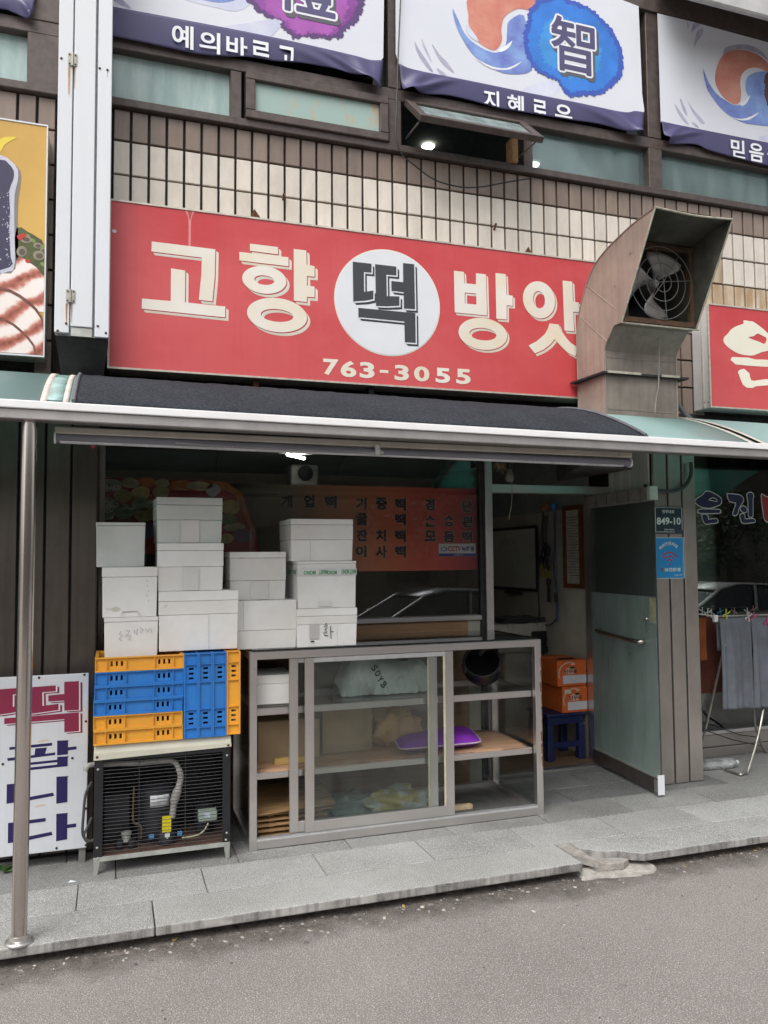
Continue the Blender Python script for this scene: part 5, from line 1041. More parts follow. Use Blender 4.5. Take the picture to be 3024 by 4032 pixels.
on_front(10, 'tape_lettering', 'MONO', M_GTAPE, .10, .30, .715, .80, .03, True); on_front(10, 'tape_lettering', 'MART', M_GTAPE, .355, .50, .72, .82, .03, True); on_front(10, 'tape_lettering', 'MONO', M_GTAPE, .50, .66, .715, .80, .03, True); on_front(10, 'tape_lettering', 'MART MONO', M_GTAPE, .74, .99, .72, .82, .03, True)
mb = MB()
for y0, y1, s_ in ((-.15, -.07, 'MONO'), (-.03, .05, 'MART')): text_mb(mb, s_, (-w/2-.0066, y0, h*.82), (0, y1-y0, 0), (0, 0, -h*.09), .03)
mb.build('tape_lettering', M_GTAPE, t)
# ================================================================ crates
CW, CH, CD = .43, .0715, .345
def crate_mesh():
    mb = MB(); w, d, h = CW/2, CD/2, CH
    mb.box(-w+.012, w-.012, -d+.012, d-.012, .004, .008)
    fr = [0, .13, .345, .664, .88, 1.0]
    def wall(L_, cols):                      # wall in x, outward -y at y=0; returns verts in local frame
        m2 = MB(); t0, t1 = .013, .017       # recessed web between rims
        xs__ = [-L_]; 
        holes = []
        for (c0, c1) in cols:
            for k in range(3):
                cxk = c0+(c1-c0)*(k+.5)/3; holes.append((cxk-.0055, cxk+.0055))
        zlo, zhi = .026, .050; segs = []
        edges = [-L_+.003]
        for a, c in holes: edges += [a, c]
        edges.append(L_-.003)
        for i in range(0, len(edges)-1): 
            solid_ = i % 2 == 0
            if solid_: m2.box(edges[i], edges[i+1], t0, t1, .008, h-.006)
            else: m2.box(edges[i], edges[i+1], t0, t1, .008, zlo); m2.box(edges[i], edges[i+1], t0, t1, zhi, h-.006)
        m2.box(-L_, L_, 0, .016, h-.0062, h); m2.box(-L_, L_, .001, .014, .0, .0078)
        for k, f in enumerate(fr): x = -L_+2*L_*f; x = min(max(x, -L_+.0022), L_-.0022); m2.box(x-.002, x+.002, .0012, .0128, .0079, h-.0063)
        return m2
    f = wall(w, [(-w+CW*.155, -w+CW*.325), (-w+CW*.69, -w+CW*.86)])
    for rot, off in ((0, d), (math.pi, d)):
        m3_ = MB(); m3_.add(f.v, f.f); m3_.xf(Matrix.Rotation(rot, 4, 'Z') @ Matrix.Translation((0, -off, 0))); mb.add(m3_.v, m3_.f)
    s_ = wall(d-.0165, [(-.12, -.05), (.05, .12)])
    for rot in (math.pi/2, -math.pi/2):
        m3_ = MB(); m3_.add(s_.v, s_.f); m3_.xf(Matrix.Rotation(rot, 4, 'Z') @ Matrix.Translation((0, -w, 0))); mb.add(m3_.v, m3_.f)
    return mb
cm = crate_mesh()
ME_Y = cm.mesh('crate', mat('yellow orange crate plastic', (.80, .38, .035), .42, 0, .08, 4, col2=(.66, .31, .05), streak=.08)); ME_B = cm.mesh('crate', mat('blue crate plastic', (.022, .185, .56), .42, 0, .08, 4, col2=(.04, .19, .47), streak=.08))
YCR = 4.27; zt0 = .634
xa = at(*DD(203, 1515), Y=YCR).x
flat = [(ME_Y, 'lowest yellow crate of the flat stack, on the condenser cover'), (ME_Y, 'yellow crate lying right under the three flat blue crates'), (ME_B, 'lowest of the three flat blue crates'), (ME_B, 'middle one of the three flat blue crates'), (ME_B, 'highest flat blue crate, right under the topmost yellow crate'), (ME_Y, 'topmost yellow crate of the flat stack, with a foam box set in it')]
for i, (me, lb) in enumerate(flat):
    o = link('crate', me); o.location = (xa+CW/2+random.uniform(-.003, .003), YCR+CD/2+random.uniform(-.003, .003), zt0+i*(CH+.0004)); o.rotation_euler.z = random.uniform(-.008, .008); tag(o, lb, 'crate', 'plastic crates on the condenser')
ups = [(ME_B, 'upright blue crate leaning on the flat stack'), (ME_B, 'upright blue crate between two other upright blue crates'), (ME_B, 'upright blue crate touching the upright yellow crate'), (ME_Y, 'upright yellow crate at the end of the crate row beside the showcase')]
xb = at(*DD(397, 1500), Y=YCR).x
for i, (me, lb) in enumerate(ups):
    o = link('crate', me); o.rotation_euler = (0, math.pi/2, 0); o.rotation_euler.z = .0
    o.location = (xb+i*(CH+.0012), YCR+CD/2+(.0 if i < 3 else .004), .633+CW/2+(.002 if i < 3 else .005)); tag(o, lb, 'crate', 'plastic crates on the condenser')
# ================================================================ condenser unit
QX0, QX1, QY0, QY1 = -.066, .602, 4.288, 4.70
cu_ = thing('condenser_unit', 'black refrigeration condenser with a wire grille and cream cover under the crates', 'condenser', (.27, 4.5, 0))
M_CRM = mat('yellowed cream enamel', (.60, .585, .49), .4, 0, .08, 5, col2=(.48, .45, .35)); M_GREY = mat('galvanised leg', (.42, .43, .40), .5, .4, .12, 12, streak=.2); M_BLK = mat('black painted frame', (.016, .017, .020), .5, .1, .2, 10)
mb = MB(); mb.hexa([(QX0-.004, QY0-.006, .588), (QX1+.004, QY0-.006, .588), (QX1+.004, QY1, .588), (QX0-.004, QY1, .588)], [(QX0-.002, QY0+.006, .632), (QX1+.002, QY0+.006, .632), (QX1+.002, QY1, .632), (QX0-.002, QY1, .632)]); mb.build('top_cover', M_CRM, cu_, bevel=.005, seg=2)
mb = MB(); mb.hexa([(QX0-.004, QY0-.007, .560), (QX1+.004, QY0-.007, .575), (QX1+.004, QY0-.001, .575), (QX0-.004, QY0-.001, .560)], [(QX0-.004, QY0-.007, .590), (QX1+.004, QY0-.007, .590), (QX1+.004, QY0-.001, .590), (QX0-.004, QY0-.001, .590)]); mb.build('cover_lip', M_CRM, cu_)
for x0, x1 in ((QX0, QX0+.042), (QX1-.040, QX1)): bx('front_post', M_BLK, cu_, x0, x1, QY0, QY0+.006, .085, .575, .001); bx('rear_post', M_BLK, cu_, x0, x1, QY1-.03, QY1-.004, .085, .588)
bx('top_bar', M_BLK, cu_, QX0+.042, QX1-.040, QY0+.001, QY0+.02, .55, .575); bx('side_panel', M_BLK, cu_, QX0, QX0+.003, QY0+.007, QY1-.031, .085, .588); bx('side_panel', M_BLK, cu_, QX1-.003, QX1, QY0+.007, QY1-.031, .085, .588)
bx('rear_fins', mat('dark condenser fins', (.012, .013, .014), .6, .3), cu_, QX0+.03, QX1-.03, QY1-.07, QY1-.032, .10, .56)
bx('base_tray', mat('rusty base tray', (.10, .055, .04), .8, .2, .3, 10, col2=(.05, .03, .025)), cu_, QX0+.003, QX1-.003, QY0+.008, QY1-.005, .078, .092); bx('base_rail', M_GREY, cu_, QX0+.03, QX1-.03, QY0-.001, QY0+.006, .066, .088)
for s_, x in ((1, QX0), (-1, QX1)):
    for y in (QY0, QY1-.04):
        mb = MB(); mb.hexa([(x+.002*s_, y+.005, 0), (x+.020*s_, y+.005, 0), (x+.020*s_, y+.03, 0), (x+.002*s_, y+.03, 0)], [(x, y-.001, .088), (x+.036*s_, y-.001, .088), (x+.036*s_, y+.03, .088), (x, y+.03, .088)]); mb.build('leg', M_GREY, cu_, bevel=.002)
M_GW = mat('dark grille wire', (.055, .055, .055), .6, .2)
wm = MB().tube([(QX0+.03, 0, 0), (.1, -.002, -.001), (.27, 0, 0), (.45, -.0015, -.001), (QX1-.03, 0, 0)], .0016, 5).mesh('grille_wire', M_GW)
for k in range(25):
    o = link('grille_wire', wm, cu_); o.matrix_parent_inverse = Matrix.Identity(4); o.location = Vector((0, QY0+.009, .108+.0180*k))-WB[cu_.name]['base']; o.rotation_euler.y = random.uniform(-.002, .002)
for f in (.32, .66): MB().tube([(QX0+(QX1-QX0)*f, QY0+.013, .09), (QX0+(QX1-QX0)*f, QY0+.013, .55)], .0018, 5).build('grille_rod', M_GW, cu_)
for (x, z) in ((QX0+.017, .515), (QX0+.017, .135), (QX1-.018, .530), (QX1-.018, .135), (QX0+.022, .083), (QX1-.022, .10)): MB().lathe([(.006, .0), (.006, -.003), (.003, -.005), (.001, -.005)], (x, QY0-.0005, z), 'y', 10).build('bolt', M_GREY, cu_)
for (x, z) in ((QX0+.012, .576), (QX1-.012, .583)): MB().lathe([(.007, .0), (.006, -.003), (.001, -.004)], (x, QY0-.0072, z), 'y', 10).build('bolt', M_RUST, cu_)
M_CMP = mat('black compressor shell', (.02, .02, .026), .45, 0, .2, 6)
cmp_ = MB().lathe([(.11, .095), (.112, .11), (.112, .30), (.10, .355), (.06, .385), (.001, .39)], (.245, 4.49, 0), 'z', 28).build('compressor', M_CMP, cu_, smooth=True)
def curved_label(name, m, a0, a1, z0, z1_, parent, R=.1135):
    mb = MB(); mb.grid(lambda u, v: (.245+R*math.sin(a0+(a1-a0)*u), 4.49-R*math.cos(a0+(a1-a0)*u), z0+(z1_-z0)*v), 8, 1); return mb.build(name, m, parent, smooth=True, solid=.0008)
curved_label('rating_label', mat('white printed label', (.70, .72, .72), .5, 0, .1, 30, col2=(.5, .52, .53), stretch=(1, 1, 5)), -.36, .52, .275, .335, cmp_)
for i in range(5): curved_label('label_print', flatmat('label ink', (.22, .24, .28)), -.28 if i % 2 else -.05, .45 if i < 3 else .1, .326-.010*i-.002, .326-.010*i, cmp_, .1142)
acc = MB().lathe([(.001, .095), (.042, .10), (.045, .12), (.045, .15), (.03, .175), (.001, .18)], (.285, 4.36, 0), 'z', 20).build('accumulator', M_CMP, cu_, smooth=True)
MB().box(.262, .306, 4.3125, 4.3135, .165, .245).xf(Matrix.Rotation(.0, 4, 'Y')).build('warning_tag', mat('yellow warning tag', (.75, .62, .01), .5, 0, .1, 20), acc); MB().sheet([[(.276, .160), (.300, .160), (.300, .142), (.288, .130), (.276, .142)]], 4.3155, .0008).build('warning_tag', M_WHITE, acc)
M_BLUCAP = mat('blue cap', (.06, .25, .5), .5)
for x in (.212, .352): MB().lathe([(.013, -.012), (.013, .012)], (x, 4.36, .135), 'x', 10).build('pipe_cap', M_BLUCAP, cu_, smooth=True)
M_INSUL = mat('dirty white pipe wrap', (.34, .33, .31), .7, 0, .12, 20, bump=.3, bscale=40); M_COPP = mat('tarnished copper', (.20, .13, .09), .4, .8, .2, 10)
pp = [at(*z4(x, y), Y=4.345) for x, y in ((560, 880), (575, 850), (640, 845), (760, 840), (900, 838), (1050, 825), (1130, 825), (1165, 870), (1180, 930), (1165, 1000), (1140, 1080), (1125, 1190))]
pts = [(p.x, 4.345-.02*(i < 2), p.z) for i, p in enumerate(pp)]
MB().tube(spline(pts, 5), [.0135]*36+[.016]*10+[.022]*5+[.016]*5, 12).build('insulated_pipe', M_INSUL, cu_, smooth=True)
pp = [at(*z4(x, y), Y=4.35) for x, y in ((875, 990), (870, 1210), (905, 1235), (922, 1260), (920, 1330))]; MB().tube(spline([tuple(p) for p in pp], 5), .0055, 8).build('copper_pipe', M_COPP, cu_, smooth=True)
pp = [at(*z4(x, y), Y=4.34) for x, y in ((1360, 1230), (1330, 1280), (1280, 1310), (1190, 1325))]; MB().tube(spline([tuple(p) for p in pp], 5), .004, 6).build('copper_pipe', mat('pale capillary', (.55, .5, .36), .5), cu_, smooth=True)
sw0, sw1 = at(*z4(1297, 1225), Y=4.36), at(*z4(1420, 1145), Y=4.36); sw_ = bx('pressure_switch', mat('grey green switch box', (.30, .37, .32), .5), cu_, sw0.x, sw1.x, 4.36, 4.42, sw0.z, sw1.z, .006, 2)
bx('switch_label', mat('pale blue label', (.5, .56, .62), .5, 0, .2, 60), sw_, sw0.x+.028, sw0.x+.06, 4.3585, 4.3595, sw0.z+.02, sw1.z-.008)
vp = at(*z4(825, 1305), Y=4.37); MB().lathe([(.022, -.03), (.022, 0), (.026, .004), (.026, .014), (.001, .016)], (vp.x, 4.37, vp.z), 'z', 16).build('valve_cap', M_GREY, cu_, smooth=True)
for (x, y) in ((780, 1365), (860, 1360)): p = at(*z4(x, y), Y=4.36); MB().lathe([(.02, -.02), (.024, 0), (.018, .02)], (p.x, 4.36, p.z), 'z', 12).build('fitting', M_CMP, cu_, smooth=True)
bx('reed_fan_box', M_CMP, cu_, QX0+.05, QX0+.17, 4.45, 4.6, .093, .34); MB().lathe([(.05, .093), (.05, .22), (.02, .24)], (.49, 4.5, 0), 'z', 18).build('receiver', M_CMP, cu_, smooth=True)
for dx in (0, .012):
    pp = [at(*z4(x+dx*300, y), Y=4.30) for x, y in ((600, 960), (560, 1040), (545, 1180), (540, 1300), (570, 1340), (620, 1345))]
    if dx: pp = [at(*z4(x, y), Y=4.30) for x, y in ((600, 1190), (570, 1260), (548, 1310), (570, 1350), (615, 1335))]
    MB().tube(spline([tuple(p) for p in pp], 6), .0065, 8).build('power_cable', mat('dark grey cable', (.05, .05, .052), .6), cu_, smooth=True)
# ================================================================ things in the showcase
def blob(name, m, label, cat, c, r, fn, nu=48, nv=24, z_clip=None):
    mb = MB()
    def f(u, v):
        a = 2*math.pi*u; e_ = math.pi*(v-.5); d = Vector((math.cos(e_)*math.cos(a), math.cos(e_)*math.sin(a), math.sin(e_))); k = fn(d)
        p = Vector((c[0]+d.x*r[0]*k, c[1]+d.y*r[1]*k, c[2]+d.z*r[2]*k))
        if z_clip is not None: p.z = max(p.z, z_clip)
        return p
    mb.grid(f, nu, nv); o = mb.build(name, m, smooth=True); bm = bmesh.new(); bm.from_mesh(o.data); bmesh.ops.remove_doubles(bm, verts=bm.verts, dist=1e-5); bm.to_mesh(o.data); bm.free()
    return tag(o, label, cat)
def crump(s, a, seed=0.):
    return lambda d: 1+a*noise.noise(Vector((d.x*s+seed, d.y*s, d.z*s)))+a*.5*abs(noise.noise(Vector((d.x*s*2.3, d.y*s*2.3+seed, d.z*s*2.3))))
# soy bean sack on the upper shelf
sk0, sk1 = at(*z5(548, 300), Y=4.55), at(*z5(1040, 300), Y=4.55)
def sack_fn(u, v):
    x = sk0.x+(sk1.x-sk0.x)*u; prof_ = (.05+.17*math.sin(min(1, u*4.5)*math.pi/2)*(1 if u < .5 else 1-.62*((u-.5)/.5)**1.2))+.035*math.sin(u*9)*(.3+u)
    ang = math.pi*v; y = 4.70-.14*math.cos(ang)*(1 if u > .1 else .6+4*u); z = .745+prof_*math.sin(ang)**.8*1.15
    n_ = noise.noise(Vector((x*9, y*9, z*9)))*.04-abs(noise.noise(Vector((x*17+4, y*9, z*12))))*.045
    return (x, y+n_, max(.744, z+n_*.8*math.sin(ang)))
mb = MB(); mb.grid(sack_fn, 90, 40)
sk = tag(mb.build('sack', mat('pale green white woven sack', (.66, .70, .66), .7, 0, .08, 8, bump=.2, bscale=200), smooth=True), 'pale crumpled soy bean sack on the upper showcase shelf', 'sack')
M_SACKT = flatmat('dark sack print', (.07, .08, .08))
for ch, x, y in (('S', 717, 243), ('O', 735, 272), ('Y', 748, 305), ('B', 768, 334)):
    p = at(*z5(x, y), Y=4.548); mb = MB(); c_, s_ = math.cos(-.9), math.sin(-.9); k = .040
    hit = None
    text_mb(mb, ch, (p.x-k*.4, 4.545, p.z-k*.2), (k*.72*c_, 0, k*.72*s_), (-k*s_, 0, k*c_), .03)
    vs_ = []
    for v in mb.v:                          # drop each letter on the sack's surface
        dirv = Vector(v)-CAM; dirv.normalize(); best = None
        r_ = sk.ray_cast(CAM, dirv)
        vs_.append(tuple(r_[1]-dirv*.004) if r_[0] else (9, 9, 9))
    if all((Vector(p)-Vector(q)).length < .06 for p, q in zip(vs_, mb.v)): mb.v = vs_
    mb.build('sack_lettering', M_SACKT, sk)
# purple cushion
cc = at(*z5(1085, 635), Y=4.60)
def cush(u, v):
    a, e_ = 2*math.pi*u, math.pi*(v-.5); q = lambda t, n_: math.copysign(abs(t)**n_, t)
    x, y, z = q(math.cos(e_), .25)*q(math.cos(a), .22), q(math.cos(e_), .25)*q(math.sin(a), .22), math.sin(e_)
    R = max(abs(x), abs(y)); z *= (1-.72*R**5)
    return (cc.x+.265*x+.05*y, 4.66+.195*y, .436+.038*z)
mb = MB(); mb.grid(cush, 72, 24); ck = thing('cushion', 'purple seat cushion with white piping on the lower showcase shelf', 'cushion', (cc.x, 4.66, .398))
mb.build('pad', mat('purple cushion cloth', (.21, .022, .40), .7, 0, .1, 6, bump=.1, bscale=300), ck, smooth=True)
edge_ = [cush(i/80, .5) for i in range(80)]; mbp = MB(); mbp.tube([(x+(x-cc.x)*.012, y+(y-4.66)*.012, z) for x, y, z in edge_], .0042, 6, close=True); mbp.build('piping', mat('white pink piping', (.68, .60, .66), .6, 0, .3, 120), ck, smooth=True)
# crumpled brown paper bag
p = at(*z5(840, 570), Y=4.74)
blob('paper_bag', mat('tan kraft paper', (.46, .29, .13), .7, 0, .12, 10, bump=.4, bscale=30), 'crumpled tan paper bag behind the purple cushion', 'bag', (p.x, 4.78, .49), (.155, .11, .12), crump(2.6, .38, 3.), z_clip=.398)
# helmet
hc = at(*z5(1315, 285), Y=4.66)
hm = thing('helmet', 'black open-face motorcycle helmet lying on its side on the upper shelf', 'helmet', (hc.x, 4.66, .7435))
def hel(u, v):                              # opening faces the street and up
    a = 2*math.pi*u; e_ = math.pi/2-(v*1.95); r_ = .122
    return Vector((r_*1.02*math.cos(e_)*math.cos(a), r_*math.sin(e_), r_*math.cos(e_)*math.sin(a)))
MH = Matrix.Translation((hc.x, 4.665, .7435+.122)) @ Matrix.Rotation(math.radians(-42), 4, 'X') @ Matrix.Rotation(math.radians(-20), 4, 'Z')
mb = MB(); mb.grid(hel, 48, 24); mb.xf(MH); mb.build('shell', mat('glossy black shell', (.010, .010, .012), .22, 0, .1, 5), hm, smooth=True, solid=.01)
mb = MB(); rim = [MH @ (hel(i/48, 1)*1.0) for i in range(48)]; mb.tube(rim, .010, 8, close=True); mb.build('rim', mat('dull helmet rim', (.05, .048, .05), .7), hm, smooth=True)
mb = MB(); mb.grid(lambda u, v: hel(u, v)*.86+Vector((0, -.006, 0)), 32, 16); mb.xf(MH); mb.build('lining', mat('black cloth lining', (.008, .008, .009), .9), hm, smooth=True)
mb = MB(); mb.grid(lambda u, v: MH @ (Vector((math.cos(math.pi*(u*.9+1.05))*.128, -.03-.05*v, math.sin(math.pi*(u*.9+1.05))*.128))), 20, 6); mb.build('visor', glass('smoked visor', (.3, .27, .32), .02, .05, 1.6), hm, smooth=True)
mb = MB(); mb.tube([(hc.x-.055, 4.60, .94), (hc.x-.02, 4.59, .985), (hc.x+.06, 4.60, .99), (hc.x+.085, 4.63, .95)], [.012, .02, .022, .012], 8); mb.build('chin_strap', M_BLKPL, hm, smooth=True)
# cardboard boxes and pallets of plywood boards at the bottom left, dim boxes on the lower shelf
M_CARD = mat('brown cardboard', (.34, .25, .15), .8, 0, .1, 5); M_PLY = mat('thin plywood', (.40, .24, .11), .7, 0, .25, 8, stretch=(1, 8, 8))
for i in range(5):
    z = .0215+i*.026; o = bx('plywood_board', M_PLY, None, .775+random.uniform(-.01, .01), 1.20+random.uniform(-.03, .02), 4.44+.01*i, 4.86, z+.012, z+.020); tag(o, ['lowest thin plywood board on the showcase floor', 'second plywood board up from the showcase floor', 'third plywood board of the showcase stack', 'fourth plywood board of the showcase stack', 'fifth plywood board, under the warped one'][i], 'board', 'plywood boards in the showcase')
    for x in (.84, .95, 1.12): tag(bx('spacer_block', M_PLY, o, x, x+.03, 4.46+.01*i, 4.84, z, z+.0119), None, None)
mb = MB().hexa([(.775, 4.45, .152), (1.22, 4.47, .165), (1.22, 4.88, .20), (.775, 4.86, .19)], [(.775, 4.45, .158), (1.22, 4.47, .171), (1.22, 4.88, .206), (.775, 4.86, .196)]); tag(mb.build('plywood_board', M_PLY), 'warped plywood board lying askew on the board stack', 'board')
def carton(label, x0, x1, y0, y1, z0, z1_, m=M_CARD):
    t = thing('carton', label, 'carton', ((x0+x1)/2, (y0+y1)/2, z0)); bx('body', m, t, x0, x1, y0, y1, z0, z1_, .003); bx('flap', m, t, x0+.002, (x0+x1)/2-.002, y0+.002, y1-.002, z1_+.0005, z1_+.004); bx('flap', m, t, (x0+x1)/2+.002, x1-.002, y0+.002, y1-.002, z1_+.0005, z1_+.004); return t
carton('brown carton on the lower shelf behind the left showcase opening', .80, 1.16, 4.60, 4.92, .397, .62); carton('long dim carton in the middle of the lower shelf', 1.19, 1.50, 4.66, 4.92, .397, .66)
carton('dark carton at the back of the upper shelf, behind the small foam box', .79, 1.15, 4.79, 4.92, .7435, .97, mat('dark brown carton', (.10, .06, .04), .8))
bt = tag(bx('wood_strip', mat('pale yellow wood strip', (.52, .36, .12), .6), None, .88, 1.06, 4.52, 4.548, .398, .43), 'pale wooden strip on the lower shelf before the brown carton', 'wood strip')
# bags on the floor of the case
p = at(*z5(850, 960), Y=4.62)
blob('plastic_bag', mat('yellow and white plastic bag', (.36, .31, .08), .35, 0, .2, 9, col2=(.42, .45, .43), c2amt=1, lo=.45, hi=.55), 'yellow and white plastic bag on the showcase floor behind the sliding pane', 'bag', (p.x, 4.66, .075), (.20, .12, .09), crump(2.2, .35, 1.), z_clip=.021)
p = at(*z5(590, 1010), Y=4.7); blob('plastic_bag', mat('teal plastic bag', (.16, .26, .25), .35, 0, .2, 9), 'dull teal plastic bag on the showcase floor beside the yellow bag', 'bag', (p.x, 4.72, .06), (.17, .12, .08), crump(2.4, .35, 6.), z_clip=.021)
p = at(*z5(1060, 975), Y=4.44); tag(bx('yellow_block', mat('yellow plastic block', (.62, .5, .06), .5), None, p.x-.02, p.x+.03, 4.43, 4.47, .0215, .07), 'small yellow block at the foot of the front sliding door', 'block')
p, q = at(*z5(1165, 945), Y=4.55), at(*z5(1258, 940), Y=4.55)
mb = MB().box(p.x-.05, q.x, 4.55, 4.585, .0215, .047); tag(mb.build('wood_stick', mat('pale wood stick', (.62, .48, .3), .6, 0, .2, 30)), 'short pale wooden stick on the showcase floor', 'wood stick')
# ================================================================ printed sheet inside the window
YM = YG+.03
mn = thing('menu_print', 'long printed sheet behind the shop window with rice cakes and black Korean words', 'poster', (1.2, YM, 1.465))
mx0, mx1, mz0, mz1 = clL[-1]+.034, 2.455, 1.462, 2.036
mg = bpy.data.materials.new('menu gradient print'); mg.use_nodes = True
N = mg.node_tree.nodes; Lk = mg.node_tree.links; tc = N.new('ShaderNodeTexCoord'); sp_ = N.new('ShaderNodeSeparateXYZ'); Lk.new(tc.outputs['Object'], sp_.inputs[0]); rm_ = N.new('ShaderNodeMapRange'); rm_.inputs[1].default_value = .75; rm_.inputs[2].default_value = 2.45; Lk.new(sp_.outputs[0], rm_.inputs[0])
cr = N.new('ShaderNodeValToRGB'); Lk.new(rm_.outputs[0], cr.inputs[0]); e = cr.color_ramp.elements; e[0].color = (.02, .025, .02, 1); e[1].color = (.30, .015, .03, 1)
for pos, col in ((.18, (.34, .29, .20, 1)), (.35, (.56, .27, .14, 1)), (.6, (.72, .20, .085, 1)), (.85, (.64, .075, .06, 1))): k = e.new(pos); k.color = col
Lk.new(cr.outputs[0], N['Principled BSDF'].inputs['Base Color']); N['Principled BSDF'].inputs['Roughness'].default_value = .5
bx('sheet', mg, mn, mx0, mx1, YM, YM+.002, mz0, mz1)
M_MK = flatmat('black menu word', (.012, .010, .010)); M_MO = flatmat('pale menu outline', (.42, .36, .28))
W_ = [('개', 175, 415, 250, 495), ('업', 325, 415, 395, 495), ('떡', 463, 420, 540, 500), ('기', 665, 430, 735, 510), ('증', 795, 430, 870, 510), ('떡', 922, 435, 992, 515), ('경', 1115, 440, 1180, 515), ('단', 1357, 447, 1425, 525),
      ('꿀', 665, 530, 740, 610), ('떡', 922, 535, 992, 612), ('손', 1115, 545, 1188, 620), ('송', 1237, 545, 1307, 620), ('편', 1360, 550, 1428, 625), ('잔', 668, 638, 742, 715), ('치', 795, 640, 862, 717), ('떡', 922, 642, 992, 720), ('모', 1115, 645, 1190, 715), ('듬', 1237, 650, 1310, 720), ('떡', 1360, 650, 1425, 725), ('이', 665, 745, 735, 820), ('사', 795, 745, 868, 825), ('떡', 922, 745, 992, 820)]
for ch, x0, y0, x1, y1 in W_:
    xm, ym = (x0+x1)/2, (y0+y1)/2; a, c = at(*z2(x0, ym), Y=YM).x, at(*z2(x1, ym), Y=YM).x; zt, zb_ = at(*z2(xm, y0), Y=YM).z, at(*z2(xm, y1), Y=YM).z
    mo = MB(); gv, gf = glyphs(ch, .042)
    for i in range(8): mo.add([(a+(c-a)*p+.003*math.cos(i*.785), YM-.001-.00004*i, zb_+(zt-zb_)*q+.003*math.sin(i*.785)) for p, q in gv], gf)
    mo.build('word_outline', M_MO, mn); text('word', ch, M_MK, mn, a, c, zb_, zt, YM-.002, .042)
def pm(zf, pts, m, layer, name, sm=2): return MB().sheet([pl(zf, smooth2(pts, sm) if sm else pts, YM)], YM-.0006*layer, .0005).build(name, m, mn)
C_ = {k: flatmat(k+' cake print', v, .5, .2, 14) for k, v in dict(white=(.8, .8, .72), yellow=(.75, .6, .22), green=(.32, .42, .2), sage=(.5, .56, .38), orange=(.7, .25, .07), red=(.55, .04, .03), cream=(.75, .64, .4), violet=(.26, .16, .28)).items()}
pm(z1, [(640, 300), (1400, 320), (1560, 380), (1659, 600), (1700, 800), (640, 800)], C_['red'], 1, 'tray_print', 0)
pm(z1, [(1360, 320), (1480, 330), (1580, 400), (1659, 640), (1640, 650), (1540, 420)], C_['orange'], 2, 'tray_print', 0)
for (x, y, rx_, ry_, k) in ((690, 480, 80, 60, 'white'), (720, 350, 80, 45, 'white'), (690, 540, 70, 40, 'green'), (800, 420, 62, 45, 'yellow'), (920, 400, 65, 42, 'yellow'), (1050, 395, 60, 40, 'yellow'), (815, 520, 68, 52, 'green'), (930, 475, 70, 45, 'sage'), (950, 545, 75, 45, 'yellow'), (850, 335, 60, 35, 'cream'), (960, 330, 60, 30, 'orange'), (1060, 335, 50, 28, 'cream'), (1190, 350, 80, 35, 'orange'), (1300, 355, 90, 30, 'cream'), (1390, 380, 50, 40, 'white'), (1500, 490, 70, 50, 'yellow'), (1490, 570, 60, 35, 'green'), (1530, 620, 70, 30, 'cream'), (1580, 680, 60, 45, 'violet'), (1480, 700, 50, 35, 'yellow'), (700, 640, 70, 50, 'violet'), (820, 650, 80, 50, 'red'), (960, 640, 60, 60, 'violet')):
    pm(z1, [(x+rx_*math.cos(t)*random.uniform(.85, 1.1), y+ry_*math.sin(t)*random.uniform(.85, 1.1)) for t in [i*.7 for i in range(9)]], C_[k], random.choice((3, 4, 5, 6)), 'cake_print')
for _ in range(40):
    x, y = random.uniform(645, 770), random.uniform(330, 560); pm(z1, pell(x, y, 6, 4, random.uniform(0, 90), 6), M_MK, 8, 'seed_print', 0)
GK = flatmat('grey key pattern print', (.20, .20, .19))
for i in range(6):
    o_ = i*26
    pm(z2, [(0+o_, 455+o_*1.15), (26+o_, 470+o_*1.15), (22+o_, 480+o_*1.15), (-4+o_, 465+o_*1.15)], GK, 2, 'pattern_print', 0); pm(z2, [(8+o_, 470+o_*1.2), (16+o_, 476+o_*1.2), (-2+o_, 510+o_*1.2), (-10+o_, 504+o_*1.2)], GK, 3, 'pattern_print', 0)
SW = flatmat('faint swirl print', (.46, .05, .055))
for (x, y, r_) in ((1225, 410, 45), (1255, 500, 40), (1380, 415, 50), (1300, 440, 60)):
    q = [at(*z2(x+r_*k/20*math.cos(k*.45), y+r_*k/20*math.sin(k*.45)), Y=YM-.0012) for k in range(20)]; MB().tube([(a.x, YM-.0005, a.z) for a in q], .003, 4).build('swirl_print', SW, mn)
cc_ = thing('cctv_notice', 'small white and blue camera notice on the red end of the printed sheet', 'sticker', (2.2, YM, 1.55)); Y0 = YM-.004
a, c = at(*z2(1207, 772), Y=Y0), at(*z2(1447, 772), Y=Y0); zt, zb_ = at(*z2(1327, 730), Y=Y0).z, at(*z2(1327, 815), Y=Y0).z; hh = zt-zb_
bx('card', flatmat('white notice card', (.68, .70, .70)), cc_, a.x, c.x, Y0, Y0+.001, zb_, zt); bx('blue_strip', flatmat('blue notice strip', (.02, .04, .28)), cc_, a.x+.001, c.x-.001, Y0-.0012, Y0-.0004, zb_+.001, zb_+hh*.24)
wd_ = c.x-a.x
text('word', 'CCTV', flatmat('red notice word', (.5, .03, .03)), cc_, a.x+wd_*.25, a.x+wd_*.60, zb_+hh*.40, zb_+hh*.80, Y0-.001, .04); text('word', '녹화중', flatmat('navy notice word', (.02, .03, .2)), cc_, a.x+wd_*.62, a.x+wd_*.97, zb_+hh*.38, zb_+hh*.80, Y0-.001, .035)
text('word', '(주)에이디스', M_DISC, cc_, a.x+wd_*.40, a.x+wd_*.66, zb_+hh*.06, zb_+hh*.18, Y0-.0018, .02)
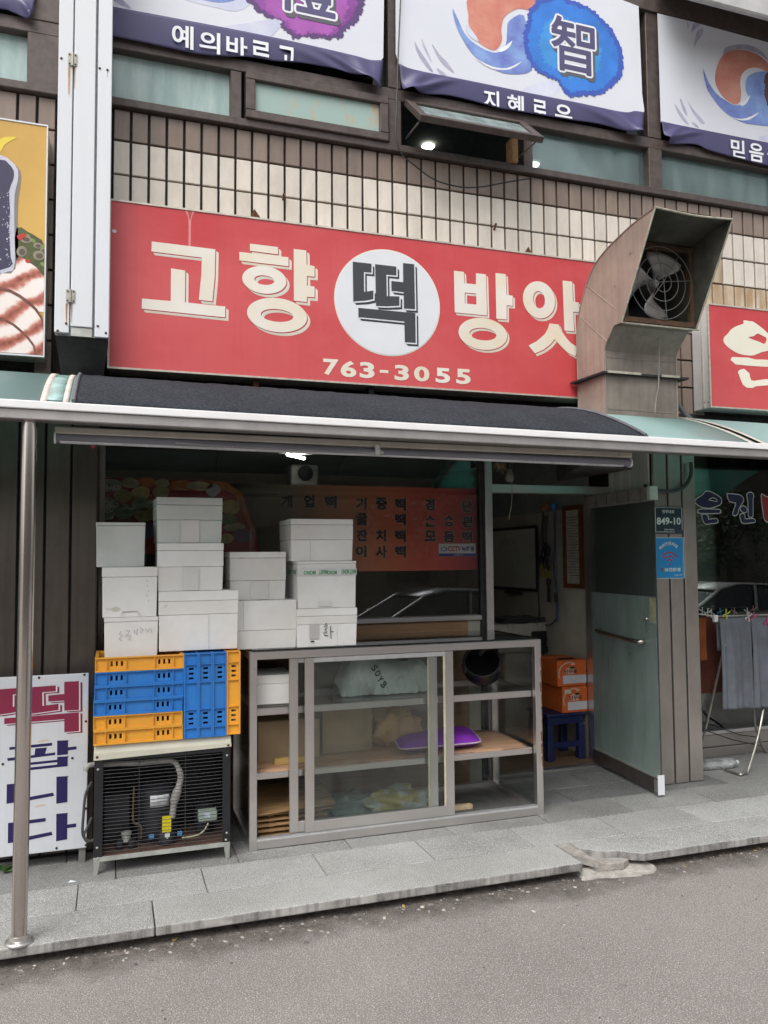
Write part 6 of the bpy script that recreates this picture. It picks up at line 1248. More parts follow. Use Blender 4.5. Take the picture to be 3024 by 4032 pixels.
for (f0, f1, g0, g1) in ((.05, .06, .45, .65), (.07, .20, .42, .72), (.205, .225, .48, .66)): bx('camera_icon', MATS['navy notice word'], cc_, a.x+wd_*f0, a.x+wd_*f1, Y0-.0012, Y0-.0004, zb_+hh*g0, zb_+hh*g1)
bx('camera_icon', M_DISC, cc_, a.x+wd_*.085, a.x+wd_*.185, Y0-.0022, Y0-.0014, zb_+hh*.47, zb_+hh*.67)
# ceiling camera and small lamp seen through the glass
p = at(*z2(600, 160), Y=6.0); dc = thing('dome_camera', 'small white dome camera under the shop ceiling', 'camera', (p.x, 6.0, 2.46)); MB().lathe([(.06, 0), (.06, -.06), (.05, -.075)], (p.x, 6.0, 2.459), 'z', 20).build('body', mat('dull white plastic', (.4, .4, .38), .5), dc, smooth=True); MB().lathe([(.042, -.076), (.035, -.10), (.001, -.115)], (p.x, 6.0, 2.459), 'z', 16).build('lens_dome', M_BLKPL, dc, smooth=True)
p = at(*z2(335, 285), Y=7.0); wf = thing('wall_speaker', 'pale box-shaped fan hanging at the back of the dark shop', 'fan', (p.x, 7.0, p.z)); bx('housing', mat('dim pale plastic', (.38, .38, .36), .5), wf, p.x-.13, p.x+.13, 7.0, 7.2, p.z-.10, p.z+.10, .03, 3); MB().lathe([(.07, -.01), (.05, -.03), (.001, -.035)], (p.x, 7.0, p.z+.02), 'y', 18).build('grille', M_DARK, wf, smooth=True); MB().tube([(p.x, 7.1, p.z+.1), (p.x, 7.1, 2.46)], .012, 6).build('hanger', M_DARK, wf); wf.name = 'hanging_fan'
# ================================================================ things seen in the doorway
XW = 3.488
wb = thing('whiteboard', 'whiteboard with a black frame on the cream wall inside the doorway', 'whiteboard', (XW, 6.5, 1.25)); wy0, wy1, wz0, wz1 = 6.13, 7.02, 1.25, 1.822
bx('board', mat('grey white board', (.46, .48, .45), .3, 0, .06, 3), wb, XW-.008, XW, wy0+.02, wy1-.02, wz0+.02, wz1-.02)
for (y0, y1, z0, z1_) in ((wy0, wy1, wz1-.024, wz1), (wy0, wy1, wz0, wz0+.024), (wy0, wy0+.024, wz0+.024, wz1-.024), (wy1-.024, wy1, wz0+.024, wz1-.024)): bx('frame', M_BLKPL, wb, XW-.016, XW, y0, y1, z0, z1_)
bx('pen_tray', M_BLKPL, wb, XW-.05, XW-.017, wy0+.25, wy0+.55, wz0-.03, wz0-.015)
M_SCR = flatmat('faded board writing', (.30, .32, .31))
for (y, z, l) in ((6.42, 1.55, .2), (6.40, 1.52, .1), (6.42, 1.40, .17), (6.43, 1.36, .1), (6.3, 1.66, .08)):
    for k in range(7): MB().tube([(XW-.0085, y+l*k/7, z+random.uniform(-.008, .008)), (XW-.0085, y+l*(k+.7)/7, z+random.uniform(-.01, .01))], .0018, 4).build('handwriting', M_SCR, wb)
pf = thing('framed_chart', 'framed printed chart in red-brown wood on the wall behind the open door', 'frame', (XW, 5.55, 1.3)); fy0, fy1, fz0_, fz1_ = 5.43, 5.70, 1.30, 1.955
bx('paper', mat('yellowish chart paper', (.42, .41, .34), .7), pf, XW-.006, XW, fy0+.03, fy1-.03, fz0_+.03, fz1_-.03)
for (y0, y1, z0, z1_) in ((fy0, fy1, fz1_-.035, fz1_), (fy0, fy1, fz0_, fz0_+.035), (fy0, fy0+.035, fz0_+.035, fz1_-.035), (fy1-.035, fy1, fz0_+.035, fz1_-.035)): bx('frame', mat('red brown frame wood', (.13, .035, .018), .4, 0, .2), pf, XW-.02, XW, y0, y1, z0, z1_)
for i in range(22): bx('chart_line', flatmat('chart ink', (.12, .12, .11)), pf, XW-.0068, XW-.0061, fy0+.05+.02*(i % 3), fy1-.05-.02*(i % 2), 1.86-.022*i, 1.866-.022*i)
hs_ = thing('hanging_hoses', 'dark hoses and tools hung on the wall between the whiteboard and the chart', 'hose', (XW, 5.95, 1.2))
M_BH = mat('blue hose', (.02, .055, .12), .5); M_BHN = mat('bright blue nozzle', (.02, .12, .32), .4)
yA = 5.80
MB().tube(spline([(XW-.03, yA, 1.92), (XW-.03, yA, 1.7), (XW-.035, yA+.01, 1.45), (XW-.03, yA-.01, 1.2), (XW-.04, yA-.02, 1.02)], 6), .010, 8).build('blue_hose', M_BH, hs_, smooth=True)
MB().lathe([(.006, -.05), (.012, -.02), (.035, .015), (.036, .03), (.02, .034), (.001, .036)], (XW-.04, yA, 1.955), 'z', 16).build('nozzle', M_BHN, hs_, smooth=True)
MB().lathe([(.012, -.04), (.016, 0), (.012, .04)], (XW-.04, yA-.01, 1.22), 'z', 10).build('valve', M_DARK, hs_, smooth=True)
for y, zt_, zb2 in ((6.0, 1.93, 1.45), (5.93, 1.9, 1.5), (5.97, 1.9, 1.55)): MB().tube(spline([(XW-.02, y, zt_), (XW-.03, y+.02, (zt_+zb2)/2), (XW-.02, y, zb2)], 5), .008, 6).build('dark_hose', M_BLKPL, hs_, smooth=True)
for (y, z, s_) in ((5.98, 1.58, .05), (5.90, 1.60, .05), (5.95, 1.50, .045), (6.02, 1.52, .04), (5.90, 1.46, .03)): MB().lathe([(.004, -s_), (s_*.35, -s_*.4), (s_*.45, s_*.3), (.004, s_)], (XW-.04, y, z), 'z', 10).build('tool', random.choice((M_DARK, M_BLKPL, M_GREY)), hs_, smooth=True)
bx('tool_handle', M_BLKPL, hs_, XW-.03, XW-.01, 5.92, 5.95, 1.17, 1.33, .004); MB().lathe([(.001, -.035), (.02, -.02), (.02, .02), (.001, .035)], (XW-.02, 5.935, 1.34), 'z', 10).build('tool_handle', M_BLKPL, hs_, smooth=True)
MB().tube(spline([(XW-.02, 6.1, 1.42), (XW-.03, 6.09, 1.25), (XW-.02, 6.1, 1.1), (XW-.05, 6.05, 1.0)], 6), .006, 6).build('cable', M_BLKPL, hs_, smooth=True); MB().tube(spline([(XW-.04, yA-.02, 1.05), (XW-.06, 5.85, .99), (XW-.05, 5.95, .985)], 6), .006, 6).build('cable', M_BLKPL, hs_, smooth=True)
tag(bx('yellow_note', mat('yellow paper note', (.42, .37, .13), .7, 0, .15, 14), None, XW-.004, XW, 5.90, 6.11, 1.375, 1.49), 'yellow paper note pinned below the hanging hoses', 'note')
cp_ = [(XW-.02, 5.83, 1.965), (XW-.03, 5.9, 1.98), (XW-.03, 5.98, 1.955)]; tag(MB().tube(spline(cp_, 6), .022, 8).build('orange_bag', mat('orange mesh bag', (.42, .15, .04), .6), smooth=True), 'orange bag bundled at the top of the hanging hoses', 'bag')
# machine with papers on top
m0, m1 = at(*z3(70, 1150), Y=6.05), at(*z3(462, 1150), Y=6.05); mc = thing('dough_machine', 'cream dough machine behind the showcase with dark newspapers on top', 'machine', ((m0.x+m1.x)/2, 6.3, 0)); M_MCH = mat('dull cream enamel', (.44, .43, .37), .5, 0, .1)
mt = at(*z3(270, 1112), Y=6.05).z
bx('body', M_MCH, mc, m0.x, m1.x-.02, 6.05, 6.5, mt-.24, mt, .012, 2); bx('lower_body', M_MCH, mc, m0.x+.1, m1.x-.22, 6.08, 6.45, .02, mt-.241, .01)
bx('drain_recess', M_BLACK, mc, m1.x-.30, m1.x-.09, 6.035, 6.049, mt-.235, mt-.07, .01); MB().tube([(m1.x-.10, 6.02, mt-.135), (m1.x+.05, 5.98, mt-.125)], .015, 10).build('crank', M_BLKPL, mc, smooth=True); bx('drawer', M_BLKPL, mc, m1.x-.31, m1.x-.1, 6.02, 6.034, mt-.25, mt-.2)
nw = mat('dark newspaper pile', (.10, .105, .11), .7, 0, .4, 40)
for i in range(5):
    mb = MB(); mb.grid(lambda u, v: (m0.x+.06+.5*u+.01*i, 6.04+.36*v, mt+.003+.009*i+.012*noise.noise(Vector((u*4, v*3, i*1.7)))*(.3+u)), 14, 8); tag(mb.build('newspaper', nw, smooth=True, solid=.003), 'dark crumpled newspaper sheet lying on the cream machine', 'newspaper', 'newspapers on the machine')
for x in (m0.x+.12, m0.x+.40): bx('latch', M_MCH, mc, x, x+.03, 6.035, 6.049, mt-.03, mt+.0)
# stool + orange cartons
st_ = thing('plastic_stool', 'dark blue plastic stool carrying two orange cartons', 'stool', (3.3, 5.56, .012)); M_BST = mat('dark blue stool plastic', (.009, .015, .075), .4, 0, .1)
bx('seat', M_BST, st_, 3.12, 3.46, 5.40, 5.72, .335, .365, .012, 2); bx('apron', M_BST, st_, 3.135, 3.445, 5.415, 5.705, .28, .334)
for (x, y) in ((3.13, 5.405), (3.40, 5.405), (3.13, 5.66), (3.40, 5.66)): mb = MB(); mb.hexa([(x-.012, y-.012, .012), (x+.05, y-.012, .012), (x+.05, y+.05, .012), (x-.012, y+.05, .012)], [(x, y, .28), (x+.05, y, .28), (x+.05, y+.05, .28), (x, y+.05, .28)]); mb.build('leg', M_BST, st_, bevel=.008, seg=2)
bx('stretcher', M_BST, st_, 3.18, 3.40, 5.40, 5.42, .11, .15); bx('stretcher', M_BST, st_, 3.12, 3.14, 5.45, 5.66, .11, .15)
M_ORG = mat('orange printed carton', (.62, .13, .025), .5, 0, .1, 5); M_ORW = flatmat('pale carton print', (.66, .42, .33)); M_LBL = mat('white carton label', (.62, .62, .66), .6, 0, .15, 60, col2=(.42, .42, .48), stretch=(1, 1, 8))
for (z0, xo, yo, lb) in ((.366, 0, 0, 'lower orange carton on the blue stool, with a small green sticker'), (.565, -.035, .005, 'upper orange carton on the blue stool, with an open hand hole')):
    a = at(*z6(345, 755), Y=5.40).x+xo; t = thing('orange_carton', lb, 'carton', (a+.15, 5.55, z0), 'orange cartons on the stool'); h = .192; y = 5.39+yo; w = 3.468-a
    bx('body', M_ORG, t, a, a+w, y, y+.36, z0, z0+h, .004); bx('flap', M_ORG, t, a+.004, a+w-.004, y+.004, y+.17, z0+h+.0005, z0+h+.004)
    bx('flap', M_ORG, t, a+.004, a+w-.004, y+.19, y+.355, z0+h+.0005, z0+h+.004)
    arc_ = [(a+.11+.10*math.cos(k), z0+.095+.085*math.sin(k)) for k in [math.pi*.45+i*.17 for i in range(14)]]; MB().tube([(x, y-.001, z) for x, z in arc_], .006, 5).build('curve_print', M_ORW, t)
    MB().sheet([ellipse(a+.13, z0+h*.72, .024, .008, 14)], y-.0005, .001).build('hand_hole', M_BLACK, t); MB().sheet([[(a+.06, z0+.09), (a+.065, z0+.125), (a+.09, z0+.14), (a+.15, z0+.14), (a+.15, z0+.09)]], y-.0005, .0006).build('panel_print', M_ORW, t)
    text('word', '단무홍', flatmat('dark carton word', (.16, .03, .02)), t, a+.06, a+.17, z0+.095, z0+.128, y-.0016, .035); bx('label', M_LBL, t, a+.045, a+w-.004, y-.0028, y-.0018, z0+.02, z0+.082)
    MB().sheet([[(a+.12, z0+h*.82), (a+.115, z0+h*.93), (a+.125, z0+h*.88), (a+.135, z0+h*.95), (a+.145, z0+h*.88), (a+.155, z0+h*.93), (a+.15, z0+h*.82)]], y-.0005, .0006).build('crown_print', M_ORW, t)
    if z0 < .5: bx('green_sticker', flatmat('mint sticker', (.5, .66, .55)), t, a+.02, a+.075, y-.0030, y-.0018, z0+.145, z0+.175)
    else: MB().sheet([[(a+.03, y+.08), (a+.10, y+.14), (a+.2, y+.12), (a+.19, y+.05), (a+.07, y+.04)]], 0, .001).xf(Matrix(((1, 0, 0, 0), (0, 0, 1, 0), (0, -1, 0, z0+h+.005), (0, 0, 0, 1)))).build('torn_hole', M_BLACK, t)
# bulb above the doorway
bp = at(*B8(285, 265), Y=4.88); bb = thing('light_bulb', 'bare clear light bulb dangling above the doorway beside a clump of straw', 'light bulb', (bp.x, 4.88, bp.z))
MB().lathe([(.001, -.036), (.02, -.031), (.03, -.015), (.032, 0), (.026, .02), (.015, .036), (.013, .05)], (bp.x, 4.88, bp.z), 'z', 20).build('globe', glass('dusty bulb glass', (.75, .73, .68), .05, .2, 1.6, (.5, .48, .42), .15), bb, smooth=True)
MB().lathe([(.013, .05), (.017, .052), (.017, .10), (.008, .105)], (bp.x, 4.88, bp.z), 'z', 14).build('socket', M_BLKPL, bb, smooth=True)
cw = [at(*B8(x, y), Y=4.88) for x, y in ((303, 310), (305, 380), (300, 500), (275, 640))]; MB().tube(spline([tuple(p) for p in cw], 6), .003, 5).build('pull_cord', mat('beige cord', (.3, .27, .2), .7), bb, smooth=True)
MB().tube([(bp.x, 4.88, bp.z+.1), (bp.x, 4.9, 2.42)], .004, 5).build('flex', M_BLKPL, bb)
sp2 = at(*B8(205, 175), Y=4.92); mb = MB()
for _ in range(60):
    d = Vector((random.gauss(0, 1), random.gauss(0, 1), random.gauss(0, .8))).normalized()*random.uniform(.02, .06); c = Vector((sp2.x, 4.92, sp2.z)); mb.tube([c-d*.3, c+d+Vector((0, 0, .01)), c+d*1.2], .0009, 3)
sw__ = tag(mb.build('straw_clump', mat('dry straw', (.42, .34, .2), .9)), 'dry straw clump hanging beside the bare bulb', 'straw', kind='stuff')
MB().tube([(sp2.x, 4.92, sp2.z), (sp2.x, 4.92, 2.42)], .003, 4).build('straw_cord', M_BLKPL, sw__)
# red tag at the blind's left end, dark tape
p = at(*z1(610, 85), Y=4.6); tag(MB().sheet([smooth2([(p.x-.012, p.z+.03), (p.x+.012, p.z+.03), (p.x+.010, p.z-.012), (p.x, p.z-.018), (p.x-.012, p.z-.012)], 2)], 4.61, .004).build('red_tag', mat('faded red plastic tag', (.5, .07, .10), .5)), 'small pinkish red tag at the top of the brown pillar', 'tag')
# ================================================================ plates on the right pillar
YP = YW-.003
def rect(zf, x0, y0, x1, y1, Y):
    a = at(*zf(x0, (y0+y1)/2), Y=Y).x; c = at(*zf(x1, (y0+y1)/2), Y=Y).x; t_ = at(*zf((x0+x1)/2, y0), Y=Y).z; b_ = at(*zf((x0+x1)/2, y1), Y=Y).z; return a, c, b_, t_
hp_ = thing('house_number_plate', 'dark navy house number plate 849-10 on the steel pillar', 'sign', (3.6, YP, 1.8)); x0, x1, z0, z1_ = rect(B6, 228, 365, 592, 702, YP); w, h = x1-x0, z1_-z0
bx('plate', mat('navy enamel plate', (.018, .045, .06), .3, .2, .1), hp_, x0, x1, YP-.008, YP, z0, z1_, .003); M_PW = flatmat('reflective white print', (.66, .74, .70)); yy = YP-.0088
for (a, c, d, e_) in ((.04, .96, .955, .968), (.04, .70, .058, .075), (.04, .055, .075, .955), (.945, .96, .14, .955)): bx('border', M_PW, hp_, x0+w*a, x0+w*c, yy-.0006, yy, z0+h*d, z0+h*e_)
text('street_name', '진주대로', M_PW, hp_, x0+w*.28, x0+w*.70, z0+h*.75, z0+h*.88, yy-.0006, .02); text('number', '849-10', M_PW, hp_, x0+w*.09, x0+w*.91, z0+h*.33, z0+h*.60, yy-.0006, .03); text('street_name', 'Jinju-daero', M_PW, hp_, x0+w*.34, x0+w*.68, z0+h*.11, z0+h*.19, yy-.0006, .02)
bx('code_patch', flatmat('dark blue code patch', (.03, .04, .10)), hp_, x0+w*.71, x0+w*.95, yy-.0006, yy, z0+h*.02, z0+h*.17)
bs_ = thing('safety_sticker', 'bright blue sticker with red radio waves below the house number plate', 'sticker', (3.6, YP, 1.5)); x0, x1, z0, z1_ = rect(B6, 242, 745, 610, 1262, YP); w, h = x1-x0, z1_-z0
bx('card', M_PW, bs_, x0, x1, YP-.0015, YP, z0, z1_); bx('card_print', mat('sky blue print', (.012, .25, .56), .35, 0, .04), bs_, x0+w*.02, x1-w*.02, YP-.0025, YP-.0016, z0+h*.012, z1_-h*.012); yy = YP-.0027
for (a, c, d, e_) in ((.055, .945, .962, .966), (.055, .945, .034, .038), (.055, .06, .038, .962), (.94, .945, .038, .962)): bx('border', flatmat('light blue line', (.30, .52, .68)), bs_, x0+w*a, x0+w*c, yy-.0005, yy, z0+h*d, z0+h*e_)
cx, cz = x0+w*.5, z0+h*.35
for i, ch in enumerate('예승안전지대'):
    th_ = math.radians(138-16.6*i-.5); r_ = w*.40; c_, s_ = math.cos(th_-math.pi/2), math.sin(th_-math.pi/2); k = w*.10; px_, pz_ = cx+r_*math.cos(th_)*.98, cz+h*.16+r_*math.sin(th_)
    mb = MB(); text_mb(mb, ch, (px_-k*.5*c_+k*.5*s_, yy-.0006, pz_-k*.5*s_-k*.5*c_), (k*c_, 0, k*s_), (-k*s_, 0, k*c_), .03); mb.build('letter', M_PW, bs_)
M_RW = flatmat('red wave print', (.42, .02, .04))
for r_, hw in ((w*.30, 58), (w*.19, 56), (w*.095, 60)): MB().tube([(cx+r_*1.0*math.cos(math.radians(90-hw+2*hw*i/16)), yy-.0005, cz+h*.03+r_*.98*math.sin(math.radians(90-hw+2*hw*i/16))) for i in range(17)], w*.021, 6).xf(Matrix.Translation((0, (yy)*.97, 0)) @ Matrix.Diagonal((1, .03, 1, 1))).build('wave', M_RW, bs_, smooth=True)
MB().sheet([ellipse(cx, cz+.0, w*.03, w*.03, 14)], yy, .0006).build('wave', M_RW, bs_)
text('word', '보건환경', M_PW, bs_, x0+w*.32, x0+w*.86, z0+h*.17, z0+h*.265, yy-.0006, .035); text('word', '1600-1702', M_PW, bs_, x0+w*.66, x0+w*.92, z0+h*.07, z0+h*.10, yy-.0006, .02)
for dz, col in ((.235, (.5, .04, .03)), (.205, (.6, .5, .05)), (.18, (.1, .4, .1))): MB().sheet([ellipse(x0+w*.245, z0+h*dz, w*.032, w*.032, 12)], yy, .0006).build('light_icon', flatmat('icon %.3f' % dz, col), bs_)
# ================================================================ salon lettering and film
YL = YS-.0015
sl_ = thing('window_lettering', 'navy and red Korean window lettering outlined in white on the salon glass', 'lettering', (4.5, YL, 1.8)); NV2, RD2, WT2 = flatmat('navy vinyl', (.012, .018, .075)), flatmat('red vinyl', (.36, .015, .03)), flatmat('white vinyl edge', (.80, .82, .80))
def vin(loops, m):
    ps = [pl(B6, smooth2(l, 2), YL) for l in loops]; MB().sheet([inflate(ps[0], .0062)]+[inflate(q, -.0055) for q in ps[1:]], YL, .0006).build('letter_outline', WT2, sl_); MB().sheet(ps, YL-.0008, .0006).build('letter', m, sl_)
vin([[(750, 300), (790, 255), (850, 215), (880, 178), (930, 178), (1000, 210), (1060, 250), (1078, 290), (1060, 335), (1000, 362), (930, 380), (860, 372), (800, 350)], [(915, 280), (960, 250), (1000, 258), (1025, 280), (1020, 305), (960, 292)]], NV2)
vin([[(793, 415), (830, 398), (1050, 402), (1056, 430), (1040, 444), (812, 443)]], NV2); vin([[(837, 470), (880, 462), (910, 490), (915, 525), (1010, 515), (1028, 535), (1023, 563), (930, 573), (890, 578), (857, 550)]], NV2)
vin([[(1152, 215), (1170, 207), (1290, 217), (1340, 247), (1352, 290), (1320, 340), (1290, 400), (1275, 458), (1240, 472), (1222, 453), (1240, 390), (1260, 315), (1180, 298)]], NV2); vin([[(1317, 375), (1350, 357), (1388, 380), (1392, 423), (1360, 437), (1322, 410)]], NV2)
vin([[(1397, 217), (1430, 190), (1462, 197), (1478, 235), (1468, 270), (1468, 478), (1440, 489), (1417, 478), (1412, 300)]], NV2); vin([[(1312, 470), (1345, 452), (1370, 480), (1375, 520), (1478, 517), (1497, 545), (1478, 558), (1360, 570), (1327, 545)]], NV2)
vin([[(1577, 222), (1600, 222), (1660, 250), (1760, 230), (1800, 400), (1760, 550), (1640, 548), (1612, 500), (1592, 380)]], RD2)
gx0, gx1 = 3.90, 7.0; gzt, gzb = at(*B6(1200, 1300), Y=YS).z, at(*B6(1200, 1640), Y=YS).z
fm_ = thing('window_film', 'green film strip with faint lettering along the salon window', 'window film', (4.5, YS, gzb))
YFm = YS+.012
bx('film', glass('mossy green film', (.35, .45, .3), .1, .5, .5, (.13, .19, .08), .45), fm_, gx0, gx1, YFm, YFm+.001, gzb, gzt); bx('film', glass('dark green film', (.10, .14, .07), .1, .3, .5, (.045, .065, .03), .6), fm_, gx0, gx1, YFm, YFm+.001, .2, gzb-.002)
x0, x1, z0, z1_ = rect(B6, 1090, 1440, 1900, 1560, YS); text('lettering', 'Beauty', flatmat('faint green letter', (.10, .13, .08)), fm_, x0, x1, z0, z1_, YS+.010, .02)
mb = MB()
for k in range(40):
    x = 3.95+k*.03+random.uniform(0, .02); h_ = random.uniform(.02, .06); mb.sheet([[(x-.006, gzb-.0), (x+.006, gzb), (x+random.uniform(-.01, .01), gzb+h_)]], YFm-.001, .0005)
mb.build('grass_print', flatmat('dark grass print', (.03, .05, .02)), fm_)['kind'] = 'stuff'
# ================================================================ drying rack with towels
dr = thing('drying_rack', 'folding metal drying rack standing before the salon window', 'drying rack', (4.5, 4.8, 0)); M_RK = mat('worn chrome tube', (.40, .38, .34), .35, .8, .2, 12); M_RKD = mat('dark wire', (.03, .03, .03), .5, .5)
YT = 4.75
f0, f1 = at(*B7(480, 1882), Z=.012), at(*B7(650, 1938), Z=.012); l1 = at(*B7(742, 1868), Y=f1.y+.02); l2 = at(*B7(890, 1290), Y=YT)
tp = l2+(l2-l1).normalized()*.5
MB().tube(spline([tuple(f0), tuple(f0.lerp(f1, .7)), (f1.x, f1.y, .014), (f1.x+.05, f1.y+.006, .03), tuple(l1), tuple(l2), (tp.x, tp.y, 1.085)], 6), .0085, 8).build('leg', M_RK, dr, smooth=True)
g1, g2 = at(*B7(800, 1285), Y=4.86), at(*B7(845, 1500), Y=4.95); g3 = at(*B7(930, 1690), Z=.012); MB().tube(spline([(g1.x-.12, 4.75, 1.06), tuple(g1), tuple(g2), (g3.x-.01, g3.y, .02), (g3.x+.15, g3.y+.0, .012)], 6), .0085, 8).build('leg', M_RK, dr, smooth=True)
k1, k2 = at(*B7(398, 880), Y=4.80), at(*B7(262, 1480), Y=4.92); MB().tube([tuple(k1+(k1-k2)*.6), tuple(k1), tuple(k2), tuple(k2+(k2-k1)*.45)], .0085, 8).build('leg', M_RK, dr, smooth=True)
for pa in (((282, 1375), (640, 1502), (830, 1526)), ((262, 1450), (560, 1555), (870, 1622))): MB().tube([tuple(at(*B7(x, y), Y=4.90)) for x, y in pa], .004, 6).build('brace_wire', M_RKD, dr, smooth=True)
r0 = at(*B7(215, 188), Y=YT+.03); r1 = at(*B7(380, 213), Y=YT); MB().tube([(3.98, YT+.06, r0.z), tuple(r0), tuple(r1), (5.2, YT, r1.z-.005)], .006, 8).build('rail', M_RK, dr, smooth=True); MB().tube([(4.0, YT+.2, 1.085), (5.2, YT+.2, 1.085)], .006, 8).build('rail', M_RK, dr, smooth=True)
bx('rail_cap', M_WHITE, dr, r1.x-.02, r1.x+.015, YT-.012, YT+.012, r1.z-.04, r1.z+.01, .003)
def towel(label, m, x0, x1, zt_, zb2, y, folds, drop, nu=90, cat='towel', grp=None):
    mb = MB()
    def f(u, v):
        x = x0+(x1-x0)*u; s_ = v*2-1          # over the rail: front part v>.35
        if v < .12: z = zt_-(.12-v)/.12*.35*(zt_-zb2); yy_ = y+.016
        elif v < .2: a = (v-.12)/.08*math.pi; z = zt_+.008*math.sin(a); yy_ = y+.016*math.cos(a)
        else: q = (v-.2)/.8; z = zt_-q*(zt_-zb2); yy_ = y-.016-sum(amp*math.sin(min(1, q*2.2)*math.pi/2)*math.exp(-((u-c-sl*q)/wd)**2) for c, wd, amp, sl in folds)+.004*noise.noise(Vector((u*9, q*5, 1.)))
        xx = x+.012*math.sin(q*3)*(.5-u) if v >= .2 else x
        return (xx, yy_, z+(drop*(u-.5) if v > .5 else 0))
    mb.grid(f, nu, 60); return tag(mb.build('towel', m, smooth=True, solid=.004), label, cat, grp)
M_GTW = mat('grey terry cloth', (.155, .165, .19), .95, 0, .12, 7, bump=.3, bscale=240, spec=.1); M_BTW = mat('brown terry cloth', (.20, .065, .025), .95, 0, .15, 7, bump=.3, bscale=240, spec=.1)
t0, t1, t2 = at(*B7(405, 250), Y=YT).x, at(*B7(735, 250), Y=YT).x, at(*B7(1300, 250), Y=YT).x
towel('grey towel pegged with the lime and white pegs on the drying rack', M_GTW, t0, t1+.01, 1.088, .445, YT, [(.06, .07, .016, .02), (.30, .12, .022, .06), (.72, .10, -.012, .05), (.93, .05, .022, 0)], -.01)
towel('grey towel at the picture edge pegged with the pink pegs on the drying rack', M_GTW, t1+.005, t2, 1.085, .440, YT-.004, [(.04, .05, .02, .03), (.22, .06, .024, .05), (.40, .07, -.012, 0), (.6, .08, .02, .04), (.85, .08, .02, 0)], 0)
c0_, c1_ = at(*B7(150, 300), Y=YT+.035).x, at(*B7(262, 300), Y=YT+.035).x
towel('narrow brown cloth hanging on the rack beside the steel pillar', M_BTW, c0_, c1_, 1.09, .80, YT+.035, [(.3, .2, .01, 0)], 0, 30); towel('long dark brown towel hanging behind the grey towels', mat('dark red brown terry cloth', (.11, .028, .016), .95, 0, .15, 7), c0_-.05, t0+.25, 1.085, .53, YT+.2, [(.3, .1, .015, .02), (.7, .1, .015, 0)], 0, 40)
def peg(zf, x, y, ang, col, label, s_=1., Y=YT-.03):
    p = at(*zf(x, y), Y=Y); t = thing('clothes_peg', label, 'clothes peg', (p.x, Y, p.z), 'pegs on the drying rack', local=True); m = mat('peg plastic %.2f %.2f %.2f' % col, col, .35, 0, .05)
    for sgn in (-1, 1):
        pts = [(.014*sgn, 0, -.030), (.010*sgn+.012*sgn, 0, -.018), (.004*sgn, 0, -.004), (-.006*sgn, 0, .012), (-.017*sgn, 0, .034)]
        R = Matrix.Rotation(ang, 4, 'Y') @ Matrix.Scale(s_, 4); mb = MB(); mb.tube([R @ Vector((a, .003*sgn, c)) for a, _, c in spline(pts, 4)], .0042*s_, 6); mb.build('arm', m, t, smooth=True)
    R = Matrix.Rotation(ang, 4, 'Y'); MB().lathe([(.0045, -.008), (.0045, .008)], (0, 0, 0), 'y', 8).build('spring', M_RK, t); return t
peg(B7, 497, 190, .55, (.45, .55, .02), 'lime green clothes peg on the grey towel'); peg(B7, 738, 218, .45, (.66, .54, .54), 'pinkish white clothes peg between the two grey towels'); peg(B7, 800, 225, .5, (.60, .05, .20), 'hot pink clothes peg next to the pinkish white peg', 1.05, YT-.02); peg(B7, 945, 275, .5, (.60, .05, .20), 'hot pink clothes peg at the picture edge', 1., YT-.03)
for i, (x, y, col, lb) in enumerate(((235, 160, (.45, .5, .46), 'grey white peg nearest the pillar'), (295, 172, (.55, .62, .58), 'pale peg between the pillar and the blue peg'), (335, 180, (.5, .55, .5), 'dull pale peg next to the rail cap'), (430, 165, (.02, .22, .34), 'blue clothes peg behind the lime peg'), (585, 165, (.35, .25, .2), 'tan clothes peg behind the grey towel'), (790, 140, (.22, .1, .08), 'dull brown peg behind the pink peg'), (725, 165, (.5, .56, .54), 'mint white peg behind the pinkish white peg'))): peg(B7, x, y, .6 if i % 2 else -.5, col, lb, .85, YT+.06 if i < 3 else YT+.19)
# bottle lying by the pillar
bo = thing('water_bottle', 'clear plastic water bottle lying on the pavement beside the pillar', 'bottle', (4.2, 4.84, .0)); q0, q1 = at(*B7(268, 1830), Y=4.84), at(*B7(660, 1775), Y=4.84)
L_ = (q1-q0).length*.93; prf = [(.001, 0), (.030, .004), (.038, .012)]
for k in range(9): prf += [(.038, .02+k*.02), (.0355, .03+k*.02)]
s0 = prf[-1][1]; prf = [(r_, h_*(L_*.74)/s0) for r_, h_ in prf]+[(.037, L_*.78), (.030, L_*.87), (.016, L_*.94), (.0135, L_*.955)]
MBo = Matrix.Translation((q0.x-.03, 4.84, .0395)) @ Matrix.Rotation(math.radians(-4), 4, 'Z')
mb = MB().lathe(prf, (0, 0, 0), 'x', 24); mb.xf(MBo); mb.build('body', glass('crinkled clear plastic', (.96, .975, .975), .04, .30, 2.5, (.9, .92, .92), .04), bo, smooth=True)
mb = MB().lathe([(.016, L_*.955), (.016, L_), (.001, L_)], (0, 0, 0), 'x', 18); mb.xf(MBo); mb.build('cap', M_WHITE, bo, smooth=True)
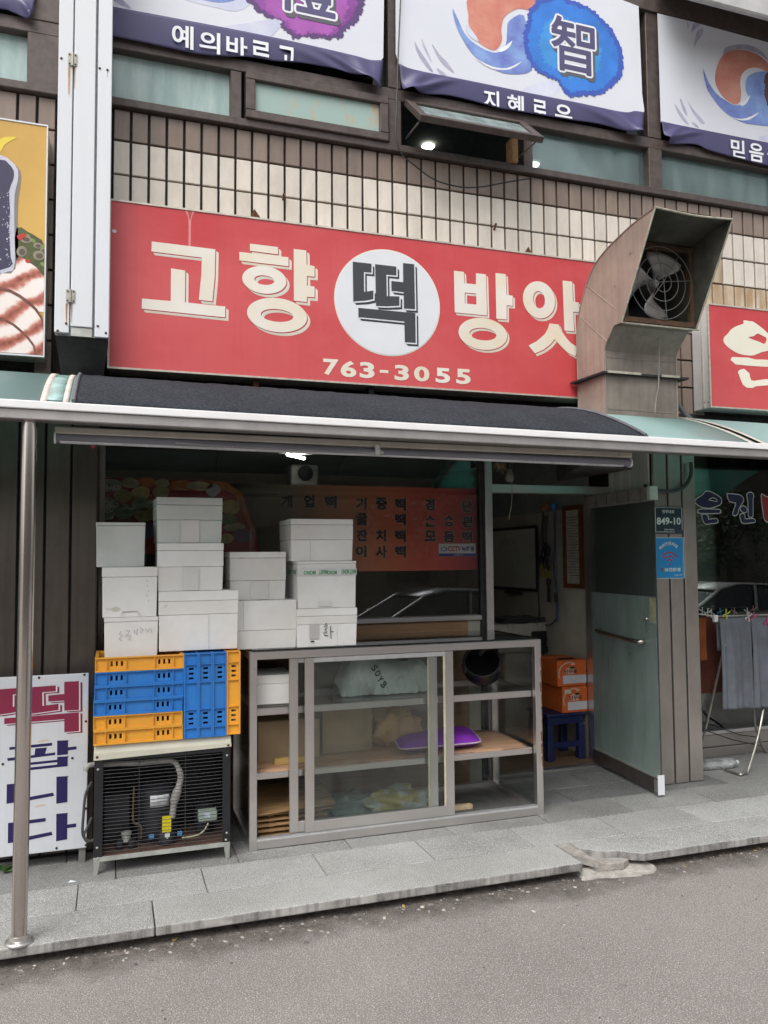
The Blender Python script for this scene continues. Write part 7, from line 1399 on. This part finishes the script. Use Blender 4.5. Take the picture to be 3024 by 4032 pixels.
# ================================================================ across the street (seen only mirrored in the glass)
cz = road_z(-3.0)
M_CARP = mat('silver car paint', (.30, .31, .33), .22, .8, .04, 3, coat=.6); M_CARG = mat('dark car glass', (.02, .024, .028), .06, 0, .05); M_TYRE = mat('tyre rubber', (.02, .02, .02), .8); M_RIM = mat('alloy rim', (.5, .5, .52), .3, .8)
def make_car(X0, M_CARP, label):
    car = thing('parked_car', label, 'car', (X0+2.3, -3.0, cz), 'cars parked across the lane')
    body = [(0, .32), (.02, .62), (.25, .74), (1.0, .80), (1.35, .88), (2.9, .93), (3.9, .94), (4.45, .92), (4.58, .74), (4.6, .36), (4.3, .26), (.3, .24)]
    mb = MB()
    def ring(s_, wy): return [(X0+x, -3.0+wy, cz+z) for x, z in s_]
    secs = [(-.86, .90, -.02), (-.90, 1.0, 0), (.90, 1.0, 0), (.86, .90, -.02)]
    vs_ = []; n = len(body)
    for wy, k, _ in secs: vs_ += [(X0+2.3+(x-2.3)*(k if abs(wy) < .88 else 1), -3.0+wy, cz+(z if abs(wy) > .88 else .02+z*.98)) for x, z in body]
    fs = [(i, (i+1) % n, (j+1)*n+(i+1) % n if False else n*(j+1)+(i+1) % n, n*(j+1)+i) for j in range(0) for i in range(n)]
    for j in range(3):
        for i in range(n): fs.append((j*n+i, j*n+(i+1) % n, (j+1)*n+(i+1) % n, (j+1)*n+i))
    fs += [tuple(range(n)), tuple(range(4*n-1, 3*n-1, -1))]
    MB().add(vs_, fs).build('body', M_CARP, car, bevel=.03, seg=3)
    cab = [(1.15, .86), (1.95, 1.32), (2.4, 1.42), (3.1, 1.40), (3.6, 1.26), (4.15, .95)]
    gl_ = MB(); m_ = len(cab); gl_.add([(X0+x, -3.0-.74+.10*(z > 1), cz+z) for x, z in cab]+[(X0+x, -3.0+.74-.10*(z > 1), cz+z) for x, z in cab], [tuple(range(m_)), tuple(range(2*m_-1, m_-1, -1))]+[(i, i+1, m_+i+1, m_+i) for i in range(m_-1)]); gl_.build('glasshouse', M_CARG, car)
    rf = MB(); rp = [(1.90, 1.335), (2.4, 1.44), (3.1, 1.42), (3.62, 1.275)]
    rf.add([(X0+x, -3.0-.66, cz+z) for x, z in rp]+[(X0+x, -3.0+.66, cz+z) for x, z in rp], [(i, i+1, 4+i+1, 4+i) for i in range(3)]); rf.build('roof', M_CARP, car, smooth=True, solid=.03)
    for sgn in (-1, 1):
        for a_, b_2 in (((1.12, .87), (1.95, 1.34)), ((2.75, .9), (2.8, 1.41)), ((3.6, 1.28), (4.2, .95))):
            MB().tube([(X0+a_[0], -3.0+sgn*.75, cz+a_[1]), (X0+b_2[0], -3.0+sgn*.66, cz+b_2[1])], .028, 8).build('pillar', M_CARP, car, smooth=True)
        for wx in (.85, 3.65):
            w_ = MB().lathe([(.2, -.1), (.31, -.1), (.33, -.06), (.33, .06), (.31, .1), (.2, .1)], (X0+wx, -3.0+sgn*.82, cz+.33), 'y', 28).build('wheel', M_TYRE, car, smooth=True); MB().lathe([(.2, sgn*.085), (.12, sgn*.06), (.03, sgn*.08), (.001, sgn*.08)], (X0+wx, -3.0+sgn*.82, cz+.33), 'y', 20).build('rim', M_RIM, w_, smooth=True)
        MB().tube([(X0+1.45, -3.0+sgn*.9, cz+.98), (X0+1.5, -3.0+sgn*1.0, cz+1.0)], [.03, .07], 8).build('mirror', M_CARP, car, smooth=True)
        MB().box(X0-.005, X0+.2, -3.0+sgn*.62-.18, -3.0+sgn*.62+.18, cz+.58, cz+.70).build('headlight', M_CARG, car, bevel=.02)

make_car(3.05, M_CARP, 'silver saloon car parked across the lane, mirrored in the shop window')
make_car(9.2, mat('white car paint', (.7, .7, .7), .2, 0, .03, coat=.6), 'white saloon car parked across the lane, mirrored in the salon window')
# wall and building across the lane
ow = thing('opposite_building', 'low brown rendered building across the lane, mirrored in the glass', 'building', (3, -16, -.5)); M_OW = mat('brown render', (.17, .15, .125), .9, 0, .2, 2); M_OWN = mat('dark opposite window', (.02, .025, .03), .1)
bx('wall', M_OW, ow, -22, 40, -18, -16, -.6, 5.6); bx('roof_edge', mat('dark coping', (.06, .06, .06), .8), ow, -22.2, 40.2, -18.2, -15.85, 5.6, 5.9)
for k in range(9): bx('window', M_OWN, ow, -12+4.2*k, -10.4+4.2*k, -15.995, -15.96, .7, 2.2)
# row of dark street trees
M_BARK = mat('tree bark', (.07, .05, .04), .9, 0, .3, 20, bump=.5); M_LF = mat('dark tree leaves', (.05, .075, .03), .6, 0, .4, 6); M_LFR = mat('plum red leaves', (.11, .035, .045), .6, 0, .4, 6)
for i, (x, y, h_, m) in enumerate(((-6, -11, 3.6, M_LF), (1.0, -11.5, 3.8, M_LF), (7.5, -11, 3.8, M_LFR), (14, -11, 3.8, M_LFR), (19, -10.8, 3.6, M_LF))):
    t = thing('street_tree', ['leafy green tree far along the opposite lane', 'leafy green tree beyond the parked car', 'plum leaved tree beside the parked car', 'plum leaved tree facing the salon', 'last green tree of the opposite row'][i], 'tree', (x, y, -.45), 'trees across the lane')
    trunk = MB().tube([(x, y, -.45), (x+.05, y, .8), (x-.03, y+.05, 1.8), (x, y, 2.6)], [.12, .10, .08, .05], 8)
    for k in range(6): a = k*1.05; trunk.tube([(x, y, 1.5+.15*k), (x+.6*math.cos(a), y+.6*math.sin(a), 2.2+.2*k), (x+1.0*math.cos(a), y+1.0*math.sin(a), 2.8+.2*k)], [.04, .025, .01], 5)
    trunk.build('trunk', M_BARK, t, smooth=True); lf = MB()
    for _ in range(2600):
        d = Vector((random.gauss(0, 1), random.gauss(0, 1), random.gauss(0, 1))).normalized()*random.random()**.4; c = Vector((x+d.x*1.5, y+d.y*1.4, h_*.5+.6+d.z*1.35))
        if noise.noise(c*1.3) < -.12: continue
        a = Vector((random.gauss(0, 1), random.gauss(0, 1), random.gauss(0, 1))).normalized(); b_2 = a.orthogonal().normalized(); s_ = random.uniform(.06, .11); lf.add([c-a*s_, c+b_2*s_*.5, c+a*s_, c-b_2*s_*.5], [(0, 1, 2, 3)])
    lf.build('crown', m, t)
